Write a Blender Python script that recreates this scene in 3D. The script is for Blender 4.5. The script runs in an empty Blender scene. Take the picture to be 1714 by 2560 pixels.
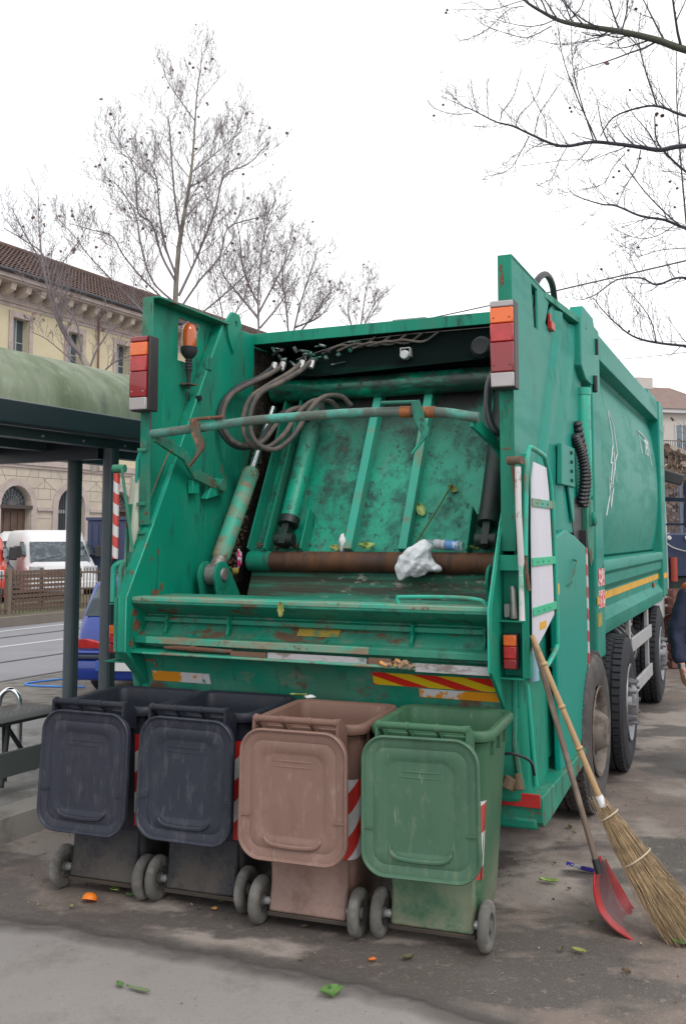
import bpy, bmesh, math, random
from mathutils import Vector, Matrix, Euler
from mathutils.geometry import tessellate_polygon
R = math.radians
PI = math.pi
scn = bpy.context.scene
COL = scn.collection

# ------------------------------------------------------------------ camera
cam_d = bpy.data.cameras.new("camera")
cam = bpy.data.objects.new("camera", cam_d)
COL.objects.link(cam)
cam_d.sensor_fit = 'VERTICAL'
cam_d.sensor_height = 36.0
cam_d.lens = 36.0 * 2420 / 2560
cam_d.shift_y = -149 / 2560
cam_d.clip_end = 1500
cam.location = (0, 0, 1.88)
cam.rotation_euler = (R(90) + math.atan(209 / 2420), 0, 0)
scn.camera = cam

# ------------------------------------------------------------------ world (overcast, thin bright cloud over a clear-sky model)
SUN_EL, SUN_AZ = R(48), R(150)
w = bpy.data.worlds.new("World")
scn.world = w
w.use_nodes = True
nt = w.node_tree
for n in list(nt.nodes):
    nt.nodes.remove(n)
out = nt.nodes.new('ShaderNodeOutputWorld')
bg = nt.nodes.new('ShaderNodeBackground')
sky = nt.nodes.new('ShaderNodeTexSky')
sky.sky_type = 'NISHITA'
sky.sun_disc = False
sky.sun_elevation = SUN_EL
sky.sun_rotation = SUN_AZ
tc = nt.nodes.new('ShaderNodeTexCoord')
mp = nt.nodes.new('ShaderNodeMapping')
mp.inputs['Scale'].default_value = (1, 1, 2.5)
nz = nt.nodes.new('ShaderNodeTexNoise')
nz.inputs['Scale'].default_value = 2.2
nz.inputs['Detail'].default_value = 6
mr = nt.nodes.new('ShaderNodeMapRange')
mr.inputs['From Min'].default_value = 0.30
mr.inputs['From Max'].default_value = 0.52
mr.inputs['To Min'].default_value = 0.78
mr.inputs['To Max'].default_value = 1.0
mx = nt.nodes.new('ShaderNodeMix')
mx.data_type = 'RGBA'
mx.inputs[7].default_value = (12.8, 12.9, 13.0, 1)
nt.links.new(tc.outputs['Generated'], mp.inputs['Vector'])
nt.links.new(mp.outputs['Vector'], nz.inputs['Vector'])
nt.links.new(nz.outputs['Fac'], mr.inputs['Value'])
nt.links.new(mr.outputs['Result'], mx.inputs[0])
nt.links.new(sky.outputs['Color'], mx.inputs[6])
nt.links.new(mx.outputs[2], bg.inputs['Color'])
bg.inputs['Strength'].default_value = 0.10
nt.links.new(bg.outputs['Background'], out.inputs['Surface'])

sun_d = bpy.data.lights.new("sun", 'SUN')
sun_d.energy = 1.0
sun_d.angle = R(18)
sun_d.color = (1.0, 0.965, 0.91)
sun = bpy.data.objects.new("sun", sun_d)
COL.objects.link(sun)
sd = Vector((math.sin(SUN_AZ) * math.cos(SUN_EL), math.cos(SUN_AZ) * math.cos(SUN_EL), math.sin(SUN_EL)))
sun.rotation_euler = sd.to_track_quat('Z', 'Y').to_euler()

scn.view_settings.view_transform = 'Standard'
scn.view_settings.look = 'None'
scn.view_settings.exposure = 0.12
scn.view_settings.gamma = 1.0
scn.cycles.max_bounces = 6

# ------------------------------------------------------------------ materials
def mat(name, col, rough=0.6, metal=0.0, layers=(), bump=0.0, bscale=60, alpha=1.0, trans=0.0, emit=None, spec=0.5, coat=0.0, ring=None, var=0.0, bstretch=(1, 1, 1)):
    """Principled material; layers are noise-driven patches of other colours (rust, grime, wear)."""
    m = bpy.data.materials.new(name)
    m.use_nodes = True
    t = m.node_tree
    b = t.nodes['Principled BSDF']
    L = t.links.new
    b.inputs['Roughness'].default_value = rough
    b.inputs['Metallic'].default_value = metal
    b.inputs['Specular IOR Level'].default_value = spec
    b.inputs['Coat Weight'].default_value = coat
    b.inputs['Transmission Weight'].default_value = trans
    if alpha < 1:
        b.inputs['Alpha'].default_value = alpha
    if emit:
        b.inputs['Emission Color'].default_value = (*emit[0], 1)
        b.inputs['Emission Strength'].default_value = emit[1]
    c4 = lambda c: (c[0], c[1], c[2], 1)
    b.inputs['Base Color'].default_value = c4(col)
    if not layers and not bump and not var:
        return m
    tcn = t.nodes.new('ShaderNodeTexCoord')
    oi = t.nodes.new('ShaderNodeObjectInfo')
    add = t.nodes.new('ShaderNodeVectorMath')
    add.operation = 'MULTIPLY_ADD'
    comb = t.nodes.new('ShaderNodeCombineXYZ')
    for k in range(3):
        L(oi.outputs['Random'], comb.inputs[k])
    L(comb.outputs[0], add.inputs[0])
    add.inputs[1].default_value = (13.7, 7.3, 5.1)
    L(tcn.outputs['Object'], add.inputs[2])
    P = add.outputs[0]
    cur = None
    curR = None
    def noise(scale, stretch=(1, 1, 1), seed=0, detail=6, rg=0.62):
        mpn = t.nodes.new('ShaderNodeMapping')
        mpn.inputs['Scale'].default_value = stretch
        mpn.inputs['Location'].default_value = (seed * 3.1, seed * 1.7, seed * 2.3)
        L(P, mpn.inputs['Vector'])
        n = t.nodes.new('ShaderNodeTexNoise')
        n.inputs['Scale'].default_value = scale
        n.inputs['Detail'].default_value = detail
        n.inputs['Roughness'].default_value = rg
        L(mpn.outputs[0], n.inputs['Vector'])
        return n.outputs['Fac']
    if var:
        nn = noise(2.5, seed=9, detail=8)
        mrn = t.nodes.new('ShaderNodeMapRange')
        mrn.inputs['From Min'].default_value = 0.25
        mrn.inputs['From Max'].default_value = 0.75
        mrn.inputs['To Min'].default_value = 1 - var
        mrn.inputs['To Max'].default_value = 1 + var
        L(nn, mrn.inputs['Value'])
        vm = t.nodes.new('ShaderNodeVectorMath')
        vm.operation = 'SCALE'
        vm.inputs[0].default_value = col
        L(mrn.outputs['Result'], vm.inputs['Scale'])
        cur = vm.outputs[0]
    for i, ly in enumerate(layers):
        nn = noise(ly.get('s', 3), ly.get('st', (1, 1, 1)), ly.get('seed', i + 1), ly.get('d', 8), ly.get('rg', 0.65))
        mrn = t.nodes.new('ShaderNodeMapRange')
        mrn.inputs['From Min'].default_value = ly['lo']
        mrn.inputs['From Max'].default_value = ly['hi']
        mrn.inputs['To Max'].default_value = ly.get('a', 1)
        L(nn, mrn.inputs['Value'])
        fac = mrn.outputs['Result']
        if 'grad' in ly:
            ax, g0, g1 = ly['grad']
            sp = t.nodes.new('ShaderNodeSeparateXYZ')
            L(tcn.outputs['Object'], sp.inputs[0])
            gr = t.nodes.new('ShaderNodeMapRange')
            gr.inputs['From Min'].default_value = g0
            gr.inputs['From Max'].default_value = g1
            L(sp.outputs[ax], gr.inputs['Value'])
            mm = t.nodes.new('ShaderNodeMath')
            mm.operation = 'MULTIPLY'
            L(fac, mm.inputs[0])
            L(gr.outputs['Result'], mm.inputs[1])
            fac = mm.outputs[0]
        mxn = t.nodes.new('ShaderNodeMix')
        mxn.data_type = 'RGBA'
        L(fac, mxn.inputs[0])
        if cur is None:
            mxn.inputs[6].default_value = c4(col)
        else:
            L(cur, mxn.inputs[6])
        mxn.inputs[7].default_value = c4(ly['c'])
        cur = mxn.outputs[2]
        mr2 = t.nodes.new('ShaderNodeMix')
        mr2.data_type = 'FLOAT'
        L(fac, mr2.inputs[0])
        if curR is None:
            mr2.inputs[2].default_value = rough
        else:
            L(curR, mr2.inputs[2])
        mr2.inputs[3].default_value = ly.get('r', 0.85)
        curR = mr2.outputs[0]
    if cur is not None:
        L(cur, b.inputs['Base Color'])
    if curR is not None:
        L(curR, b.inputs['Roughness'])
    if bump:
        bn = t.nodes.new('ShaderNodeBump')
        bn.inputs['Strength'].default_value = bump
        bn.inputs['Distance'].default_value = 0.01
        L(noise(bscale, bstretch, seed=20, detail=6), bn.inputs['Height'])
        L(bn.outputs[0], b.inputs['Normal'])
    m['P'] = 1
    return m

RUST = (0.135, 0.058, 0.035)
RUSTL = (0.29, 0.155, 0.10)
GRIME = (0.035, 0.032, 0.03)
DUST = (0.22, 0.19, 0.15)
GRN = (0.002, 0.235, 0.15)
GRN_L = (0.05, 0.46, 0.33)
M = {}
M['paint'] = mat('green_paint', GRN, 0.45, var=0.14, bump=0.22, bscale=3.2, spec=0.28, layers=[
    dict(c=(0.05, 0.30, 0.20), s=26, st=(1, 1, 0.05), lo=0.60, hi=0.66, a=0.5, seed=31),
    dict(c=(0.06, 0.055, 0.04), s=18, st=(1, 1, 0.08), lo=0.64, hi=0.70, a=0.6, seed=32),
    dict(c=(0.10, 0.10, 0.07), s=1.6, st=(1, 1, 0.5), lo=0.58, hi=0.72, a=0.5, seed=33),
    dict(c=(0.035, 0.25, 0.17), s=0.9, lo=0.42, hi=0.75, a=0.6, r=0.6),
    dict(c=(0.03, 0.13, 0.085), s=4, st=(1, 1, 0.22), lo=0.52, hi=0.72, a=0.7, seed=3),
    dict(c=(0.02, 0.05, 0.045), s=14, st=(1, 1, 0.2), lo=0.57, hi=0.66, a=0.65, seed=13),
    dict(c=(0.12, 0.13, 0.08), s=9, st=(1, 1, 0.35), lo=0.63, hi=0.74, a=0.5, seed=4),
    dict(c=RUST, s=9, st=(1, 1, 0.5), lo=0.655, hi=0.70, a=0.85, seed=5)])
M['paint_worn'] = mat('worn_green_paint', (0.006, 0.215, 0.14), 0.5, var=0.15, bump=0.2, bscale=12, spec=0.3, layers=[
    dict(c=(0.13, 0.13, 0.09), s=2.2, st=(0.5, 1, 1), lo=0.48, hi=0.66, a=0.55, seed=41),
    dict(c=(0.035, 0.03, 0.025), s=10, st=(1.2, 1, 0.15), lo=0.56, hi=0.66, a=0.65, seed=42),
    dict(c=(0.10, 0.28, 0.20), s=3, st=(0.5, 1, 1), lo=0.45, hi=0.7, a=0.6),
    dict(c=GRIME, s=7, st=(1, 1, 0.5), lo=0.55, hi=0.72, a=0.7, seed=6),
    dict(c=DUST, s=9, st=(0.6, 1, 1), lo=0.56, hi=0.68, a=0.55, seed=7),
    dict(c=RUST, s=5, st=(0.7, 1, 1), lo=0.57, hi=0.64, a=0.9, seed=8)])
M['paint_dirty'] = mat('grimy_green_paint', (0.003, 0.30, 0.19), 0.42, var=0.25, bump=0.25, bscale=30, layers=[
    dict(c=(0.09, 0.27, 0.20), s=9, st=(1, 1, 0.10), lo=0.55, hi=0.64, a=0.6, seed=51),
    dict(c=(0.02, 0.045, 0.04), s=4, st=(1, 1, 0.8), lo=0.47, hi=0.62, a=0.85, d=12, rg=0.72, seed=2),
    dict(c=(0.03, 0.027, 0.028), s=22, st=(1, 1, 0.6), lo=0.55, hi=0.62, a=0.8, d=12, rg=0.75, seed=5),
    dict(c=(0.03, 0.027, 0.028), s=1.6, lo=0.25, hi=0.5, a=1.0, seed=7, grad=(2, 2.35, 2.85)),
    dict(c=RUST, s=10, lo=0.66, hi=0.7, a=0.8, seed=8)])
M['paint_edge'] = mat('chipped_green_edge', (0.05, 0.36, 0.25), 0.55, var=0.1, bump=0.1, layers=[
    dict(c=(0.28, 0.27, 0.20), s=5, st=(0.6, 1, 1), lo=0.45, hi=0.6, a=0.8),
    dict(c=RUSTL, s=7, st=(0.6, 1, 1), lo=0.50, hi=0.62, a=0.85, seed=3),
    dict(c=RUST, s=14, lo=0.58, hi=0.66, a=0.8, seed=4)])
M['paint_tube'] = mat('worn_bar_paint', (0.06, 0.34, 0.27), 0.5, layers=[
    dict(c=(0.10, 0.095, 0.085), s=5, st=(0.8, 1, 1), lo=0.36, hi=0.50, a=0.88, seed=2),
    dict(c=RUST, s=6, lo=0.58, hi=0.66, a=0.9, seed=5)], bump=0.15, bscale=40)
M['paint_side'] = mat('faded_green_side_paint', (0.001, 0.245, 0.185), 0.42, var=0.07, spec=0.16, bump=0.10, bscale=2.2, layers=[
    dict(c=(0.05, 0.055, 0.045), s=14, st=(1, 1, 0.07), lo=0.62, hi=0.70, a=0.5, seed=34),
    dict(c=(0.10, 0.12, 0.09), s=2.2, st=(1, 1, 0.6), lo=0.60, hi=0.74, a=0.5, seed=35),
    dict(c=(0.06, 0.25, 0.20), s=0.8, lo=0.4, hi=0.7, a=0.7, r=0.5, seed=2),
    dict(c=(0.02, 0.15, 0.115), s=2, st=(1, 0.25, 1.5), lo=0.50, hi=0.75, a=0.5, seed=4),
    dict(c=(0.03, 0.08, 0.065), s=9, st=(1, 1, 0.2), lo=0.60, hi=0.72, a=0.5, seed=14),
    dict(c=RUST, s=20, lo=0.72, hi=0.75, a=0.8, seed=5)])
M['tube_bright'] = mat('bright_teal_tube', (0.02, 0.38, 0.27), 0.35, layers=[dict(c=(0.12, 0.16, 0.11), s=6, lo=0.5, hi=0.62, a=0.6, seed=6), dict(c=RUSTL, s=9, lo=0.6, hi=0.68, a=0.8)])
M['black_green'] = mat('black_green_sheet', (0.004, 0.010, 0.009), 0.75, spec=0.08, layers=[dict(c=(0.004, 0.06, 0.04), s=1.5, st=(0.4, 1, 2), lo=0.55, hi=0.75, a=0.7)])
M['dark_in'] = mat('dark_oily_metal', (0.012, 0.02, 0.018), 0.5, bump=0.2, layers=[dict(c=(0.01, 0.09, 0.06), s=4, lo=0.5, hi=0.65, a=0.7)])
M['paint_rib'] = mat('light_green_rib', (0.03, 0.36, 0.26), 0.5, var=0.12, bump=0.1, layers=[
    dict(c=(0.16, 0.20, 0.14), s=5, st=(1, 1, 0.5), lo=0.50, hi=0.66, a=0.6),
    dict(c=RUSTL, s=9, st=(1, 1, 0.4), lo=0.60, hi=0.68, a=0.7, seed=3)])
M['black'] = mat('black_rubber', (0.022, 0.022, 0.025), 0.75, var=0.3, bump=0.2)
M['crud'] = mat('compacted_dirt', (0.03, 0.025, 0.02), 0.95, bump=1.0, bscale=50, layers=[dict(c=(0.12, 0.09, 0.06), s=40, lo=0.5, hi=0.6, a=0.8)])
M['rustpipe'] = mat('rusty_pipe', (0.07, 0.032, 0.02), 0.55, bump=0.2, layers=[
    dict(c=(0.16, 0.065, 0.025), s=3, st=(2, 1, 0.5), lo=0.45, hi=0.62, a=0.9),
    dict(c=(0.025, 0.02, 0.02), s=5, st=(2, 1, 0.5), lo=0.52, hi=0.65, a=0.8, seed=4)])
M['rust'] = mat('rusty_metal', RUST, 0.8, bump=0.2, layers=[dict(c=(0.08, 0.11, 0.08), s=10, lo=0.5, hi=0.6, a=0.7), dict(c=RUSTL, s=16, lo=0.55, hi=0.65, a=0.8, seed=4)])
M['steel'] = mat('bare_steel', (0.32, 0.31, 0.30), 0.5, metal=0.6, layers=[dict(c=RUST, s=12, lo=0.5, hi=0.65, a=0.6)])
M['chrome'] = mat('chrome_rod', (0.75, 0.77, 0.8), 0.12, metal=1.0)
M['galv'] = mat('galvanised_steel', (0.48, 0.48, 0.49), 0.45, metal=0.5, var=0.1, layers=[dict(c=(0.3, 0.28, 0.26), s=4, lo=0.5, hi=0.7, a=0.6)])
M['alu'] = mat('aluminium_rail', (0.42, 0.42, 0.43), 0.5, metal=0.35, var=0.12)
M['hose'] = mat('grey_hose', (0.07, 0.06, 0.055), 0.6, var=0.2, layers=[dict(c=(0.16, 0.13, 0.11), s=8, lo=0.45, hi=0.6, a=0.8)])
M['hoseb'] = mat('black_hose', (0.02, 0.02, 0.025), 0.45)
M['red_lens'] = mat('red_lens', (0.40, 0.012, 0.014), 0.12, var=0.2, coat=0.6, layers=[dict(c=(0.7, 0.02, 0.02), s=9, lo=0.5, hi=0.75, a=0.8, r=0.1)])
M['red_lens2'] = mat('dark_red_lens', (0.26, 0.008, 0.014), 0.15, var=0.2, coat=0.6)
M['amber_lens'] = mat('amber_lens', (0.75, 0.13, 0.012), 0.12, var=0.2, coat=0.6)
M['clear_lens'] = mat('clear_lens', (0.40, 0.37, 0.37), 0.15, var=0.1, coat=0.6)
M['lamp_case'] = mat('lamp_case', (0.03, 0.025, 0.027), 0.5)
M['old_white'] = mat('weathered_white_tape', (0.40, 0.39, 0.41), 0.6, layers=[dict(c=(0.16, 0.12, 0.09), s=9, st=(1, 1, 3), lo=0.48, hi=0.60, a=0.8), dict(c=(0.05, 0.16, 0.11), s=5, lo=0.56, hi=0.62, a=0.7, seed=4)])
M['white_panel'] = mat('white_plastic_panel', (0.62, 0.61, 0.68), 0.45, layers=[dict(c=(0.48, 0.47, 0.52), s=3, st=(1, 1, 0.15), lo=0.45, hi=0.7, a=0.6), dict(c=(0.1, 0.4, 0.25), s=5, lo=0.66, hi=0.7, a=0.7, seed=4)])
M['white_pole'] = mat('chipped_white_pole', (0.58, 0.56, 0.56), 0.5, layers=[dict(c=(0.25, 0.2, 0.16), s=9, lo=0.56, hi=0.62, a=0.9), dict(c=(0.2, 0.5, 0.38), s=7, lo=0.58, hi=0.62, a=0.9, seed=5)])
M['yellow'] = mat('yellow_reflective', (0.72, 0.38, 0.02), 0.5, var=0.12, layers=[dict(c=(0.4, 0.22, 0.03), s=6, lo=0.5, hi=0.7, a=0.5)])
M['yellow_old'] = mat('worn_yellow_label', (0.40, 0.28, 0.04), 0.6, layers=[dict(c=(0.08, 0.22, 0.12), s=14, lo=0.48, hi=0.6, a=0.8)])
M['orange_plate'] = mat('orange_reflective', (0.70, 0.27, 0.01), 0.5, layers=[dict(c=(0.62, 0.60, 0.62), s=5, lo=0.50, hi=0.53, a=1.0), dict(c=(0.02, 0.22, 0.15), s=7, lo=0.62, hi=0.64, a=1.0, seed=6)])
M['red_plate'] = mat('red_reflector', (0.55, 0.03, 0.03), 0.4, var=0.15)
M['red'] = mat('red_paint', (0.52, 0.015, 0.012), 0.45, var=0.1)
M['white'] = mat('white_paint', (0.72, 0.72, 0.74), 0.4, var=0.04)
M['grey_white'] = mat('grey_white_tape', (0.52, 0.52, 0.53), 0.5, var=0.1)
M['tyre'] = mat('tyre_rubber', (0.05, 0.047, 0.046), 0.85, var=0.25, bump=0.15, layers=[dict(c=(0.15, 0.13, 0.12), s=5, lo=0.42, hi=0.7, a=0.65)])
M['tyre_dark'] = mat('tyre_tread', (0.024, 0.026, 0.032), 0.8, var=0.25, bump=0.1)
M['rim_dirty'] = mat('dirty_wheel_rim', (0.17, 0.145, 0.125), 0.8, bump=0.2, layers=[dict(c=(0.07, 0.045, 0.035), s=9, lo=0.48, hi=0.6, a=0.8)])
M['rim'] = mat('silver_wheel_rim', (0.27, 0.27, 0.29), 0.4, metal=0.6, var=0.1)
M['rubber_bin'] = mat('dusty_wheel_rubber', (0.12, 0.115, 0.105), 0.9, var=0.2, layers=[dict(c=(0.26, 0.25, 0.23), s=10, lo=0.45, hi=0.65, a=0.8)])

def bin_mat(name, c, dust, r=0.5, lid=False):
    L_ = [
        dict(c=dust, s=11, st=(1, 1, 0.45), lo=0.52, hi=0.70, a=0.20, seed=2, d=14, rg=0.8),
        (dict(c=dust, s=3, st=(1, 1, 1), lo=0.40, hi=0.56, a=0.75, seed=5, d=14, rg=0.8, grad=(2, 0.42, 0.12)) if not lid else dict(c=dust, s=30, st=(1, 1, 0.3), lo=0.56, hi=0.70, a=0.35, seed=5, d=10)),
        dict(c=tuple(min(1, x * 2.2 + 0.1) for x in dust), s=26, st=(1, 1, 0.18), lo=0.66, hi=0.73, a=0.28, seed=7),
        dict(c=tuple(x * 0.45 for x in c), s=7, st=(1, 1, 0.25), lo=0.58, hi=0.74, a=0.35, seed=9, d=12)]
    return mat(name, c, r, var=0.08, bump=0.08, bscale=40, spec=0.3, layers=L_)

def stripes(name, c1, c2, ang, freq, duty=0.5, axes=(0, 2), off=0.0, rough=0.45, wear=None):
    m = mat(name, c1, rough, var=0.0, bump=0.01)
    t = m.node_tree
    L = t.links.new
    b = t.nodes['Principled BSDF']
    tcn = t.nodes.new('ShaderNodeTexCoord')
    sp = t.nodes.new('ShaderNodeSeparateXYZ')
    L(tcn.outputs['Object'], sp.inputs[0])
    def mth(op, a, bb):
        n = t.nodes.new('ShaderNodeMath')
        n.operation = op
        for k, v in ((0, a), (1, bb)):
            if isinstance(v, (int, float)):
                n.inputs[k].default_value = v
            else:
                L(v, n.inputs[k])
        return n.outputs[0]
    a0 = mth('ADD', sp.outputs[0], sp.outputs[1]) if axes[0] == 's' else sp.outputs[axes[0]]
    s = mth('ADD', mth('MULTIPLY', a0, math.cos(ang) * freq), mth('MULTIPLY', sp.outputs[axes[1]], math.sin(ang) * freq))
    s = mth('ADD', s, off)
    fr = mth('FRACT', s, 0)
    st = mth('GREATER_THAN', fr, duty)
    mxn = t.nodes.new('ShaderNodeMix')
    mxn.data_type = 'RGBA'
    L(st, mxn.inputs[0])
    mxn.inputs[6].default_value = (*c1, 1)
    mxn.inputs[7].default_value = (*c2, 1)
    cur = mxn.outputs[2]
    if wear:
        nn = t.nodes.new('ShaderNodeTexNoise')
        nn.inputs['Scale'].default_value = wear[1]
        nn.inputs['Detail'].default_value = 6
        L(tcn.outputs['Object'], nn.inputs['Vector'])
        g = mth('GREATER_THAN', nn.outputs['Fac'], wear[2])
        m2 = t.nodes.new('ShaderNodeMix')
        m2.data_type = 'RGBA'
        L(g, m2.inputs[0])
        L(cur, m2.inputs[6])
        m2.inputs[7].default_value = (*wear[0], 1)
        cur = m2.outputs[2]
    L(cur, b.inputs['Base Color'])
    return m

# ------------------------------------------------------------------ mesh builder
class MB:
    def __init__(s):
        s.v = []
        s.f = []
        s.mi = []
        s.cur = 0
    def face(s, idx):
        s.f.append(idx)
        s.mi.append(s.cur)
    def add(s, verts, faces):
        o = len(s.v)
        s.v += [tuple(v) for v in verts]
        for f in faces:
            s.face([i + o for i in f])
        return s
    def box(s, x0, x1, y0, y1, z0, z1):
        v = [(x0, y0, z0), (x1, y0, z0), (x1, y1, z0), (x0, y1, z0), (x0, y0, z1), (x1, y0, z1), (x1, y1, z1), (x0, y1, z1)]
        return s.add(v, [(0, 3, 2, 1), (4, 5, 6, 7), (0, 1, 5, 4), (1, 2, 6, 5), (2, 3, 7, 6), (3, 0, 4, 7)])
    def cbox(s, c, sz, rot=None):
        hx, hy, hz = sz[0] / 2, sz[1] / 2, sz[2] / 2
        v = [Vector((a * hx, b * hy, c2 * hz)) for c2 in (-1, 1) for a, b in ((-1, -1), (1, -1), (1, 1), (-1, 1))]
        if rot is not None:
            v = [rot @ p for p in v]
        c = Vector(c)
        return s.add([p + c for p in v], [(0, 3, 2, 1), (4, 5, 6, 7), (0, 1, 5, 4), (1, 2, 6, 5), (2, 3, 7, 6), (3, 0, 4, 7)])
    def beam(s, p, q, w, h, up=(0, 0, 1)):
        p, q = Vector(p), Vector(q)
        d = (q - p).normalized()
        u = Vector(up)
        x = d.cross(u)
        if x.length < 1e-4:
            x = d.cross(Vector((1, 0, 0)))
        x.normalize()
        y = x.cross(d).normalized()
        vs = []
        for c in (p, q):
            for a, b in ((-1, -1), (1, -1), (1, 1), (-1, 1)):
                vs.append(c + x * a * w / 2 + y * b * h / 2)
        return s.add(vs, [(0, 1, 2, 3), (7, 6, 5, 4), (0, 4, 5, 1), (1, 5, 6, 2), (2, 6, 7, 3), (3, 7, 4, 0)])
    def tube(s, pts, r, n=10, caps=True):
        pts = [Vector(p) for p in pts]
        k = len(pts)
        rs = r if isinstance(r, (list, tuple)) else [r] * k
        o = len(s.v)
        prev = None
        for i, p in enumerate(pts):
            d = (pts[min(i + 1, k - 1)] - pts[max(i - 1, 0)])
            if d.length < 1e-9:
                d = Vector((0, 0, 1))
            d.normalize()
            if prev is None:
                a = d.cross(Vector((0.13, 0.31, 0.94)))
                if a.length < 1e-3:
                    a = d.cross(Vector((1, 0, 0)))
                a.normalize()
            else:
                a = prev - d * prev.dot(d)
                if a.length < 1e-6:
                    a = d.orthogonal()
                a.normalize()
            prev = a
            b = d.cross(a)
            for j in range(n):
                t = 2 * PI * j / n
                s.v.append(tuple(p + (a * math.cos(t) + b * math.sin(t)) * rs[i]))
        for i in range(k - 1):
            for j in range(n):
                j2 = (j + 1) % n
                s.face([o + i * n + j, o + i * n + j2, o + (i + 1) * n + j2, o + (i + 1) * n + j])
        if caps:
            s.face([o + j for j in reversed(range(n))])
            s.face([o + (k - 1) * n + j for j in range(n)])
        return s
    def lathe(s, prof, c, axis='x', n=32, closed=False, c0=True):
        """prof: list of (offset along the axis, radius)."""
        o = len(s.v)
        for a, r in prof:
            for j in range(n):
                t = 2 * PI * j / n
                p = {'x': (a, r * math.cos(t), r * math.sin(t)), 'y': (r * math.cos(t), a, r * math.sin(t)), 'z': (r * math.cos(t), r * math.sin(t), a)}[axis]
                s.v.append((p[0] + c[0], p[1] + c[1], p[2] + c[2]))
        k = len(prof)
        for i in range(k if closed else k - 1):
            i2 = (i + 1) % k
            for j in range(n):
                j2 = (j + 1) % n
                s.face([o + i * n + j, o + i * n + j2, o + i2 * n + j2, o + i2 * n + j])
        if not closed:
            if prof[0][1] > 1e-4 and c0:
                s.face([o + j for j in reversed(range(n))])
            if prof[-1][1] > 1e-4:
                s.face([o + (k - 1) * n + j for j in range(n)])
        return s
    def prism(s, poly, a, b, axis='x', holes=()):
        """poly in the plane across the axis: x -> (y,z), y -> (x,z), z -> (x,y)."""
        def P(q, t):
            return {'x': (t, q[0], q[1]), 'y': (q[0], t, q[1]), 'z': (q[0], q[1], t)}[axis]
        loops = [list(poly)] + [list(h) for h in holes]
        flat = [q for lp in loops for q in lp]
        tris = tessellate_polygon([[Vector((q[0], q[1], 0)) for q in lp] for lp in loops])
        o = len(s.v)
        n = len(flat)
        s.v += [P(q, a) for q in flat] + [P(q, b) for q in flat]
        for t in tris:
            s.face([o + t[0], o + t[1], o + t[2]])
            s.face([o + n + t[2], o + n + t[1], o + n + t[0]])
        k = 0
        for lp in loops:
            m = len(lp)
            for i in range(m):
                j = (i + 1) % m
                s.face([o + k + i, o + k + j, o + n + k + j, o + n + k + i])
            k += m
        return s
    def loft(s, rings, cap0=True, cap1=True, closed=True):
        o = len(s.v)
        n = len(rings[0])
        for rg in rings:
            s.v += [tuple(p) for p in rg]
        for i in range(len(rings) - 1):
            for j in range(n if closed else n - 1):
                j2 = (j + 1) % n
                s.face([o + i * n + j, o + i * n + j2, o + (i + 1) * n + j2, o + (i + 1) * n + j])
        if cap0:
            s.face([o + j for j in reversed(range(n))])
        if cap1:
            s.face([o + (len(rings) - 1) * n + j for j in range(n)])
        return s
    def xf(s, mtx, start=0):
        for i in range(start, len(s.v)):
            s.v[i] = tuple(mtx @ Vector(s.v[i]))
        return s
    def build(s, name, m, parent=None, smooth=35, bevel=0.0, seg=2, loc=None):
        me = bpy.data.meshes.new(name)
        me.from_pydata(s.v, [], s.f)
        mats = m if isinstance(m, (list, tuple)) else [m]
        for x in mats:
            me.materials.append(x)
        if len(mats) > 1:
            me.polygons.foreach_set('material_index', s.mi)
        bm = bmesh.new()
        bm.from_mesh(me)
        if len(s.v) < 60000:
            bmesh.ops.recalc_face_normals(bm, faces=bm.faces)
        if smooth:
            for f in bm.faces:
                f.smooth = True
            a = R(smooth)
            for e in bm.edges:
                if len(e.link_faces) == 2 and e.calc_face_angle(0) > a:
                    e.smooth = False
        bm.to_mesh(me)
        bm.free()
        ob = bpy.data.objects.new(name, me)
        COL.objects.link(ob)
        if parent:
            ob.parent = parent
        if loc:
            ob.location = loc
        if bevel:
            md = ob.modifiers.new('bevel', 'BEVEL')
            md.width = bevel
            md.segments = seg
            md.limit_method = 'ANGLE'
            md.angle_limit = R(40)
            md.harden_normals = False
        return ob

def tag(o, label=None, cat=None, group=None, kind=None):
    if label: o['label'] = label
    if cat: o['category'] = cat
    if group: o['group'] = group
    if kind: o['kind'] = kind
    return o
def empty(name, loc=(0, 0, 0), rz=0.0, **k):
    o = bpy.data.objects.new(name, None)
    COL.objects.link(o)
    o.location = loc
    o.rotation_euler = (0, 0, rz)
    o.empty_display_size = 0.2
    return tag(o, **k)
def copy_tree(o, parent=None):
    c = o.copy()
    COL.objects.link(c)
    c.parent = parent
    for ch in list(o.children):
        copy_tree(ch, c)
    return c
def text(name, body, size, m, parent, loc, rot, depth=0.002):
    cu = bpy.data.curves.new(name, 'FONT')
    cu.body = body
    cu.size = size
    cu.extrude = depth
    cu.align_x = 'CENTER'
    cu.align_y = 'CENTER'
    cu.materials.append(m)
    tmp = bpy.data.objects.new('tmp_text', cu)
    me = bpy.data.meshes.new_from_object(tmp)
    bpy.data.objects.remove(tmp)
    o = bpy.data.objects.new(name, me)
    COL.objects.link(o)
    o.parent = parent
    o.location = loc
    o.rotation_euler = rot
    return o
def catmull(pts, k=6):
    pts = [Vector(p) for p in pts]
    if len(pts) < 3:
        return pts
    P = [pts[0] * 2 - pts[1]] + pts + [pts[-1] * 2 - pts[-2]]
    o = []
    for i in range(1, len(P) - 2):
        for j in range(k):
            t = j / k
            a, b, c, d = P[i - 1], P[i], P[i + 1], P[i + 2]
            o.append(0.5 * ((2 * b) + (c - a) * t + (2 * a - 5 * b + 4 * c - d) * t * t + (3 * b - a - 3 * c + d) * t ** 3))
    o.append(pts[-1])
    return o
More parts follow.
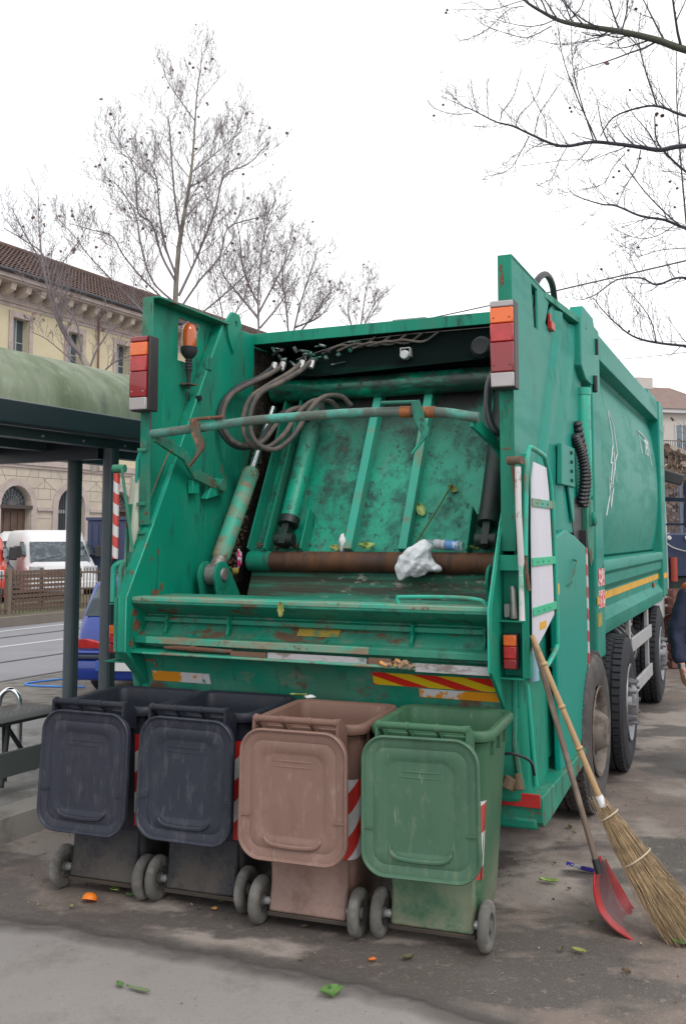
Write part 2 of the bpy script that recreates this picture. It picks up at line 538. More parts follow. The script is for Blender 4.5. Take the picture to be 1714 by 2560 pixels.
def rr(w, h, r, n=5, cx=0, cy=0):
    """rounded rectangle outline as 2-D points."""
    o = []
    for sx, sy, a0 in ((1, 1, 0), (-1, 1, 90), (-1, -1, 180), (1, -1, 270)):
        for k in range(n + 1):
            a = R(a0 + 90 * k / n)
            o.append((cx + sx * (w / 2 - r) + r * math.cos(a), cy + sy * (h / 2 - r) + r * math.sin(a)))
    return o
# ================================================================== GARBAGE TRUCK (local: x right, y forward, z up)
truck = empty("garbage_truck", (-0.1987, 5.578, 0), -R(23.7), label="large green refuse lorry with open rusty rear loading hopper, parked behind four wheelie bins", cat="garbage truck")
T_M = Matrix.Translation((-0.1987, 5.578, 0)) @ Matrix.Rotation(-R(23.7), 4, 'Z')
def tp(name, mb, m, bevel=0.0, smooth=35, parent=None, **k):
    return tag(mb.build(name, m, parent or truck, smooth=smooth, bevel=bevel), **k)

HW = [(0.87, 3.40), (0.07, 1.97), (-0.20, 1.51), (-0.20, 1.19), (0.06, 0.97), (0.10, 0.60), (1.33, 0.60), (1.33, 3.40)]
HWL = [(0.87, 3.40), (0.07, 1.97), (-0.20, 1.51), (-0.20, 1.19), (0.06, 0.97), (0.10, 0.60), (0.60, 0.60), (0.72, 1.25), (0.80, 1.45), (1.08, 2.03), (1.34, 2.62), (1.34, 3.40)]
for s in (-1, 1):
    # inner hopper wall
    mb = MB().prism(HWL, s * 1.105, s * (1.178 if s < 0 else 1.122))
    hw = tp('hopper_wall', mb, M['paint'], 0.004)
    # thin rear wing sheet with its cut-outs
    wing = [(0.045, 3.395), (1.95, 3.395), (1.95, 0.62), (0.10, 0.62), (0.062, 1.0), (-0.19, 1.20), (-0.19, 1.50), (0.045, 1.93)] if s < 0 else [(0.046, 3.395), (1.95, 3.395), (1.95, 0.62), (0.30, 0.62), (0.075, 1.0)]
    holes = [[(0.42, 3.35), (0.42, 3.06), (0.60, 3.06), (0.70, 3.36)], [(1.00, 3.36), (0.90, 3.19), (1.02, 3.17), (1.20, 3.30), (1.72, 3.34), (1.72, 3.36)]] if s < 0 else \
            [[(0.52, 3.36), (0.58, 3.11), (0.69, 3.11), (0.68, 3.36)], [(1.02, 3.36), (0.90, 3.20), (1.01, 3.17), (1.03, 3.30), (1.12, 3.36)]]
    mb = MB().prism(wing, s * 1.180, s * 1.192, holes=holes)
    pn = tp('side_panel', mb, M['paint'] if s < 0 else M['paint_side'])
    # rear flange strip and top flange
    mb = MB().box(min(s * 1.118, s * 1.196), max(s * 1.118, s * 1.196), 0.034, 0.046, 1.95 if s < 0 else 1.80, 3.402)
    mb.box(min(s * (1.075 if s < 0 else 1.118), s * 1.196), max(s * (1.075 if s < 0 else 1.118), s * 1.196), 0.046, 0.92, 3.392, 3.404)
    mb.box(min(s * 1.118, s * 1.196), max(s * 1.118, s * 1.196), 0.92, 1.95, 3.394, 3.404)
    mb.prism([(s * 1.19, 0.85), (s * 1.275, 1.95), (s * 1.19, 1.95)], 3.36, 3.403, axis='z')
    if s < 0:
        mb.box(-1.196, -1.165, -0.2, -0.19, 1.19, 1.51)
    tp('panel_flange', mb, M['paint_worn'] if s < 0 else M['paint'], 0.002)
    # diagonal bright fold at the hopper wall's edge
    mb = MB().beam((s * 1.118, 0.875, 3.38), (s * 1.118, 0.065, 1.955), 0.03, 0.012)
    mb.tube([(s * 1.106, 0.065, 1.96), (s * 1.106, -0.203, 1.51), (s * 1.106, -0.203, 1.19)], 0.006, 6)
    tp('wall_fold', mb, M['tube_bright'], 0.002)
    if s < 0:
        tp('brown_edge_line', MB().tube([(s * 1.176, 0.72, 3.02), (s * 1.176, 0.05, 2.02)], 0.006, 6), mat('brown_edge', (0.16, 0.15, 0.10), 0.7, var=0.2))  # thin brown line along the recessed edge
    # lifting lug
    mb = MB().prism([(0.93, 3.30), (0.90, 3.42), (0.98, 3.50), (1.08, 3.50), (1.12, 3.42), (1.05, 3.32), (1.0, 3.2)], s * 1.085, s * 1.11, holes=[[(1.02, 3.44), (1.05, 3.44), (1.05, 3.40), (1.02, 3.40)]])
    tp('lifting_lug', mb, M['paint'], 0.003)

# rust patches of irregular outline on the flange strips and lower wall
rgr = random.Random(31)
m_rp = mat('flaking_rust', (0.17, 0.085, 0.045), 0.85, bump=0.3, layers=[dict(c=(0.09, 0.05, 0.035), s=30, lo=0.45, hi=0.6, a=0.8)])
def rust_patch(u, z, w, h, v=0.0325):
    n_ = 14
    pts = []
    for k in range(n_):
        a = 2 * PI * k / n_
        r_ = rgr.uniform(0.55, 1.1)
        pts.append((u + w / 2 * r_ * math.cos(a), z + h / 2 * r_ * math.sin(a)))
    tp('rust_patch', MB().prism(pts, v, v + 0.001, axis='y'), m_rp)
for a_ in ((1.142, 3.27, 0.030, 0.10), (1.136, 3.33, 0.022, 0.05), (1.165, 2.60, 0.010, 0.022), (1.168, 2.55, 0.008, 0.02), (1.152, 2.66, 0.014, 0.03), (1.150, 2.345, 0.060, 0.012), (1.178, 1.98, 0.012, 0.02),
           (-1.182, 3.20, 0.008, 0.16), (-1.128, 3.33, 0.010, 0.08), (-1.14, 2.02, 0.035, 0.030), (-1.165, 1.97, 0.028, 0.014), (-1.155, 2.62, 0.012, 0.03), (-1.175, 2.45, 0.008, 0.05)):
    rust_patch(*a_)
def wall_patch(y, z, w, h):
    n_ = 12
    pts = [(y + w / 2 * rgr.uniform(0.5, 1.1) * math.cos(2 * PI * k / n_), z + h / 2 * rgr.uniform(0.5, 1.1) * math.sin(2 * PI * k / n_)) for k in range(n_)]
    tp('rust_patch', MB().prism(pts, -1.1045, -1.1035), m_rp)
for a_ in ((0.10, 1.53, 0.10, 0.05), (0.16, 1.56, 0.05, 0.06), (-0.12, 1.42, 0.07, 0.06), (-0.10, 1.34, 0.10, 0.10), (-0.05, 1.28, 0.06, 0.07), (0.72, 2.26, 0.05, 0.10), (0.88, 2.35, 0.025, 0.09), (0.93, 2.30, 0.02, 0.06), (0.05, 1.74, 0.02, 0.05), (0.12, 1.78, 0.03, 0.04), (-0.15, 1.24, 0.05, 0.06)):
    wall_patch(*a_)
# small yellow scratch mark and black slot behind wall
mb = MB().box(-1.104, -1.1035, 1.12, 1.15, 1.98, 2.20)
tp('paint_mark', mb, M['yellow_old'])
for s in (-1, 1):
    tp('hopper_lining', MB().prism([(0.65, 0.9), (0.80, 1.5), (1.30, 2.62), (1.36, 3.3), (2.38, 3.3), (2.38, 0.9)], s * 1.14, s * 1.17), M['crud'])
mb = MB().box(-1.14, 1.14, 2.30, 2.36, 0.9, 3.38)
mb.box(-1.17, 1.17, 1.345, 2.36, 3.34, 3.39)
mb.box(-1.1, 1.1, 0.9, 2.3, 0.95, 0.99)
tp('hopper_back_plate', mb, M['dark_in'])
# crumbs of waste caked along the slot
rng = random.Random(4)
mb = MB()
for i in range(240):
    t = rng.random()
    v = 0.84 + 0.60 * t + rng.uniform(0, 0.10)
    z = 1.36 + 1.27 * t + rng.uniform(-0.02, 0.02)
    u = -1.10 + rng.uniform(-0.035, 0.01)
    a = rng.uniform(0.006, 0.02)
    mb.cbox((u, v, z), (a, a * 1.3, a), Euler((rng.random() * 3, rng.random() * 3, rng.random() * 3)).to_matrix())
for i in range(130):
    t = rng.random()
    mb.cbox((rng.uniform(-0.93, -0.5), 1.06 + rng.uniform(0, .06), 1.80 + rng.uniform(0, 0.03)), (rng.uniform(.01, .03), .015, .012), Euler((rng.random() * 3, rng.random() * 3, rng.random() * 3)).to_matrix())
tp('caked_waste', mb, mat('waste_crumbs', (0.10, 0.07, 0.045), 0.9, layers=[dict(c=(0.35, 0.3, 0.2), s=18, lo=0.5, hi=0.6, a=0.8)]))['kind'] = 'stuff'

# top cross bar
mb = MB().box(-1.178, 1.178, 1.335, 1.345, 3.325, 3.408)
mb.box(-1.178, 1.178, 1.345, 2.1, 3.398, 3.408)
tp('top_crossbar', mb, M['paint'], 0.003)
# hanging cover sheet (cut away on the left) under the bar
mb = MB().prism([(-0.78, 3.20), (-0.35, 3.305), (0.1, 3.318), (1.10, 3.318), (1.10, 3.115), (0.2, 3.085), (-0.6, 3.06), (-0.82, 3.08)], 1.41, 1.418, axis='y')
cov = tp('cover_sheet', mb, M['black_green'])
tp('cover_edge', MB().tube([(-0.78, 1.405, 3.20), (-0.35, 1.405, 3.305), (0.1, 1.405, 3.318), (1.1, 1.405, 3.318)], 0.004, 5), M['steel'])
# work lamp and round horn on the cover
mb = MB().lathe([(-0.035, 0.028), (-0.03, 0.033), (0, 0.036), (0.03, 0.03)], (0.10, 1.37, 3.16), 'y', 18)
mb.box(0.062, 0.068, 1.36, 1.41, 3.15, 3.21)
mb.box(0.132, 0.138, 1.36, 1.41, 3.15, 3.21)
mb.box(0.062, 0.138, 1.36, 1.41, 3.208, 3.214)
tp('work_lamp', mb, M['galv'], 0.001)
mb = MB().lathe([(-0.03, 0.03), (-0.035, 0.055), (0.0, 0.075), (0.03, 0.075), (0.05, 0.05)], (0.66, 1.34, 3.17), 'y', 24)
tp('reversing_horn', mb, M['black'], 0.001)
# green upper torque tube
mb = MB().tube([(-1.05, 1.56, 2.985), (1.1, 1.56, 2.985)], 0.085, 32)
mb.box(-1.1, 1.1, 1.63, 1.8, 2.97, 3.1)
tp('torque_tube', mb, mat('oily_green_tube', (0.003, 0.30, 0.18), 0.22, layers=[dict(c=(0.008, 0.02, 0.017), s=2.2, st=(0.5, 1, 1.6), lo=0.42, hi=0.56, a=0.93, r=0.3), dict(c=GRIME, s=14, lo=0.52, hi=0.6, a=0.7, seed=3)]))
mb = MB().box(-1.05, 1.1, 1.60, 1.62, 3.08, 3.22)
tp('upper_beam', mb, M['black_green'], 0.004)

# packer: plate, ribs, pipe
pk0, pk1 = (1.06, 1.76), (1.665, 2.93)
mb = MB().prism([pk0, pk1, (1.72, 2.93), (1.12, 1.76)], -0.945, 1.0)
pack = tp('packer_plate', mb, M['paint_dirty'], 0.003)
d = Vector((0, pk1[0] - pk0[0], pk1[1] - pk0[1])).normalized()
nrm = Vector((0, -d.z, d.y))
for u in (-0.19, 0.205):
    a = Vector((u, pk0[0], pk0[1])) + nrm * 0.035
    b = Vector((u, pk1[0], pk1[1])) + nrm * 0.035
    mb = MB().beam(a, b - d * 0.02, 0.062, 0.09, up=nrm)
    tag(tp('rib', mb, M['paint_rib'], 0.004, parent=pack))
mb = MB()
for u in (-0.93, -0.80, -0.52, 0.655, 0.94):
    zt = 2.93 if u not in (-0.52, 0.655) else 2.02
    a = Vector((u, pk0[0], pk0[1])) - d * 0.02 + nrm * 0.05
    b = Vector((u, pk0[0], pk0[1])) + d * ((zt - 1.76) / d.z) + nrm * 0.05
    tp('cylinder_guide', MB().beam(a, b, 0.014, 0.14, up=nrm), M['paint'], 0.002)
# rust-brown bottom pipe with green painted ends
tp('pipe_end', MB().tube([(-0.935, 1.0, 1.705), (-0.76, 1.0, 1.705)], 0.0705, 32), M['paint_worn'])
tp('pipe_end', MB().tube([(0.83, 1.0, 1.705), (1.08, 1.0, 1.705)], 0.0705, 32), M['paint_worn'])
mb = MB().tube([(-0.78, 1.0, 1.705), (0.85, 1.0, 1.705)], 0.0695, 32)
tp('packer_pipe', mb, M['rustpipe'])
# worn face under the pipe
mb = MB().prism([(1.02, 1.64), (0.96, 1.50), (0.88, 1.30), (0.86, 1.0), (1.0, 1.0), (1.04, 1.30), (1.10, 1.64)], -0.93, 1.1)
tp('lower_blade', mb, mat('worn_lower_blade', (0.008, 0.22, 0.14), 0.5, bump=0.3, bscale=30, layers=[
    dict(c=(0.05, 0.03, 0.02), s=1.8, st=(0.15, 1, 5), lo=0.44, hi=0.56, a=0.85, d=10),
    dict(c=(0.45, 0.42, 0.36), s=15, st=(0.7, 1, 1.2), lo=0.55, hi=0.62, a=0.85, d=12, rg=0.7, seed=4, grad=(0, -0.45, -0.2)),
    dict(c=(0.06, 0.04, 0.03), s=3, st=(0.3, 1, 2.5), lo=0.46, hi=0.56, a=0.8, seed=9)]), 0.003)
# hydraulic rams
for s in (-1, 1):
    x = s * 0.975
    base = Vector((x, 0.60, 1.64))
    dd = Vector((0, 0.56, 0.83)).normalized()
    mb = MB().tube([base + dd * 0.10, base + dd * 0.12, base + dd * 0.84, base + dd * 0.86], [0.05, 0.062, 0.062, 0.052], 24)
    mb.tube([base + dd * 0.62, base + dd * 0.64], 0.0635, 24)
    ram = tp('ram_barrel', mb, M['paint_edge'] if s < 0 else M['paint_dirty'])
    mb = MB().tube([base + dd * 0.86, base + dd * 1.45], 0.028, 20)
    tp('ram_rod', mb, M['chrome'], parent=ram)
    # clevis at the foot
    for k in (-1, 1):
        mb = MB().lathe([(-0.010, 0.092), (-0.008, 0.098), (0.008, 0.098), (0.010, 0.092)], (x + k * 0.062, 0.575, 1.615), 'x', 28)
        mb.prism([(0.48, 1.60), (0.665, 1.66), (0.86, 1.42), (0.86, 1.20), (0.60, 1.22)], x + k * 0.062 - 0.008, x + k * 0.062 + 0.008)
        tp('clevis_plate', mb, M['paint'], 0.002)
    mb = MB().lathe([(-0.08, 0.02), (-0.085, 0.04), (-0.072, 0.045), (0.072, 0.045), (0.085, 0.04), (0.09, 0.02)], (x, 0.585, 1.625), 'x', 20)
    mb.lathe([(-0.04, 0.05), (-0.04, 0.07), (0.04, 0.07), (0.04, 0.05)], (x, 0.585, 1.625), 'x', 24)
    mb.tube([Vector((x, 0.585, 1.625)), base + dd * 0.12], [0.055, 0.05], 18)
    tp('pivot_pin', mb, M['steel'], 0.001)
    # inner ram lying on the packer plate
    x2 = s * 0.66 if s < 0 else 0.775
    b2 = Vector((x2, 1.13, 1.93)) + nrm * 0.09
    d2 = d
    mb = MB().tube([b2, b2 + d2 * 0.01, b2 + d2 * 1.0, b2 + d2 * 1.02], [0.058, 0.068, 0.068, 0.058], 24)
    r2 = tp('inner_ram', mb, M['paint_dirty'] if s < 0 else M['dark_in'])
    mb = MB().tube([b2 - d2 * 0.02, b2 + d2 * 0.04], 0.075, 24)
    mb.cbox(b2 - d2 * 0.1, (0.05, 0.09, 0.16), Matrix.Rotation(R(-27), 3, 'X'))
    mb.lathe([(-0.07, 0.045), (0.07, 0.045)], tuple(b2 - d2 * 0.13), 'x', 20)
    tp('ram_collar', mb, M['dark_in'], 0.003, parent=r2)

# loading ledge: an extruded profile across the rear
prof = [(-0.150, 1.512), (-0.150, 1.478), (-0.142, 1.472), (0.010, 1.405), (0.012, 1.395), (-0.020, 1.388), (-0.022, 1.362), (0.015, 1.352), (-0.045, 1.286), (-0.118, 1.276),
        (-0.118, 1.240), (-0.05, 1.236), (-0.05, 1.215), (-0.150, 1.196), (-0.155, 1.182), (-0.03, 1.170), (-0.02, 1.150), (0.045, 0.968), (0.045, 0.93), (0.16, 0.93), (0.16, 1.45), (0.30, 1.512)]
mb = MB().prism(prof, -1.104, 1.104)
ledge = tp('loading_ledge', mb, M['paint_worn'], 0.003)
mb = MB().box(-1.104, 1.104, -0.153, -0.02, 1.490, 1.516)
tp('ledge_lip', mb, M['paint_edge'], 0.005)
mb = MB().box(-1.02, 0.42, -0.124, -0.10, 1.240, 1.280)
mb.box(-1.02, 1.10, -0.158, -0.12, 1.180, 1.1935)
tp('rubbing_strip', mb, M['paint_edge'], 0.004)
mb = MB().tube([(-0.88, -0.128, 1.222), (-0.78, -0.13, 1.224), (-0.62, -0.132, 1.222), (-0.42, -0.13, 1.218)], [0.008, 0.014, 0.013, 0.012], 10)
mb.tube([(-0.70, -0.13, 1.2235), (-0.66, -0.13, 1.223)], 0.018, 10)
mb.tube([(-0.42, -0.13, 1.218), (0.1, -0.135, 1.212), (0.55, -0.13, 1.208), (0.66, -0.13, 1.205)], [0.006, 0.006, 0.009, 0.016], 8)
tp('bent_rod', mb, M['rust'])
mb = MB()
rng = random.Random(9)
for i in range(14):
    mb.cbox((rng.uniform(0.50, 0.70), -0.155, 1.205 + rng.uniform(-.012, .012)), (rng.uniform(.02, .06), .02, .016), Euler((rng.random(), rng.random(), rng.random() * 3)).to_matrix())
tp('torn_rag', mb, mat('torn_rag', (0.30, 0.22, 0.15), 0.9, layers=[dict(c=(0.7, 0.3, 0.08), s=9, lo=0.5, hi=0.55, a=0.9)]))
# pale cardboard-grey strips wedged between the flaps
mb = MB().box(-0.18, 0.42, -0.148, -0.145, 1.196, 1.228)
tp('wedged_strip', mb, M['old_white'])
mb = MB().box(0.43, 0.56, -0.148, -0.145, 1.196, 1.230)
mb.box(-0.42, -0.19, -0.148, -0.145, 1.198, 1.226)
tp('wedged_strip', mb, mat('brown_tape', (0.16, 0.09, 0.06), 0.8, var=0.2))
mb = MB().box(0.70, 1.10, -0.160, -0.157, 1.172, 1.216)
tp('white_tape', mb, M['old_white'])
for u in (-0.93, -0.50, 0.64, 1.04):
    mb = MB().prism([(0.0, 1.408), (-0.035, 1.40), (-0.055, 1.375), (-0.04, 1.345), (-0.058, 1.31), (-0.05, 1.284), (0.02, 1.284), (0.02, 1.408)], u - 0.008, u + 0.008)
    tp('gusset', mb, M['paint'], 0.002)
tp('old_label', MB().prism([(-0.06, 1.0), (0.20, 1.0), (0.20, 1.07), (-0.06, 1.07)], 0, 0.001, axis='y').xf(Matrix.Translation((0, -0.002, 1.34)) @ Matrix.Rotation(R(-42.5), 4, 'X') @ Matrix.Translation((0, 0, -1.035))), M['yellow_old'])
# grab rail on the lip
mb = MB().tube(catmull([(0.60, -0.10, 1.50), (0.58, -0.10, 1.545), (0.62, -0.10, 1.555), (0.9, -0.10, 1.56), (1.03, -0.10, 1.55), (1.06, -0.10, 1.535), (1.075, -0.10, 1.50)]), 0.010, 8)
tp('grab_rail', mb, M['tube_bright'])
# hanging leaf drawn later; lower tail wall and plates
mb = MB().box(-1.15, 1.15, 0.075, 0.30, 0.56, 0.93)
mb.prism([(-0.97, 0.925), (-0.9, 0.99), (0.9, 0.99), (0.97, 0.925)], 0.062, 0.075, axis='y')
tp('tail_skirt', mb, M['paint_worn'], 0.004)
def tail_pt(z):  # y of the sloped tail wall at height z
    return -0.02 + (1.15 - z) * (0.065 / 0.182)
def tail_plate(u0, u1, z0, z1, off=0.004):
    a, b = tail_pt(z0) - off, tail_pt(z1) - off
    v = [(u0, a, z0), (u1, a, z0), (u1, b, z1), (u0, b, z1)]
    v += [(x, y + 0.003, z) for x, y, z in v]
    return MB().add(v, [(0, 1, 2, 3), (7, 6, 5, 4), (0, 4, 5, 1), (1, 5, 6, 2), (2, 6, 7, 3), (3, 7, 4, 0)])
chev = stripes('red_yellow_chevrons', (0.62, 0.02, 0.012), (0.68, 0.46, 0.01), R(74), 12.5, 0.5, off=0.2, wear=((0.05, 0.25, 0.16), 16, 0.74))
tp('chevron_plate', tail_plate(0.40, 1.10, 1.066, 1.136), chev)
tp('reflector_plate', tail_plate(0.66, 1.10, 1.012, 1.060), M['orange_plate'])
tp('reflector_plate', tail_plate(-1.06, -0.655, 1.000, 1.062), M['orange_plate'])
tp('red_remnant', tail_plate(-1.10, -1.02, 1.085, 1.13), mat('red_sticker_rest', (0.5, 0.015, 0.01), 0.5, layers=[dict(c=GRN, s=14, lo=0.5, hi=0.52, a=1)]))

# lift bar with arms and hooks
bar_pts = [(-1.02, -0.09, 2.503), (-0.7, -0.09, 2.525), (-0.3, -0.09, 2.553), (0.1, -0.09, 2.562), (0.45, -0.09, 2.562), (0.8, -0.09, 2.545), (1.04, -0.09, 2.503)]
mb = MB().tube(catmull(bar_pts), 0.0275, 20)
bar = tp('lift_bar', mb, M['paint_tube'])
mb = MB().tube([(0.60, -0.09, 2.556), (0.665, -0.09, 2.553)], 0.032, 20)
mb.tube([(0.735, -0.09, 2.548), (0.80, -0.09, 2.545)], 0.032, 20)
tp('bar_sleeve', mb, mat('orange_rust', (0.30, 0.10, 0.03), 0.7, layers=[dict(c=RUST, s=9, lo=0.5, hi=0.6, a=0.8)]), parent=bar)
for s in (-1, 1):
    P = [(s * 1.0, -0.09, 2.49), (s * 1.03, 0.28, 2.40), (s * 1.05, 0.44, 2.29), (s * 1.06, 0.76, 2.225)]
    mb = MB()
    for a, b in zip(P[:-1], P[1:]):
        mb.beam(a, b, 0.022, 0.07)
    mb.lathe([(-0.04, 0.03), (-0.03, 0.045), (0.045, 0.045)], (s * 1.06, 0.76, 2.23), 'x', 18)
    tp('lift_arm', mb, M['paint_worn'] if s < 0 else M['paint'], 0.004)
    mb = MB().prism([(0.60, 2.13), (0.86, 2.18), (0.84, 2.26), (0.74, 2.28), (0.66, 2.22)], s * 1.05, s * 1.10)
    mb.box(min(s * 1.06, s * 1.1), max(s * 1.06, s * 1.1), 0.44, 0.52, 2.16, 2.25)
    tp('arm_bracket', mb, M['paint_dirty'], 0.004)
for u, m_ in ((-0.70, M['rust']), (0.70, M['paint_dirty'])):
    zt = 2.525 if u < 0 else 2.552
    k = 1 if u < 0 else -1
    hook = [(0, 0.055), (0.02, 0.06), (0.045, -0.01), (0.05, -0.05), (0.075, -0.10), (0.07, -0.135), (0.03, -0.18), (-0.02, -0.235), (-0.028, -0.228), (0.02, -0.165), (0.03, -0.13), (0.015, -0.09), (-0.01, -0.04), (-0.02, 0.03), (-0.03, 0.055)]
    sx = 1 if u < 0 else 1
    mb = MB().prism([(u + (a * 1.0) * sx, zt + b) for a, b in hook], -0.135, -0.118, axis='y')
    mb.tube([(u, -0.12, zt + 0.05), (u + k * 0.20, -0.12, zt + 0.055)], 0.011, 8)
    mb.tube([(u - 0.018, -0.09, zt), (u + 0.018, -0.09, zt)], 0.033, 14)
    tp('hook', mb, m_, 0.002, parent=bar)

# hoses from the manifold behind the bar
def hose(pts, m_, r=0.016):
    tp('hose', MB().tube(catmull(pts, 8), r, 10), m_)
HR = 0.0185
hose([(-0.93, 1.30, 3.13), (-0.98, 1.18, 3.04), (-1.05, 1.0, 2.95), (-1.075, 0.84, 2.82), (-1.07, 0.78, 2.67), (-1.03, 0.80, 2.56), (-0.97, 0.88, 2.50), (-0.90, 0.98, 2.52), (-0.86, 1.06, 2.61), (-0.82, 1.12, 2.71), (-0.77, 1.2, 2.78), (-0.70, 1.30, 2.78), (-0.66, 1.38, 2.72)], M['hoseb'], HR)
hose([(-0.86, 1.30, 3.13), (-0.89, 1.18, 3.06), (-0.96, 1.04, 2.98), (-1.03, 0.88, 2.88), (-1.05, 0.80, 2.75), (-1.03, 0.78, 2.63), (-0.98, 0.82, 2.54), (-0.91, 0.90, 2.51), (-0.84, 1.0, 2.55), (-0.79, 1.08, 2.66), (-0.73, 1.16, 2.77), (-0.66, 1.26, 2.81), (-0.60, 1.36, 2.76)], M['hose'], HR)
hose([(-0.70, 1.32, 3.15), (-0.74, 1.20, 3.06), (-0.82, 1.05, 2.96), (-0.90, 0.92, 2.85), (-0.92, 0.86, 2.71), (-0.90, 0.84, 2.59), (-0.85, 0.86, 2.51), (-0.77, 0.94, 2.50), (-0.69, 1.04, 2.60), (-0.64, 1.14, 2.75), (-0.57, 1.24, 2.85), (-0.48, 1.34, 2.86), (-0.43, 1.42, 2.80)], M['hose'], HR)
hose([(-0.62, 1.32, 3.16), (-0.65, 1.20, 3.07), (-0.73, 1.05, 2.97), (-0.82, 0.92, 2.88), (-0.855, 0.85, 2.75), (-0.84, 0.82, 2.61), (-0.79, 0.84, 2.51), (-0.70, 0.92, 2.48), (-0.61, 1.02, 2.58), (-0.55, 1.12, 2.75), (-0.48, 1.22, 2.87), (-0.39, 1.34, 2.89), (-0.34, 1.42, 2.83)], M['hose'], HR)
hose([(1.04, 1.1, 3.10), (0.98, 0.85, 3.0), (0.92, 0.68, 2.85), (0.90, 0.6, 2.68), (0.93, 0.55, 2.55), (1.0, 0.55, 2.47), (1.06, 0.65, 2.5)], M['hose'], 0.024)
hose([(1.07, 0.9, 3.0), (1.0, 0.6, 2.92), (0.97, 0.4, 2.78), (0.98, 0.3, 2.62), (1.02, 0.25, 2.49), (1.06, 0.28, 2.46), (1.08, 0.4, 2.56)], M['hoseb'], 0.020)
hose([(1.08, 0.8, 2.98), (1.05, 0.6, 2.85), (1.03, 0.5, 2.7), (1.04, 0.45, 2.55), (1.08, 0.45, 2.5)], M['hose'], 0.018)
rng = random.Random(12)
m_fit = mat('fittings', (0.25, 0.25, 0.25), 0.45, metal=0.4, layers=[dict(c=(0.02, 0.14, 0.1), s=7, lo=0.48, hi=0.52, a=1), dict(c=(0.04, 0.04, 0.05), s=9, lo=0.5, hi=0.52, a=1, seed=5)])
for i in range(26):   # fittings and short pipes of the valve block
    p = Vector((rng.uniform(-0.98, -0.25), rng.uniform(1.30, 1.40), rng.uniform(3.12, 3.29)))
    q = p + Vector((rng.uniform(-.09, .12), rng.uniform(-.03, .03), rng.uniform(-.05, .05)))
    tp('hydraulic_fitting', MB().tube([p, q], rng.choice((0.006, 0.01, 0.014)), 7), m_fit)
for x in (-0.93, -0.86, -0.70, -0.62):
    tp('hydraulic_fitting', MB().tube([(x, 1.31, 3.11), (x + 0.01, 1.33, 3.17)], 0.024, 6), M['galv'])
for k in range(5):
    x0 = -0.55 + k * 0.12
    mb = MB().tube(catmull([(x0, 1.37, 3.22 + 0.01 * k), (x0 + 0.15, 1.36, 3.27), (x0 + 0.3, 1.38, 3.25), (x0 + 0.42, 1.37, 3.31)]), 0.009, 7)
    tp('valve_hose', mb, M['hose'])

# tall tail lamps on both rear edges
def big_lamp(cx, side):
    x0, x1 = cx - 0.062, cx + 0.062
    mb = MB().box(x0 - 0.003, x1 + 0.012 * (side < 0) + 0.003, -0.065, 0.03, 2.655, 3.128)
    case = tp('tail_lamp', mb, M['lamp_case'], 0.006)
    segs = [(2.662, 2.738, 'clear_lens'), (2.741, 2.90, 'red_lens2'), (2.903, 3.00, 'red_lens'), (3.003, 3.086, 'amber_lens'), (3.089, 3.122, 'red_lens2' if side < 0 else 'clear_lens')]
    for z0, z1, mm in segs:
        m2 = MB().box(x0, x1, -0.085, -0.062, z0, z1)
        tp('lens', m2, M[mm], 0.006, parent=case)
    m2 = MB()
    for x in (x0 + 0.02, x1 - 0.02):
        for z in (2.775, 3.03):
            m2.lathe([(-0.088, 0.003), (-0.084, 0.005)], (x, 0, z), 'y', 8)
    tp('lamp_screws', m2, M['lamp_case'] if side > 0 else M['galv'], parent=case)
    return case
big_lamp(-1.14, -1)
big_lamp(1.165, 1)
tp('lamp_cable', MB().tube(catmull([(-1.075, -0.03, 2.67), (-1.07, -0.04, 2.60), (-1.05, -0.06, 2.53), (-1.03, -0.09, 2.50)]), 0.007, 8), M['hoseb'])

# amber beacon inside the left wing
bx, by = -1.125, 0.47
mb = MB().lathe([(3.155, 0.048), (3.20, 0.051), (3.26, 0.050), (3.295, 0.041), (3.312, 0.022), (3.316, 0.0)], (bx, by, 0), 'z', 24)
bcn = tp('beacon', mb, mat('beacon_amber', (0.52, 0.10, 0.012), 0.12, coat=0.7, layers=[dict(c=(0.45, 0.06, 0.01), s=6, st=(1, 1, 0.2), lo=0.45, hi=0.65, a=0.8, r=0.12)]), 0)
mb = MB().lathe([(3.155, 0.05), (3.152, 0.057), (3.12, 0.057), (3.10, 0.048), (3.075, 0.028)] + [(3.07 - 0.01 * i, 0.026 if i % 2 else 0.021) for i in range(9)] + [(2.97, 0.017), (2.93, 0.012), (2.87, 0.012)], (bx, by, 0), 'z', 20)
tp('beacon_base', mb, M['black'], parent=bcn)
mb = MB().box(bx - 0.05, bx + 0.03, by - 0.03, by + 0.06, 2.895, 2.905)
tp('beacon_bracket', mb, M['rust'], parent=bcn)
tp('beacon_wire', MB().tube(catmull([(bx, by, 2.88), (bx + 0.02, by - 0.03, 2.84), (bx + 0.01, by + 0.0, 2.80), (bx - 0.03, by + 0.05, 2.80), (bx - 0.05, by + 0.05, 2.85)]), 0.004, 6), M['hoseb'], parent=bcn)
tp('beacon_socket', MB().lathe([(0, 0.018), (0.03, 0.02)], (-1.115, 0.56, 2.815), 'x', 12), M['hoseb'], parent=bcn)
tp('wall_bracket', MB().box(-1.118, -1.095, 0.66, 0.72, 3.03, 3.12), M['paint'], 0.003)
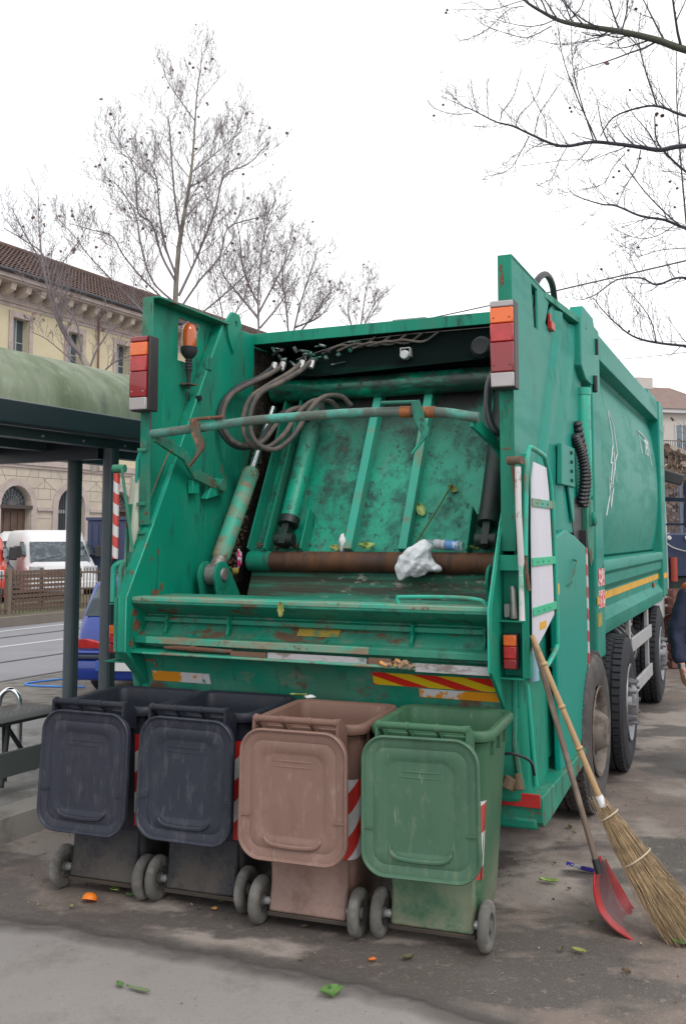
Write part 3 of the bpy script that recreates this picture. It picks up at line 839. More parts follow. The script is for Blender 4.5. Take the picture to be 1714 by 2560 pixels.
# right wing: red marker lamp and loop of hose over the top
mb = MB().cbox((1.205, 0.99, 3.20), (0.03, 0.05, 0.055))
mb.cbox((1.205, 1.045, 3.20), (0.03, 0.05, 0.055))
mb.cbox((1.195, 1.01, 3.25), (0.02, 0.02, 0.06))
tp('marker_lamp', mb, mat('marker_red', (0.45, 0.03, 0.02), 0.3, var=0.1), 0.006)
tp('roof_hose', MB().tube(catmull([(1.10, 0.95, 3.40), (1.12, 1.05, 3.52), (1.13, 1.25, 3.60), (1.13, 1.45, 3.58), (1.12, 1.58, 3.47), (1.12, 1.62, 3.36)]), 0.022, 12), M['hoseb'])

# hinge ribs on the tailgate flanks
for s in (-1, 1):
    ms = M['paint_side']
    line = [(1.26, 3.34), (1.22, 3.16), (0.695, 2.35), (0.585, 1.74), (0.42, 1.35), (0.30, 0.60)]
    line2 = [(1.72, 3.34), (1.62, 3.20), (1.10, 2.40), (0.98, 1.80), (0.92, 1.35), (0.85, 0.60)]
    G_ = []
    for (ya_, za_), (yb_, zb_) in zip(line, line2):
        w_ = yb_ - ya_
        cs_ = [(-0.10, 1.1925), (-0.02, 1.222), (0.02, 1.228), (0.06, 1.215), (0.25 * w_ + .06, 1.200), (0.75 * w_, 1.200), (w_ - 0.02, 1.226), (w_ + 0.10, 1.232), (w_ + 0.14, 1.1925)]
        G_.append([(s * x_, ya_ + dy_, za_ + (zb_ - za_) * max(0, min(1, dy_ / w_))) for dy_, x_ in cs_])
    tp('flank_rib', MB().loft(G_, closed=False, cap0=False, cap1=False), ms, 0)
    tp('flank_plate', MB().prism([(1.75, 3.34), (1.25, 2.45), (1.15, 1.90), (1.95, 1.90), (1.95, 3.38)], s * 1.192, s * 1.222), ms, 0.005)
    tp('gap_shade_sheet', MB().prism([(1.38, 2.14), (1.90, 2.14), (2.0, 1.80), (1.75, 1.78), (1.55, 1.86)], s * 1.223, s * 1.226), M['hoseb'])  # flat black sheet painting the shade of the void between flank and bracket
    # hinge cover box
    mb = MB().prism([(1.72, 3.40), (1.80, 3.50), (2.25, 3.50), (2.36, 3.38), (2.30, 3.05), (2.15, 2.98), (1.86, 2.99), (1.70, 3.06)], s * 1.18, s * 1.27)
    tp('hinge_cover', mb, ms, 0.01)
    mb = MB().cbox((s * 1.275, 2.33, 3.30), (0.03, 0.03, 0.12))
    mb.cbox((s * 1.275, 2.22, 3.00), (0.03, 0.05, 0.12))
    mb.tube([(s * 1.28, 2.2, 2.94), (s * 1.28, 2.2, 3.06)], 0.02, 8)
    tp('hinge_bolt', mb, M['dark_in'], 0.002)
    mb = MB().tube([(s * 1.235, 1.92, 2.15), (s * 1.235, 1.92, 2.17), (s * 1.235, 1.92, 2.90), (s * 1.235, 1.92, 2.92)], [0.045, 0.055, 0.055, 0.045], 20)
    mb.tube([(s * 1.235, 1.92, 2.88), (s * 1.235, 1.92, 2.93)], 0.060, 20)
    tp('tailgate_ram', mb, M['tube_bright'])
    mb = MB().tube([(s * 1.235, 1.98, 1.95), (s * 1.235, 1.98, 2.2)], 0.035, 14)
    mb.prism([(1.88, 2.14), (2.12, 2.14), (2.16, 1.98), (2.10, 1.72), (1.98, 1.66), (1.88, 1.85)], s * 1.20, s * 1.26)
    mb.lathe([(0, 0.05), (s * 0.03, 0.05), (s * 0.04, 0.03)], (s * 1.26, 2.03, 2.0), 'x', 16)
    tp('ram_foot', mb, M['paint_worn'], 0.006)
    for k, (y, z0, z1) in enumerate(((1.66, 2.16, 2.52), (1.76, 2.14, 2.62))):
        pts = catmull([(s * 1.25, y + 0.03, z0 - 0.06), (s * 1.28, y, z0 + 0.12), (s * 1.27, y - 0.04, z0 + 0.28), (s * 1.24, y - 0.12, z1 + 0.04)], 14)
        tp('corrugated_hose', MB().tube(pts, [0.036 if i % 2 else 0.026 for i in range(len(pts))], 10), M['hoseb'])
    mb = MB().prism([(1.04, 2.46), (1.46, 2.46), (1.46, 2.20), (1.0, 2.20)], s * 1.222, s * 1.255)
    mb.prism([(1.28, 2.20), (1.46, 2.20), (1.46, 1.98), (1.42, 1.96)], s * 1.228, s * 1.245)
    tp('latch_box', mb, ms, 0.006)
    mb = MB()
    for z in (2.24, 2.30, 2.36, 2.42):
        mb.lathe([(0, 0.012), (s * 0.012, 0.012)], (s * 1.255, 1.32, z), 'x', 8)
    tp('latch_bolts', mb, M['dark_in'])

# mudguard / lower flank pod with its chevron tape, base step and bumper
for s in (-1, 1):
    ms = M['paint_side']
    mb = MB().prism([(0.62, 1.86), (1.00, 1.92), (1.32, 1.88), (1.75, 1.80), (1.745, 1.30), (1.66, 0.90), (1.47, 0.66), (1.36, 0.52), (0.72, 0.52), (0.70, 1.0)], s * 1.235, s * 1.272)
    tp('mudguard_panel', mb, mat('teal_guard', (0.0, 0.26, 0.20), 0.40, var=0.06, spec=0.3, bump=0.08, bscale=2.5, layers=[dict(c=(0.03, 0.12, 0.09), s=11, st=(1, 1, 0.15), lo=0.60, hi=0.72, a=0.5)]) if s > 0 else ms, 0.01)
    mb = MB().box(min(s * 1.262, s * 1.276), max(s * 1.262, s * 1.276), 1.70, 1.758, 0.95, 1.80)
    tp('edge_tape', mb, stripes('red_white_edge', (0.45, 0.05, 0.06), (0.55, 0.53, 0.50), R(75), 7.0, 0.5, axes=(1, 2)))
    mb = MB().box(min(s * 1.20, s * 1.268), max(s * 1.20, s * 1.268), 1.762, 1.79, 0.95, 1.92)
    tp('edge_rubber', mb, M['black'], 0.004)
    # angled base column behind the bins
    mb = MB().prism([(s * 1.10, 0.05), (s * 1.22, 0.10), (s * 1.24, 0.30), (s * 1.20, 0.75), (s * 0.98, 0.75), (s * 0.98, 0.05)], 0.50, 1.16, axis='z')
    tp('corner_column', mb, M['paint'], 0.02)
    tp('column_ridge', MB().tube([(s * 1.225, 0.12, 1.10), (s * 1.245, 0.20, 0.56)], 0.012, 8), M['tube_bright'])
    tp('column_ridge', MB().tube([(s * 1.17, 0.08, 1.15), (s * 1.16, 0.08, 0.80), (s * 1.20, 0.06, 0.60)], 0.016, 8), M['paint_worn'])
    tp('rubber_stop', MB().tube([(s * 1.14, 0.0, 0.585), (s * 1.16, 0.01, 0.64)], [0.045, 0.035], 8).tube([(s * 1.20, 0.0, 0.58), (s * 1.19, 0.02, 0.66)], [0.035, 0.018], 8), mat('muddy_rubber', (0.14, 0.10, 0.06), 0.9, var=0.3) if 'muddy_rubber' not in bpy.data.materials else bpy.data.materials['muddy_rubber'], 0.006)
    mb = MB().prism([(0.10, 0.50), (0.10, 0.40), (0.14, 0.37), (0.30, 0.37), (1.30, 0.44), (1.42, 0.50), (1.42, 0.53), (0.10, 0.53)], s * 1.00, s * 1.30)
    tp('step_box', mb, M['paint_worn'] if s > 0 else M['paint'], 0.006)
    mb = MB().box(-1.0 if s < 0 else 0.72, -0.72 if s < 0 else 1.0, 0.12, 0.2, 0.40, 0.53)
    tp('bumper_beam', mb, M['paint_worn'], 0.004)
    mb = MB().box(min(s * 0.90, s * 1.29), max(s * 0.90, s * 1.29), 0.088, 0.098, 0.475, 0.545)
    tp('red_reflector', mb, M['red_plate'], 0.003)
    mb = MB().box(min(s * 0.90, s * 1.27), max(s * 0.90, s * 1.27), 0.09, 0.16, 0.36, 0.42)
    tp('under_step', mb, M['paint_worn'], 0.015)
    tp('strap', MB().tube(catmull([(s * 1.02, 0.02, 0.80), (s * 1.10, 0.0, 0.76), (s * 1.18, 0.0, 0.76), (s * 1.25, 0.05, 0.72), (s * 1.26, 0.1, 0.64)]), 0.008, 6), M['hoseb'])
    for k in range(4):
        tp('rivet', MB().lathe([(0, 0.012), (s * 0.008, 0.010)], (s * 1.24, 0.66, 1.22 - 0.09 * k), 'x', 8), M['dark_in'])
    # lamp housing with upper niche
    sx = lambda a: s * a
    x0, x1 = sorted((sx(1.115), sx(1.245)))
    hy = 0.06
    mb = MB().box(x0, x1, hy, hy + 0.012, 1.15, 1.75)
    mb.box(x0, x0 + 0.008, -0.035, hy, 1.15, 2.08) if s < 0 else None
    mb.box(x1 - 0.008, x1, -0.01, hy, 1.15, 1.75)
    mb.box(x0, x1, -0.045, hy, 1.142, 1.150)
    mb.box(x0, x1, -0.045, hy, 1.435, 1.443)
    mb.box(x0, x1, -0.02, hy, 1.70, 1.78)
    tp('lamp_housing', mb, M['paint'] if s > 0 else M['paint_worn'], 0.002)
    xa, xb = (1.142, 1.212) if s > 0 else (-1.338, -1.272)
    yb = -0.02
    mb = MB().box(xa, xb, yb - 0.02, 0.02, 1.195 if s > 0 else 1.16, 1.375 if s > 0 else 1.335)
    low = tp('low_tail_lamp', mb, M['lamp_case'], 0.004)
    zs = (1.198, 1.25, 1.315, 1.372) if s > 0 else (1.163, 1.22, 1.275, 1.332)
    for z0, z1, mm in zip(zs[:-1], zs[1:], ('red_lens2', 'red_lens', 'amber_lens')):
        tp('lens', MB().box(xa + 0.002, xb - 0.002, yb - 0.04, yb - 0.018, z0, z1 - 0.002), M[mm], 0.005, parent=low)
    if s > 0:
        mb = MB().tube([(1.19, 0.0, 1.45), (1.185, 0.0, 1.60), (1.18, 0.0, 1.62)], [0.02, 0.016, 0.01], 10)
        mb.cbox((1.15, 0.02, 1.49), (0.03, 0.03, 0.07))
        tp('niche_fitting', mb, M['steel'], 0.002)
# extra lamp post on the left with steel shelf plates
mb = MB().box(-1.345, -1.262, 0.02, 0.09, 1.12, 1.46)
mb.box(-1.36, -1.17, -0.04, 0.10, 1.455, 1.462)
mb.box(-1.37, -1.17, -0.06, 0.10, 1.105, 1.113)
tp('lamp_post', mb, M['paint'], 0.003)
tp('lower_peg', MB().tube([(-1.22, 0.05, 1.10), (-1.19, 0.06, 0.90)], 0.024, 10), M['paint_worn'])

# crew handrails, white boards and striped poles on each rear corner
zebra = stripes('red_white_zebra', (0.55, 0.06, 0.05), (0.62, 0.60, 0.60), R(52), 9.5, 0.5, axes=(0, 2))
for s in (-1, 1):
    X = lambda a: s * a
    if s > 0:
        tp('white_pole', MB().tube([(1.245, -0.10, 2.235), (1.25, -0.12, 2.0), (1.255, -0.10, 1.75), (1.25, -0.09, 1.70), (1.255, -0.10, 1.45)], [0.0165] * 3 + [0.012, 0.016], 12), M['white_pole'])
        tp('pole_arm', MB().tube([(1.19, -0.08, 2.27), (1.27, -0.10, 2.27)], 0.022, 12).tube([(1.21, -0.08, 2.25), (1.25, -0.07, 1.95), (1.28, -0.05, 1.6)], 0.010, 8), M['rust'])
        loop = [(1.27, -0.08, 1.78), (1.275, -0.04, 2.20), (1.278, 0.0, 2.325), (1.285, 0.04, 2.345), (1.29, 0.30, 2.325), (1.29, 0.38, 2.29), (1.295, 0.46, 2.18), (1.295, 0.52, 1.95), (1.295, 0.56, 1.60), (1.295, 0.58, 1.32), (1.29, 0.55, 1.24), (1.29, 0.26, 1.17), (1.27, 0.16, 1.16)]
        tp('handrail', MB().tube(catmull(loop, 5), 0.014, 10), M['tube_bright'])
        board = [(0.05, 2.27), (0.36, 2.26), (0.42, 2.12), (0.47, 1.8), (0.50, 1.5), (0.50, 1.44), (0.25, 1.36), (-0.035, 1.28), (-0.03, 1.9), (0.0, 2.18)]
        wb = tp('white_board', MB().prism(board, 1.290, 1.296), M['white_panel'])
        for zc in (2.055, 1.745, 1.49):
            mb = MB().box(1.297, 1.304, -0.04 if zc < 2 else -0.02, 0.54, zc - 0.022, zc + 0.022)
            for yy in (0.06, 0.2, 0.34):
                mb.lathe([(0, 0.007), (0.006, 0.006)], (1.304, yy, zc), 'x', 8)
            tp('board_strap', mb, M['paint_edge'] if zc > 2 else mat('spray_green', (0.02, 0.42, 0.22), 0.5, var=0.1), 0.002, parent=wb)
        tp('yellow_tag', MB().box(1.2965, 1.298, 0.12, 0.28, 1.385, 1.425), M['yellow'], parent=wb)
        tp('blue_pipe', MB().tube([(1.25, 0.10, 1.42), (1.25, 0.16, 1.12)], 0.03, 12), mat('pale_blue_pipe', (0.25, 0.42, 0.52), 0.5, var=0.1))
        tp('flank_post', MB().box(1.235, 1.275, -0.03, 0.035, 1.15, 2.31).box(1.236, 1.256, 0.045, 0.62, 1.15, 1.165), M['paint'], 0.003)
        tp('yellow_tag', MB().box(1.2725, 1.2735, 0.735, 0.775, 1.535, 1.60), M['yellow'])
        tp('latch_handle', MB().tube([(1.277, 1.02, 1.57), (1.30, 1.03, 1.60), (1.30, 1.22, 1.72), (1.277, 1.24, 1.73)], 0.007, 6), M['paint_worn'])
    else:
        tp('striped_pole', MB().tube([(-1.30, -0.06, 2.27), (-1.30, -0.06, 1.74)], 0.019, 12), zebra)
        tp('pole_arm', MB().tube([(-1.325, -0.06, 2.30), (-1.245, -0.05, 2.30)], 0.026, 12).beam((-1.255, -0.07, 2.30), (-1.19, -0.02, 1.74), 0.030, 0.018), mat('arm_green_rust', (0.03, 0.20, 0.12), 0.6, layers=[dict(c=RUST, s=4, lo=0.45, hi=0.6, a=0.9)]))
        tp('pole_stay', MB().tube([(-1.18, 0.03, 2.42), (-1.22, 0.05, 2.36), (-1.235, 0.06, 2.16)], 0.015, 10), M['tube_bright'])
        tp('stay_clamp', MB().cbox((-1.17, 0.02, 2.42), (0.06, 0.02, 0.02)).cbox((-1.17, 0.02, 2.08), (0.06, 0.02, 0.02)).cbox((-1.16, 0.02, 1.90), (0.05, 0.02, 0.02)), M['paint_worn'], 0.003)
        for dx in (0.0, 0.055):
            tp('handrail', MB().tube(catmull([(-1.355 + dx, 0.0, 1.47), (-1.355 + dx, 0.0, 1.62), (-1.345 + dx, 0.0, 1.69), (-1.30 + dx, 0.02, 1.715), (-1.24 + dx, 0.05, 1.72)]), 0.018, 12), M['tube_bright'])
        tp('side_bracket', MB().prism([(-1.30, 1.74), (-1.17, 1.74), (-1.17, 1.62), (-1.22, 1.66)], 0.06, 0.08, axis='y'), M['tube_bright'], 0.003)
        wb = tp('white_board', MB().prism([(0.05, 2.27), (0.34, 2.22), (0.38, 1.9), (0.42, 1.5), (0.2, 1.36), (-0.02, 1.42), (0.0, 1.9)], -1.285, -1.20), mat('cream_tank', (0.46, 0.50, 0.40), 0.5, var=0.1), 0.03)
        tp('left_pod', MB().box(-1.285, -1.20, 0.10, 0.5, 1.30, 1.62), M['paint'], 0.01)
# ---- compaction body
half = [(1.00, 1.12), (1.20, 1.10), (1.215, 1.18), (1.215, 1.22), (1.165, 1.30), (1.165, 1.44), (1.20, 1.49), (1.20, 1.575), (1.225, 1.60), (1.225, 1.66), (1.215, 1.69), (1.08, 1.70)]
body = [(x, z) for x, z in half]
n_c = 14
for k in range(n_c + 1):
    t = k / n_c
    z = 1.72 + (3.26 - 1.72) * t
    body.append((1.085 + 0.105 * math.sin(PI * min(1, t * 0.93 + 0.07)) ** 0.75, z))
body += [(1.10, 3.285), (1.21, 3.30), (1.21, 3.50), (1.19, 3.52), (1.0, 3.54)]
full = body + [(-x, z) for x, z in reversed(body)]
mb = MB().prism(full, 2.72, 7.40, axis='y')
bd = tp('refuse_body', mb, M['paint_side'], 0.006, smooth=30)
for (y0, y1) in ((2.42, 2.80), (7.36, 7.86)):
    mb = MB()
    for s in (-1, 1):
        x0, x1 = sorted((s * 0.95, s * 1.225))
        mb.box(x0, x1, y0, y1, 1.14 if y0 > 5 else 0.95, 3.54 if y0 > 5 else 3.52)
    mb.box(-0.95, 0.95, y0 + .01, y1 - .01, 3.3, 3.53)
    if y0 > 5:
        mb.box(-0.9, 0.9, 7.5, 7.8, 1.2, 3.3)
        mb.box(-1.15, 1.15, 6.9, 7.75, 3.54, 3.64)
    tp('body_frame', mb, M['paint_side'], 0.02)
tp('roof_unit', MB().box(-0.62, -0.30, 3.0, 3.6, 3.54, 3.82), mat('roof_unit_grey', (0.22, 0.22, 0.24), 0.6, var=0.1), 0.01)
tp('roof_unit', MB().box(-0.24, -0.12, 3.0, 3.3, 3.54, 3.72), M['galv'], 0.01)
tp('yellow_stripe', MB().box(1.165, 1.1685, 2.82, 7.36, 1.365, 1.425).box(1.2252, 1.2285, 2.42, 2.80, 1.365, 1.425).box(1.2252, 1.2285, 7.36, 7.86, 1.365, 1.425), M['yellow'])
tp('yellow_tag', MB().box(1.2252, 1.2285, 2.44, 2.62, 1.20, 1.30), M['yellow_old'])
for y in (3.05, 6.7):
    mk = tp('side_marker_lamp', MB().box(1.166, 1.18, y - 0.05, y + 0.05, 1.285, 1.345), M['lamp_case'], 0.003)
    tp('lens', MB().box(1.178, 1.188, y - 0.03, y + 0.03, 1.295, 1.335), M['amber_lens'], 0.004, parent=mk)
red_mark = mat('red_text_label', (0.75, 0.68, 0.68), 0.5, layers=[dict(c=(0.55, 0.03, 0.03), s=28, st=(1, 1, 1), lo=0.47, hi=0.5, a=1, d=2)])
for z in (1.50, 1.335):
    tp('warning_label', MB().box(1.2252, 1.229, 2.50, 2.78, z - 0.0, z + 0.13), red_mark)
# white line logo and box logo on the body flank
def flank_x(z):
    t = (z - 1.72) / 1.54
    return 1.085 + 0.105 * math.sin(PI * min(1, max(0, t * 0.93 + 0.07))) ** 0.75 + 0.006
lg = [(3.30, 2.05), (3.42, 2.22), (3.36, 2.38), (3.62, 2.30), (3.52, 2.12), (3.44, 2.28), (3.60, 2.52), (3.50, 2.50), (3.66, 2.66), (3.78, 2.56), (3.72, 2.46), (3.70, 2.80), (3.66, 2.98)]
logo = tp('white_logo', MB().tube([(flank_x(z), y, z) for y, z in lg], 0.0045, 5), M['white'])
lt = [[(3.55, 2.30), (3.70, 2.48), (3.76, 2.36)], [(3.76, 2.54), (3.92, 2.62), (3.88, 2.86), (3.72, 2.98)]]
for l in lt:
    tp('logo_line', MB().tube([(flank_x(z), y, z) for y, z in l], 0.004, 5), M['white'], parent=logo)
b2 = [(5.9, 2.78), (5.85, 3.02), (6.7, 2.98), (6.75, 2.70)]
lb = tp('white_logo', MB().tube([(flank_x(z), y, z) for y, z in b2], 0.006, 5), M['white'])
tx = text('logo_text', 'TPS', 0.24, M['white'], truck, (flank_x(2.86) + 0.012, 6.3, 2.86), (R(90), 0, R(90)), 0.001)

# ---- chassis and wheels
mb = MB()
for s in (-1, 1):
    mb.box(min(s * 0.36, s * 0.44), max(s * 0.36, s * 0.44), 0.6, 9.8, 0.72, 0.98)
for y in (1.4, 2.0, 3.3, 4.6, 6.6, 8.8):
    mb.box(-0.36, 0.36, y - 0.08, y + 0.08, 0.76, 0.94)
mb.box(-1.0, 1.0, 1.3, 7.8, 0.99, 1.10)
mb.box(-1.02, 1.02, 1.05, 1.30, 0.55, 1.2)
tp('chassis', mb, mat('chassis_black', (0.015, 0.015, 0.017), 0.8, bump=0.2))
for y in (1.95, 3.25, 6.7):
    tp('axle', MB().tube([(-0.9, y, 0.53), (0.9, y, 0.53)], 0.07, 12).lathe([(-0.2, 0.12), (0, 0.24), (0.2, 0.12)], (0, y, 0.53), 'x', 16), M['dark_in'])

def tyre_mesh(R_=0.535, w_=0.29, tread=True):
    mb = MB()
    pr = [(-w_ / 2 + 0.02, 0.30), (-w_ / 2, 0.36), (-w_ / 2 - 0.004, 0.44), (-w_ / 2 + 0.012, 0.50), (-w_ / 2 + 0.035, R_ - 0.012), (-0.05, R_ - 0.003), (-0.046, R_ - 0.014), (-0.036, R_ - 0.014), (-0.032, R_),
          (0.032, R_), (0.036, R_ - 0.014), (0.046, R_ - 0.014), (0.05, R_ - 0.003), (w_ / 2 - 0.035, R_ - 0.012), (w_ / 2 - 0.012, 0.50), (w_ / 2 + 0.004, 0.44), (w_ / 2, 0.36), (w_ / 2 - 0.02, 0.30)]
    mb.lathe(pr, (0, 0, 0), 'x', 64, closed=True)
    n = 56
    for i in range(n):
        for k, (x0, x1) in enumerate(((-w_ / 2 + 0.028, -0.055), (-0.030, -0.003), (0.003, 0.030), (0.055, w_ / 2 - 0.028))):
            a = 2 * PI * (i + 0.5 * (k % 2)) / n
            c = Vector(((x0 + x1) / 2, math.cos(a) * (R_ + 0.0), math.sin(a) * (R_ + 0.0)))
            mb.cbox(c, (x1 - x0, 0.044, 0.018), Matrix.Rotation(a - PI / 2, 3, 'X'))
    return mb
def rim_mesh(dish, w_=0.29):
    """dish: depth of the disc inboard of the outer tyre face (negative = hub sticks out)."""
    o = w_ / 2
    mb = MB()
    mb.lathe([(o - 0.005, 0.305), (o + 0.004, 0.30), (o - 0.01, 0.285), (o - 0.03, 0.275), (o - dish, 0.265), (o - dish - 0.01, 0.20), (o - dish + 0.01, 0.17), (o - dish + 0.02, 0.15), (-o, 0.15), (-o, 0.30)], (0, 0, 0), 'x', 48, closed=False, c0=False)
    return mb
def hub_mesh(dish, out, w_=0.29):
    o = w_ / 2
    mb = MB().lathe([(o - dish, 0.15), (o - dish + out * 0.55, 0.14), (o - dish + out * 0.9, 0.11), (o - dish + out, 0.09), (o - dish + out, 0.0)], (0, 0, 0), 'x', 28)
    for i in range(10):
        a = 2 * PI * i / 10
        c = (o - dish, 0.168 * math.cos(a), 0.168 * math.sin(a))
        mb.tube([c, (c[0] + 0.075, c[1], c[2])], 0.016, 6)
        mb.tube([c, (c[0] + 0.03, c[1], c[2])], 0.026, 6)
    return mb
tyre_d = tyre_mesh()
rim_out = rim_mesh(0.11)
rim_in = rim_mesh(0.04)
hub_o = hub_mesh(0.11, 0.16)
hub_s = hub_mesh(0.02, 0.07)
def wheel(x, y, kind, flip=False, turn=0.0):
    e = tag(bpy.data.objects.new('wheel', None))
    COL.objects.link(e)
    e.parent = truck
    e.location = (x, y, 0.537)
    e.rotation_euler = (0, 0, (PI if flip else 0) + turn)
    dirty = kind == 'drive'
    tyre_d.build('tyre', M['tyre'] if dirty else M['tyre_dark'], e, smooth=30)
    (rim_out if dirty else rim_in).build('rim', M['rim_dirty'] if dirty else M['rim'], e)
    (hub_o if dirty else hub_s).build('hub', M['rim_dirty'] if dirty else M['rim'], e)
for s in (-1, 1):
    wheel(s * 1.16, 1.95, 'drive', s < 0)
    wheel(s * 0.83, 1.95, 'drive', s < 0)
    wheel(s * 1.20, 3.25, 'steer', s < 0, turn=R(1.5))
    wheel(s * 1.10, 6.75, 'steer', s < 0, turn=R(1))

# ---- side guards, tanks
for s in (-1, 1):
    for z in (0.86, 0.45):
        tp('side_guard_rail', MB().box(min(s * 1.19, s * 1.215), max(s * 1.19, s * 1.215), 4.45, 6.05, z - 0.065, z + 0.065), M['alu'], 0.006)
    for y in (4.5, 5.95):
        tp('guard_post', MB().box(min(s * 1.15, s * 1.19), max(s * 1.15, s * 1.19), y - 0.035, y + 0.035, 0.35, 1.12), M['galv'] if y < 5 else M['alu'], 0.004)
    tk = tp('fuel_tank', MB().tube([(s * 0.82, 4.85, 0.72), (s * 0.82, 4.86, 0.72), (s * 0.82, 5.85, 0.72), (s * 0.82, 5.86, 0.72)], [0.27, 0.29, 0.29, 0.27], 32), M['tyre_dark'])
    for y in (5.0, 5.25, 5.5):
        tp('tank_strap', MB().tube([(s * 0.82, y - 0.03, 0.72), (s * 0.82, y + 0.03, 0.72)], 0.296, 32), M['galv'], parent=tk)
    tp('air_tank', MB().tube([(s * 0.95, 4.9, 0.42), (s * 0.95, 5.4, 0.42)], 0.10, 20), M['dark_in'])
# ---- cab (narrower than the body) with mirrors
mb = MB().prism([(8.15, 0.75), (10.35, 0.65), (10.5, 1.2), (10.42, 2.0), (10.2, 3.0), (10.0, 3.12), (8.25, 3.12), (8.15, 3.0)], -1.0, 1.0)
cab = tp('cab', mb, mat('cab_white', (0.55, 0.56, 0.56), 0.35, var=0.05), 0.05)
tp('cab_window', MB().prism([(8.95, 1.9), (10.22, 1.85), (10.08, 2.75), (9.0, 2.78)], -1.004, 1.004), mat('dark_cab_glass', (0.02, 0.03, 0.035), 0.08), 0.004, parent=cab)
tp('windscreen', MB().box(-0.9, 0.9, 10.3, 10.36, 1.9, 2.85), mat('windscreen_glass', (0.02, 0.03, 0.035), 0.08), 0.01, parent=cab)
tp('wing_cover', MB().prism([(7.9, 1.10), (8.0, 1.75), (8.4, 1.85), (8.5, 1.25)], 0.98, 1.17), mat('pale_wing', (0.5, 0.52, 0.55), 0.3), 0.03, parent=cab)
tp('exhaust_stack', MB().tube([(1.06, 8.0, 1.6), (1.08, 8.0, 2.9)], 0.03, 12), M['hoseb'], parent=cab)
mb = MB().cbox((1.19, 9.3, 2.70), (0.30, 0.05, 0.16), Matrix.Rotation(R(18), 3, 'Y'))
tp('wind_deflector', mb, mat('dark_grey_plastic', (0.045, 0.045, 0.05), 0.5), 0.02, parent=cab)
tp('amber_aerial', MB().tube([(1.08, 9.0, 2.75), (1.08, 9.0, 2.98)], 0.03, 8), M['paint'], 0.0, parent=cab)
mc = mat('mirror_case', (0.012, 0.022, 0.055), 0.35)
for s in (-1, 1):
    tp('mirror_arm', MB().beam((s * 1.0, 9.9, 2.42), (s * 1.40, 9.9, 2.40), 0.05, 0.06), mc, 0.004, parent=cab)
    tp('mirror_arm', MB().beam((s * 1.0, 9.9, 2.05), (s * 1.40, 9.9, 2.05), 0.03, 0.03), mc, 0.004, parent=cab)
    for z0, z1 in ((2.44, 2.68), (1.98, 2.38)):
        tp('mirror', MB().prism(rr(0.26, z1 - z0, 0.05, 4, s * 1.42, (z0 + z1) / 2), 9.86, 9.94, axis='y'), mc, 0.01, parent=cab)
# ================================================================== GROUND AND STREET
m_asph = mat('worn_asphalt', (0.195, 0.155, 0.134), 0.88, var=0.18, bump=0.5, bscale=70, layers=[
    dict(c=(0.33, 0.285, 0.255), s=0.75, lo=0.48, hi=0.56, a=0.9, d=12, seed=2, rg=0.6),
    dict(c=(0.085, 0.074, 0.068), s=1.1, st=(0.8, 1.3, 1), lo=0.51, hi=0.555, a=0.85, d=12, seed=5, r=0.5, rg=0.55),
    dict(c=(0.10, 0.085, 0.078), s=3.5, lo=0.50, hi=0.62, a=0.5, d=12, seed=15),
    dict(c=(0.06, 0.052, 0.048), s=6, lo=0.60, hi=0.70, a=0.6, d=10, seed=7),
    dict(c=(0.30, 0.22, 0.19), s=16, lo=0.57, hi=0.68, a=0.5, d=8, seed=8),
    dict(c=(0.36, 0.31, 0.27), s=90, lo=0.60, hi=0.68, a=0.55, d=4, seed=21),
    dict(c=(0.055, 0.05, 0.05), s=45, lo=0.60, hi=0.68, a=0.5, d=6, seed=11)])
m_slab = mat('smooth_pavement', (0.262, 0.240, 0.226), 0.85, var=0.06, bump=0.35, bscale=80, layers=[
    dict(c=(0.17, 0.15, 0.135), s=2.6, lo=0.52, hi=0.64, a=0.55, d=12, seed=16, rg=0.7),
    dict(c=(0.16, 0.145, 0.135), s=100, lo=0.58, hi=0.66, a=0.6, d=4, seed=17),
    dict(c=(0.25, 0.24, 0.235), s=1.2, lo=0.45, hi=0.7, a=0.6, d=10, seed=2),
    dict(c=(0.05, 0.045, 0.055), s=5, lo=0.66, hi=0.70, a=0.8, d=8, seed=6),
    dict(c=(0.14, 0.13, 0.12), s=25, lo=0.62, hi=0.7, a=0.5, seed=7)])
tag(MB().add([(-400, -60, 0), (400, -60, 0), (400, 900, 0), (-400, 900, 0)], [(0, 1, 2, 3)]).build('ground', m_asph, smooth=0), kind='structure')
seam = [(-3.9, 5.72), (-2.9, 5.32), (-2.2, 5.08), (-1.685, 4.937), (-1.259, 4.816), (-0.782, 4.612), (-0.383, 4.446), (0, 4.273), (0.235, 4.148), (0.561, 3.919), (0.9, 3.6), (1.3, 3.1), (1.5, 2.0), (1.5, -5)]
def sheet(name, pts, z, m, **k):
    tris = tessellate_polygon([[Vector((x, y, 0)) for x, y in pts]])
    return tag(MB().add([(x, y, z) for x, y in pts], [tuple(t) for t in tris]).build(name, m, smooth=0), **k)
sheet('pavement', seam + [(-9, -5), (-9, 5.7)], 0.004, m_slab, kind='structure')
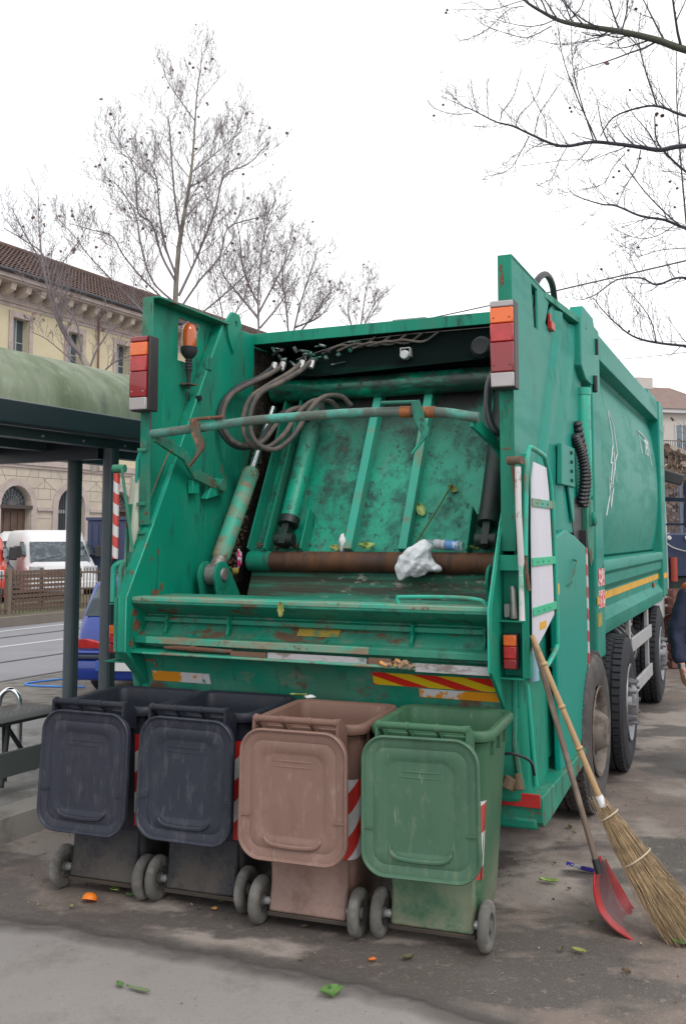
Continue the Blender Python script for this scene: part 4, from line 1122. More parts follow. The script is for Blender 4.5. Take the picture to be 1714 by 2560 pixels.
# old filled joint between the two surfaces: a soft-edged band of dark dirt
def dirt_band(name, line, w_lo, w_hi, z, col, seed, amax=0.9):
    sm = catmull([(x, y, z) for x, y in line], 10)
    rg = random.Random(seed)
    V, F, Fd = [], [], []
    K = (-1.0, -0.55, -0.15, 0.15, 0.55, 1.0)
    A_ = (0.0, 0.45, 1.0, 1.0, 0.5, 0.0)
    for i in range(len(sm)):
        d_ = (sm[min(i + 1, len(sm) - 1)] - sm[max(i - 1, 0)])
        n = Vector((-d_.y, d_.x, 0)).normalized()
        wob = 0.012 * math.sin(i * 0.7) + rg.uniform(-0.006, 0.006)
        for k, a in zip(K, A_):
            V.append(tuple(sm[i] + n * ((w_hi if k > 0 else w_lo) * k + wob)))
            Fd.append(a)
    m_ = len(K)
    for i in range(len(sm) - 1):
        for k in range(m_ - 1):
            F.append((i * m_ + k, i * m_ + k + 1, (i + 1) * m_ + k + 1, (i + 1) * m_ + k))
    o = MB().add(V, F).build(name, col, smooth=0)
    at_ = o.data.attributes.new('fade', 'FLOAT', 'POINT')
    at_.data.foreach_set('value', Fd)
    return tag(o, kind='structure')
def fade_mat(name, c, amax, s):
    m = mat(name, c, 0.9, var=0.2, bump=0.2)
    t = m.node_tree
    b = t.nodes['Principled BSDF']
    a = t.nodes.new('ShaderNodeAttribute')
    a.attribute_name = 'fade'
    tcn = t.nodes.new('ShaderNodeTexCoord')
    n = t.nodes.new('ShaderNodeTexNoise')
    n.inputs['Scale'].default_value = s
    n.inputs['Detail'].default_value = 9
    t.links.new(tcn.outputs['Object'], n.inputs['Vector'])
    r = t.nodes.new('ShaderNodeMapRange')
    r.inputs['From Min'].default_value = 0.3
    r.inputs['From Max'].default_value = 0.6
    r.inputs['To Min'].default_value = 0.45
    r.inputs['To Max'].default_value = 1.3
    t.links.new(n.outputs['Fac'], r.inputs['Value'])
    k = t.nodes.new('ShaderNodeMath')
    k.operation = 'MULTIPLY'
    k.use_clamp = True
    t.links.new(a.outputs['Fac'], k.inputs[0])
    t.links.new(r.outputs['Result'], k.inputs[1])
    k2 = t.nodes.new('ShaderNodeMath')
    k2.operation = 'MULTIPLY'
    k2.inputs[1].default_value = amax
    t.links.new(k.outputs[0], k2.inputs[0])
    t.links.new(k2.outputs[0], b.inputs['Alpha'])
    return m
dirt_band('joint_dirt', seam[:-2], 0.15, 0.12, 0.009, fade_mat('joint_dirt_brown', (0.135, 0.118, 0.110), 0.9, 6), 2)
dirt_band('joint_line', seam[:-2], 0.040, 0.05, 0.013, fade_mat('joint_dirt_dark', (0.10, 0.088, 0.080), 0.7, 9), 5)

S_M = Matrix.Rotation(-R(28), 4, 'Z')
def Sp(u, v, z=0):
    return S_M @ Vector((u, v, z))
def sstrip(name, u0, u1, v0, v1, z, m, **k):
    P = [Sp(u0, v0, z), Sp(u1, v0, z), Sp(u1, v1, z), Sp(u0, v1, z)]
    return tag(MB().add(P, [(0, 1, 2, 3)]).build(name, m, smooth=0), **k)
# cobble verge, tram road, markings, rails, far kerb
m_cob = mat('stone_sett_paving', (0.16, 0.145, 0.13), 0.85, bump=0.3, bscale=30, layers=[
    dict(c=(0.06, 0.055, 0.05), s=7, st=(0.5, 1.6, 1), lo=0.50, hi=0.58, a=0.8), dict(c=(0.26, 0.24, 0.22), s=4, lo=0.5, hi=0.65, a=0.5, seed=4)])
sstrip('stone_paving', -9.75, -4.88, -6, 60, 0.003, m_cob, kind='structure')
m_road = mat('tram_road', (0.215, 0.215, 0.235), 0.75, var=0.06, layers=[dict(c=(0.15, 0.15, 0.165), s=0.6, st=(1, 1, 1), lo=0.5, hi=0.7, a=0.6)])
sstrip('road', -15.6, -9.75, -6, 120, 0.004, m_road, kind='structure')
m_rail = mat('tram_rail', (0.07, 0.065, 0.065), 0.5, metal=0.5)
for u in (-9.85, -11.33, -14.05):
    sstrip('tram_rail', u - 0.045, u + 0.045, -6, 120, 0.009, m_rail, kind='structure')
for u in (-12.9, -15.0):
    sstrip('road_line', u - 0.06, u + 0.06, -6, 120, 0.009, mat('road_line_white', (0.5, 0.5, 0.52), 0.8, var=0.1), kind='structure')
m_conc = mat('concrete_kerb', (0.30, 0.29, 0.28), 0.9, var=0.1, bump=0.3, layers=[dict(c=(0.16, 0.14, 0.12), s=2, lo=0.5, hi=0.65, a=0.7)])
def sbox(name, u0, u1, v0, v1, z0, z1, m, **k):
    o = MB().box(u0, u1, v0, v1, z0, z1).build(name, m, smooth=0)
    o.rotation_euler = (0, 0, -R(28))
    return tag(o, **k)
sbox('kerb', -15.75, -15.6, -6, 120, -0.05, 0.20, mat('brown_kerb', (0.17, 0.145, 0.125), 0.9, var=0.15), kind='structure')
m_soil = mat('verge_soil', (0.10, 0.08, 0.055), 0.95, bump=0.6, bscale=10, layers=[dict(c=(0.10, 0.13, 0.04), s=3, lo=0.5, hi=0.6, a=0.8)])
sbox('verge', -20.0, -15.75, -6, 120, -0.05, 0.19, m_soil, kind='structure')
# waiting platform of the tram stop
m_plat = mat('platform_concrete', (0.24, 0.235, 0.23), 0.88, var=0.1, bump=0.2, layers=[dict(c=(0.13, 0.12, 0.11), s=2.4, lo=0.5, hi=0.64, a=0.8), dict(c=(0.36, 0.36, 0.36), s=8, lo=0.56, hi=0.66, a=0.6, seed=3)])
sbox('platform', -7.0, -4.93, -6, 8.4, -0.05, 0.148, m_plat, kind='structure')
sbox('platform_kerb', -4.93, -4.70, -6, 8.4, -0.05, 0.152, mat('kerb_stone', (0.27, 0.25, 0.235), 0.85, var=0.12, bump=0.3, layers=[dict(c=(0.13, 0.11, 0.10), s=3, lo=0.45, hi=0.6, a=0.8)]), kind='structure')

# ================================================================== WHEELIE BINS
def ring3(w, h, r, z, cy, n=5):
    return [(x, y + cy, z) for x, y in rr(w, h, r, n)]
def make_bin(loc, rz, m_body, m_lid, sticker, label, lid_w=0.53, lid_h=0.70, seed=0, tilt=0.0):
    rng = random.Random(seed)
    e = empty('wheelie_bin', (loc[0], loc[1], 0), rz, label=label, cat='wheelie bin', group='wheelie bins in a row behind the lorry')
    lid_h *= 0.93
    # shell: outside up, over the rim, and down the inside
    rings = [ring3(0.40, 0.45, 0.03, 0.075, 0.265), ring3(0.405, 0.47, 0.03, 0.085, 0.265), ring3(0.43, 0.48, 0.04, 0.20, 0.268), ring3(0.525, 0.575, 0.06, 0.90, 0.265), ring3(0.53, 0.58, 0.06, 0.925, 0.265),
             ring3(0.515, 0.565, 0.055, 0.93, 0.265), ring3(0.518, 0.57, 0.055, 0.955, 0.265)]
    inner = [ring3(0.520, 0.572, 0.055, 0.975, 0.265), ring3(0.51, 0.56, 0.05, 0.968, 0.265), ring3(0.50, 0.55, 0.05, 0.90, 0.265), ring3(0.40, 0.39, 0.04, 0.12, 0.27)]
    MB().loft(rings + inner).build('body', m_body, e, smooth=40)
    rim = [ring3(0.53, 0.585, 0.06, 0.940, 0.265), ring3(0.585, 0.645, 0.085, 0.938, 0.265), ring3(0.595, 0.655, 0.09, 0.950, 0.265), ring3(0.595, 0.655, 0.09, 0.972, 0.265), ring3(0.575, 0.635, 0.08, 0.984, 0.265), ring3(0.535, 0.59, 0.06, 0.984, 0.265), ring3(0.515, 0.57, 0.055, 0.974, 0.265)]
    rim = [rg for rg in rim]
    MB().loft(rim + [rim[0]], cap0=False, cap1=False).build('rim', m_body, e, smooth=50)
    # hinge wall, handle and webs
    mb = MB().box(-0.205, 0.205, -0.075, -0.058, 0.86, 0.965)
    hd = mb.build('hinge_plate', m_body, e, bevel=0.004)
    mb = MB().tube([(-0.215, -0.165, 1.012), (0.215, -0.165, 1.012)], 0.0165, 14)
    for x in (-0.2, -0.07, 0.07, 0.2):
        mb.tube([(x - 0.008, -0.165, 1.012), (x + 0.008, -0.165, 1.012)], 0.0195, 14)
        mb.prism([(-0.17, 1.02), (-0.06, 0.968), (-0.06, 0.88), (-0.085, 0.93), (-0.13, 0.97), (-0.175, 1.0)], x - 0.006, x + 0.006)
    for x in (-0.212, 0.212):
        mb.prism([(-0.18, 1.02), (-0.15, 1.03), (-0.06, 0.975), (-0.06, 0.87), (-0.14, 0.90), (-0.185, 0.93)], x - 0.007, x + 0.007)
    mb.build('handle', m_body, e, smooth=40)
    # lid hanging open behind, underside outwards
    W, Hh = lid_w, lid_h
    def lr(w, h, r, y, dz=0.0, bulge=1.0):
        o = []
        for x, z in rr(w, h, r, 7):
            k = 1 + 0.035 * (1 - (2 * z / h) ** 2) * bulge
            kz = 1 + 0.03 * (1 - (2 * x / w) ** 2) * bulge
            o.append((x * k * (1 - 0.02 * z / h), y, z * kz + dz))
        return o
    L = []
    L.append(lr(W - 0.03, Hh - 0.03, 0.085, 0.03))
    L.append(lr(W - 0.006, Hh - 0.006, 0.096, 0.026))
    L.append(lr(W, Hh, 0.10, 0.012))
    L.append(lr(W, Hh, 0.10, -0.006))
    L.append(lr(W - 0.010, Hh - 0.010, 0.096, -0.012))
    L.append(lr(W - 0.026, Hh - 0.026, 0.088, -0.008))
    L.append(lr(W - 0.034, Hh - 0.034, 0.084, 0.000))
    L.append(lr(W - 0.10, Hh - 0.10, 0.058, 0.003))
    L.append(lr(W - 0.107, Hh - 0.107, 0.055, 0.0055))
    L.append(lr(W - 0.118, Hh - 0.118, 0.05, 0.0035))
    L.append(lr(W - 0.20, Hh - 0.19, 0.060, 0.002, 0.0))
    L.append(lr(W - 0.225, Hh - 0.215, 0.050, 0.010, 0.0))
    L.append(lr(W - 0.24, Hh - 0.23, 0.045, 0.0105, 0.0))
    L.append(lr(0.12, 0.2, 0.04, 0.008, 0.0))
    mb = MB().loft(L)
    for zz, ww in ((0.21, 0.18), (0.155, 0.22), (0.13, 0.22)):
        st = len(mb.v)
        mb.tube([(-ww / 2, 0.0135, zz), (-ww / 4, 0.0105, zz), (ww / 4, 0.0105, zz), (ww / 2, 0.0135, zz)], 0.0045, 6)
    # U-shaped lower ridge
    mb.tube(catmull([(-0.145, 0.008, -0.17), (-0.135, 0.0, -0.20), (-0.10, -0.003, -0.222), (0.0, -0.003, -0.228), (0.10, -0.003, -0.222), (0.135, 0.0, -0.20), (0.145, 0.008, -0.17)], 5), [0.004] * 4 + [0.011] * 23 + [0.004] * 4, 8)
    for x in (-1, 1):
        mb.cbox((x * (W / 2 - 0.03), -0.004, -0.10), (0.05, 0.006, 0.006))
    ld = mb.build('lid', m_lid, e, smooth=40)
    ld.location = (rng.uniform(-0.006, 0.006), -0.205, 0.968 - Hh / 2)
    ld.rotation_euler = (R(tilt), R(rng.uniform(-0.8, 0.8)), 0)
    # side sticker
    if sticker:
        y0, y1, z0, z1, ms = sticker
        def fx(z):
            return (0.43 + (0.525 - 0.43) * (z - 0.20) / 0.70) / 2 + 0.0015
        def ringpts(z, off):
            t = (z - 0.20) / 0.70
            w_, d_, r_, cy_ = 0.43 + 0.095 * t + 2 * off, 0.48 + 0.095 * t + 2 * off, 0.04 + 0.02 * t + off, 0.268 - 0.003 * t
            P = []
            if y0 < -0.01:
                P.append((w_ / 2 - r_ - 0.012, cy_ - d_ / 2, z))
            for k in range(7):
                a = R(-90 + 90 * k / 6)
                P.append((w_ / 2 - r_ + r_ * math.cos(a), cy_ - d_ / 2 + r_ + r_ * math.sin(a), z))
            P = [p for p in P if p[1] >= y0 - 0.02]
            P.append((w_ / 2, y1, z))
            return P
        rows_ = [ringpts(z0 + (z1 - z0) * k / 4, 0.0018) for k in range(5)]
        nm = min(len(r_) for r_ in rows_)
        rows_ = [r_[-nm:] for r_ in rows_]
        so = MB().loft(rows_, cap0=False, cap1=False, closed=False).build('striped_sticker', ms, e, smooth=40)
    # side ribs under the rim
    for y in (0.10, 0.26, 0.42):
        for s in (-1, 1):
            MB().cbox((s * 0.268, y, 0.90), (0.02, 0.012, 0.09)).build('rib', m_body, e)
    # axle and wheels
    MB().tube([(-0.262, 0.0, 0.112), (0.262, 0.0, 0.112)], 0.0125, 10).build('axle', M['galv'], e)
    for s in (-1, 1):
        MB().tube([(s * 0.20, 0.0, 0.112), (s * 0.228, 0.0, 0.112)], 0.019, 12).build('axle_sleeve', M['galv'], e)
    MB().prism([(-0.028, 0.072), (-0.022, 0.098), (0.0, 0.20), (0.012, 0.34), (0.04, 0.34), (0.04, 0.072)], -0.198, 0.198).build('axle_housing', m_body, e, bevel=0.012)
    MB().prism([(-0.024, 0.050), (0.10, 0.045), (0.10, 0.071), (-0.026, 0.071)], -0.205, 0.205).build('base_strip', mat('base_strip_dark', (0.07, 0.055, 0.045), 0.9, var=0.3) if 'base_strip_dark' not in bpy.data.materials else bpy.data.materials['base_strip_dark'], e, bevel=0.004)  # dark brown strip along the bottom of the body
    for s in (-1, 1):
        wl = MB().lathe([(-0.022, 0.060), (-0.027, 0.080), (-0.024, 0.098), (-0.014, 0.109), (-0.004, 0.1115), (0.004, 0.1115), (0.014, 0.109), (0.024, 0.098), (0.027, 0.080), (0.022, 0.060)], (s * 0.252, 0, 0.1125), 'x', 36, closed=True).build('wheel', M['rubber_bin'], e, smooth=60)
        mb = MB().lathe([(-0.014, 0.064), (-0.014, 0.058), (-0.003, 0.054), (-0.002, 0.03), (-0.024, 0.026), (-0.026, 0.0)], (s * 0.252, 0, 0.1125), 'x', 24, c0=False)
        mb.lathe([(0.014, 0.064), (0.014, 0.058), (0.003, 0.054), (0.002, 0.03), (0.024, 0.026), (0.026, 0.0)], (s * 0.252, 0, 0.1125), 'x', 24, c0=False)
        for k in range(6):
            a = PI * k / 3
            c = Vector((s * 0.252, 0.046 * math.cos(a), 0.1125 + 0.046 * math.sin(a)))
            mb.cbox(c, (0.024, 0.034, 0.006), Matrix.Rotation(a, 3, 'X'))
        mb.build('hub', M['rubber_bin'], wl)
    return e
dn = (0.12, 0.105, 0.09)
navy = bin_mat('dark_navy_plastic', (0.019, 0.022, 0.033), dn, 0.48)
navy2 = bin_mat('charcoal_blue_plastic', (0.017, 0.020, 0.031), dn, 0.48)
brown = bin_mat('brown_plastic', (0.175, 0.098, 0.076), (0.34, 0.24, 0.21), 0.5)
green = bin_mat('green_plastic', (0.046, 0.132, 0.072), (0.27, 0.25, 0.18), 0.5)
lnavy = bin_mat('navy_lid_plastic', (0.031, 0.034, 0.050), (0.13, 0.13, 0.14), 0.42, lid=True)
lnavy2 = bin_mat('charcoal_lid_plastic', (0.029, 0.033, 0.049), (0.15, 0.15, 0.16), 0.42, lid=True)
lbrown = bin_mat('brown_lid_plastic', (0.222, 0.134, 0.108), (0.42, 0.30, 0.27), 0.45, lid=True)
lgreen = bin_mat('green_lid_plastic', (0.064, 0.142, 0.090), (0.22, 0.25, 0.17), 0.45, lid=True)
zst = stripes('sticker_red_white', (0.55, 0.02, 0.015), (0.60, 0.60, 0.60), R(-48), 6.2, 0.5, axes=('s', 2), off=0.2)
RZ = -R(19.7)
make_bin((-1.265, 5.300), RZ, navy, lnavy, (-0.02, 0.22, 0.36, 0.84, zst), 'dark navy wheelie bin at the left end of the row, beside the bench', 0.515, 0.645, 1, -3)
make_bin((-0.722, 5.120), RZ, navy2, lnavy2, (-0.02, 0.22, 0.34, 0.84, zst), 'dark navy wheelie bin directly left of the brown one, lid hanging open', 0.52, 0.635, 2, -2)
make_bin((-0.165, 4.815), RZ, brown, lbrown, (-0.02, 0.12, 0.34, 0.72, zst), 'brown wheelie bin between a navy bin and the green bin, lid hanging open', 0.53, 0.635, 3, -1)
make_bin((0.415, 4.655), RZ, green, lgreen, (-0.02, 0.036, 0.30, 0.66, stripes('sticker_white_red', (0.45, 0.07, 0.06), (0.62, 0.62, 0.6), R(-75), 3.6, 0.45, axes=('s', 2))), 'dusty green wheelie bin at the right end of the row, lid hanging open', 0.54, 0.66, 4, -1)

# ================================================================== TRAM SHELTER (street frame)
sh = empty('tram_shelter', (0, 0, 0), -R(28), label='dark tram stop shelter with a mossy green vaulted roof, left of the lorry', cat='shelter')
m_post = mat('shelter_dark_green', (0.070, 0.092, 0.108), 0.4, var=0.12, layers=[dict(c=(0.06, 0.075, 0.07), s=5, st=(1, 1, 0.3), lo=0.5, hi=0.7, a=0.6)])
m_fas = mat('shelter_fascia', (0.014, 0.021, 0.028), 0.35, var=0.1)
m_moss = mat('mossy_roof', (0.20, 0.235, 0.165), 0.75, var=0.10, bump=0.1, layers=[
    dict(c=(0.105, 0.135, 0.075), s=1.6, st=(1.5, 2.2, 0.25), lo=0.42, hi=0.62, a=0.85, d=10),
    dict(c=(0.10, 0.12, 0.10), s=3.5, st=(1.4, 1.6, 0.3), lo=0.55, hi=0.68, a=0.7, seed=4),
    dict(c=(0.33, 0.38, 0.30), s=9, st=(1, 1, 0.4), lo=0.55, hi=0.7, a=0.5, seed=6)])
V0, V1 = -1.5, 7.15
arc = [(-5.62 + 0.87 * math.cos(R(a)), 2.745 + 0.50 * math.sin(R(a))) for a in range(0, 181, 9)]
arc_in = [(x * 1.0 + (0.012 if x < -5.62 else -0.012), z - 0.012) for x, z in arc]
mb = MB().prism(arc + arc_in[::-1], V0, V1, axis='y')
mb.build('roof', m_moss, sh, smooth=50)
mb = MB().prism([(-4.755, 2.75), (-4.735, 2.745), (-4.72, 2.60), (-4.74, 2.585), (-4.78, 2.585), (-4.78, 2.745)], V0, V1, axis='y')
mb.prism([(-6.485, 2.75), (-6.505, 2.745), (-6.52, 2.60), (-6.5, 2.585), (-6.46, 2.585), (-6.46, 2.745)], V0, V1, axis='y')
mb.build('fascia', m_fas, sh, bevel=0.004)
MB().box(-4.75, -4.742, V0, V1, 2.742, 2.752).build('trim', M['galv'], sh)
MB().box(-6.46, -4.78, V0, V1, 2.66, 2.70).build('ceiling', m_fas, sh)
for u in (-5.0, -5.62, -6.24):
    mb = MB().box(u - 0.05, u + 0.05, V0, V1 - 0.05, 2.54, 2.60).box(u - 0.062, u + 0.062, V0, V1 - 0.05, 2.60, 2.66)
    bm_ = mb.build('beam', m_post, sh, bevel=0.004)
for v in (5.60, 2.2):
    MB().box(-6.2, -5.05, v - 0.04, v + 0.04, 2.46, 2.64).build('cross_beam', m_fas, sh, bevel=0.003)
def post(u, v, k=1.0):
    mb = MB().prism(rr(0.085 * k, 0.085 * k, 0.03, 4, u, v), 0.15, 2.54, axis='z')
    mb.box(u - 0.052, u - 0.044, v - 0.03, v + 0.03, 0.15, 2.54)
    mb.box(u + 0.044, u + 0.052, v - 0.03, v + 0.03, 0.15, 2.54)
    mb.box(u - 0.075, u + 0.075, v - 0.075, v + 0.075, 0.15, 0.165)
    mb.build('post', m_post, sh, smooth=40)
for u, v in ((-4.985, 5.635), (-5.60, 5.905), (-5.0, 2.2), (-5.6, 2.2)):
    post(u, v, 1.15)
mb = MB()
for v in (4.9, 5.3, 5.75, 6.1, 6.6):
    mb.lathe([(0, 0.012), (0.01, 0.008)], (-4.95, v, 2.57), 'x', 8)
mb.build('bolt', M['galv'], sh)
# low rail board between short posts
bd2 = tag(empty('low_barrier', (0, 0, 0), -R(28)), 'grey metal board rail on a short post in front of the perforated bench', 'barrier')
MB().box(-5.015, -4.99, 4.50, 5.30, 0.305, 0.465).build('board', mat('barrier_grey_green', (0.075, 0.085, 0.085), 0.5, var=0.15), bd2, bevel=0.004)
MB().box(-5.05, -4.985, 4.44, 4.535, 0.15, 0.62).build('post', m_post, bd2, bevel=0.004)
MB().box(-5.05, -4.985, 5.27, 5.33, 0.15, 0.62).build('post', m_post, bd2, bevel=0.004)
# perforated bench
bn = tag(empty('bench', (0, 0, 0), -R(28)), 'black perforated metal bench behind the low grey board, left edge', 'bench')
m_bn = mat('bench_black', (0.022, 0.026, 0.028), 0.45, var=0.1)
mb = MB().prism([(-5.20, 0.585), (-5.19, 0.61), (-5.25, 0.632), (-5.62, 0.632), (-5.68, 0.60), (-5.64, 0.58), (-5.30, 0.565)], 3.2, 5.45, axis='y')
mb.build('seat', m_bn, bn, bevel=0.004)
mb = MB()
for i in range(75):
    for j in range(4):
        v = 3.3 + i * 0.028
        u = -5.27 - 0.05 * j - (0.012 if i % 2 else 0)
        mb.cbox((u, v, 0.6325), (0.012, 0.012, 0.002))
mb.build('perforation', mat('perforation_light', (0.20, 0.21, 0.21), 0.7), bn)['kind'] = 'stuff'
for v in (4.2, 5.05):
    for (a, b) in (((-5.35, v, 0.58), (-5.30, v - 0.10, 0.15)), ((-5.40, v, 0.58), (-5.42, v + 0.04, 0.15)), ((-5.44, v + 0.02, 0.58), (-5.5, v + 0.40, 0.15))):
        MB().tube([a, b], 0.017, 10).build('leg', m_bn, bn)
# chrome hoop
hp = Vector((-2.50, 7.40, 0))
h = MB().tube(catmull([(-0.085, 0, 0.15), (-0.083, 0, 0.45), (-0.080, 0, 0.60), (-0.06, 0, 0.69), (0, 0, 0.73), (0.06, 0, 0.69), (0.080, 0, 0.60), (0.083, 0, 0.45), (0.085, 0, 0.15)], 5), 0.020, 14).build('chrome_hoop', M['chrome'], smooth=60)
h.location = (hp.x, hp.y, 0)
tag(h, 'shiny chrome hoop standing behind the black bench', 'hoop')
# blue rope on the paving
rp = MB().tube(catmull([(-3.45, 12.85, 0.015), (-3.62, 12.9, 0.015), (-3.85, 12.72, 0.015), (-4.02, 12.48, 0.015), (-3.88, 12.32, 0.015), (-3.6, 12.25, 0.015), (-3.2, 12.2, 0.015)], 6), 0.013, 8).build('blue_rope', mat('blue_plastic_rope', (0.06, 0.22, 0.62), 0.5), smooth=60)
tag(rp, 'loop of blue plastic rope lying on the paving behind the shelter', 'rope')
# ================================================================== TREES
_F = Vector((0, math.cos(math.atan(209 / 2420)), math.sin(math.atan(209 / 2420))))
_U = Vector((0, -_F.z, _F.y))
def at(x, y, Y):
    d = _F + Vector((1, 0, 0)) * ((x - 857) / 2420) - _U * ((y - 1131) / 2420)
    return Vector((0, 0, 1.88)) + d * (Y / d.y)

class Tree:
    def __init__(s, seed, up=0.25, leafp=0.0, minr=0.004, wob=0.16, leaf=0.05, ballp=0.0):
        s.rng = random.Random(seed)
        s.trunk, s.crown, s.leaves = MB(), MB(), MB()
        s.up, s.leafp, s.minr, s.wob, s.leaf, s.ballp = up, leafp, minr, wob, leaf, ballp
    def addleaf(s, p, k=1.0):
        r = s.rng
        a = s.leaf * r.uniform(0.5, 1.15) * k
        rot = Euler((r.uniform(0, 6), r.uniform(0, 6), r.uniform(0, 6))).to_matrix()
        pts = [Vector((x * a, y * a, z * a)) for x, y, z in ((-0.5, -0.3, 0.1), (0.0, -0.55, -0.1), (0.5, -0.25, 0.12), (0.38, 0.3, -0.05), (0.0, 0.6, 0.1), (-0.4, 0.3, -0.1))]
        o = p + Vector((0, 0, -a * 0.5))
        s.leaves.add([rot @ q + o for q in pts], [(0, 1, 2, 3, 4, 5)])
    def branch(s, p, d, L, r, lev, n=None, taper=0.25):
        rg = s.rng
        n = n or (6 if lev > 0 else 4)
        pts = [p.copy()]
        d = d.normalized()
        for i in range(n):
            d = d + Vector((rg.uniform(-1, 1), rg.uniform(-1, 1), rg.uniform(-1, 1))) * s.wob + Vector((0, 0, s.up * 0.35))
            d.normalize()
            pts.append(pts[-1] + d * (L / n))
        rs = [max(s.minr * 0.6, r * (1 - (1 - taper) * i / n)) for i in range(n + 1)]
        s.crown.tube(pts, rs, 5 if r > 0.02 else (4 if r > 0.009 else 3), caps=False)
        s.spawn(pts, rs, L, lev)
    def spawn(s, pts, rs, L, lev, dens=1.0, side=None, start=0.15):
        rg = s.rng
        if lev <= 0:
            if s.leafp and rg.random() < s.leafp:
                s.addleaf(pts[rg.choice((-1, -1, -2))])
            return
        m = max(3, int((5.0 if lev > 1 else 5.5) * dens * (0.75 + L * 0.35)))
        for k in range(m):
            t = start + (1 - start) * (k + rg.random()) / m
            x = t * (len(pts) - 1)
            i = min(int(x), len(pts) - 2)
            q = pts[i].lerp(pts[i + 1], x - i)
            ax = (pts[i + 1] - pts[i]).normalized()
            perp = ax.orthogonal()
            perp.rotate(Matrix.Rotation(rg.uniform(0, 2 * PI), 3, ax))
            if side is not None:
                perp = (perp + side * 1.2).normalized()
            ang = rg.uniform(0.55, 0.95)
            d = ax * math.cos(ang) + perp * math.sin(ang) + Vector((0, 0, s.up * 0.6))
            l2 = L * rg.uniform(0.30, 0.58) * (1.15 - 0.45 * t)
            r2 = max(s.minr, rs[i] * rg.uniform(0.42, 0.62))
            s.branch(q, d, l2, r2, lev - 1)
    def limb(s, pts, r0, r1, lev=2, L=None, dens=1.0, tgt=None, start=0.15, side=None):
        P = catmull(pts, 4)
        k = len(P)
        rs = [r0 + (r1 - r0) * i / (k - 1) for i in range(k)]
        (tgt or s.crown).tube(P, rs, 8 if r0 > 0.04 else 6, caps=True)
        tot = sum((P[i + 1] - P[i]).length for i in range(k - 1))
        s.spawn(P, [max(s.minr * 1.5, x * 0.75) for x in rs], L or tot * 0.55, lev, dens * (tot / (L or tot * 0.55)) ** 0.6 * 1.5, side, start)
    def build(s, mt, mc, ml, label, group=None, cat='tree', name='plane_tree'):
        e = empty(name, label=label, cat=cat, group=group)
        if s.trunk.v:
            s.trunk.build('trunk', mt, e, smooth=60)
        s.crown.build('crown', mc, e, smooth=60)
        if s.leaves.v:
            s.leaves.build('dry_leaves', ml, e, smooth=0)['kind'] = 'stuff'
        return e
m_bark = mat('pale_plane_bark', (0.30, 0.27, 0.23), 0.9, var=0.15, layers=[dict(c=(0.09, 0.075, 0.065), s=2.5, st=(1, 1, 0.5), lo=0.45, hi=0.6, a=0.8)])
m_twig = mat('grey_twigs', (0.20, 0.17, 0.18), 0.9, var=0.2)
m_twig2 = mat('dark_twigs', (0.055, 0.05, 0.065), 0.9, var=0.2)
m_limb = mat('green_grey_bark', (0.075, 0.08, 0.06), 0.9, var=0.25, bump=0.3)
m_leaf = mat('dry_brown_leaf', (0.19, 0.11, 0.09), 0.85, var=0.35)

# big plane tree behind the left wing
D = 28
T1 = Tree(11, up=0.34, leafp=0.028, minr=0.0055, wob=0.12, leaf=0.095)
def ltr(l, D, seed, dev=1.2):
    r = random.Random(seed)
    dy = r.uniform(-dev, dev)
    n = len(l)
    return [at(x, y, D + dy * i / (n - 1)) for i, (x, y) in enumerate(l)]
T1.limb([at(x, y, D) for x, y in [(430, 1240), (432, 1000), (437, 800), (441, 700), (447, 620)]], 0.09, 0.07, lev=0, tgt=T1.trunk)
T1.limb([at(x, y, D) for x, y in [(447, 620), (460, 540), (474, 460), (482, 390), (487, 320)]], 0.07, 0.026, lev=3, L=3.4, tgt=T1.trunk, start=0.2)
for i, (l, r0, r1, L) in enumerate([
    ([(487, 320), (492, 240), (500, 180), (506, 130)], .05, .012, 1.3),
    ([(486, 300), (450, 250), (420, 205), (405, 165)], .035, .01, 1.1),
    ([(480, 430), (520, 400), (560, 365), (610, 325)], .035, .012, 1.3),
    ([(452, 590), (438, 500), (430, 410), (425, 330), (420, 290)], .06, .018, 1.6),
    ([(441, 690), (415, 620), (400, 540), (392, 450), (375, 400)], .06, .018, 1.7),
    ([(437, 700), (405, 640), (380, 560), (345, 530), (340, 440), (325, 400), (300, 380)], .06, .015, 1.6),
    ([(447, 740), (480, 670), (510, 600), (540, 520), (560, 440), (620, 410), (660, 370)], .07, .015, 1.7),
    ([(445, 780), (500, 700), (550, 640), (570, 570), (640, 545), (670, 535)], .06, .014, 1.6),
    ([(440, 790), (400, 740), (360, 700), (310, 640), (280, 590), (230, 575), (180, 560)], .055, .012, 1.5),
    ([(440, 760), (380, 700), (350, 600), (340, 540), (300, 470), (260, 440)], .05, .012, 1.5),
    ([(505, 660), (480, 610), (470, 560), (520, 480), (545, 420)], .03, .01, 1.2),
    ([(440, 830), (380, 800), (320, 740), (270, 690), (215, 630), (190, 595), (140, 540)], .05, .012, 1.3),
    ([(450, 820), (520, 770), (600, 700), (650, 640), (680, 560)], .05, .012, 1.5),
    ([(392, 450), (330, 400), (290, 340), (270, 300)], .025, .01, 1.1),
    ([(545, 500), (560, 420), (590, 330), (610, 270)], .03, .01, 1.1)]):
    T1.limb(ltr(l, D, i + 5, 1.6), r0 * .62, r1 * .75, lev=3, L=L * 2.0, dens=1.65)
T1.build(m_bark, m_twig, m_leaf, 'tall bare plane tree rising behind the left wing of the lorry, tallest crown')
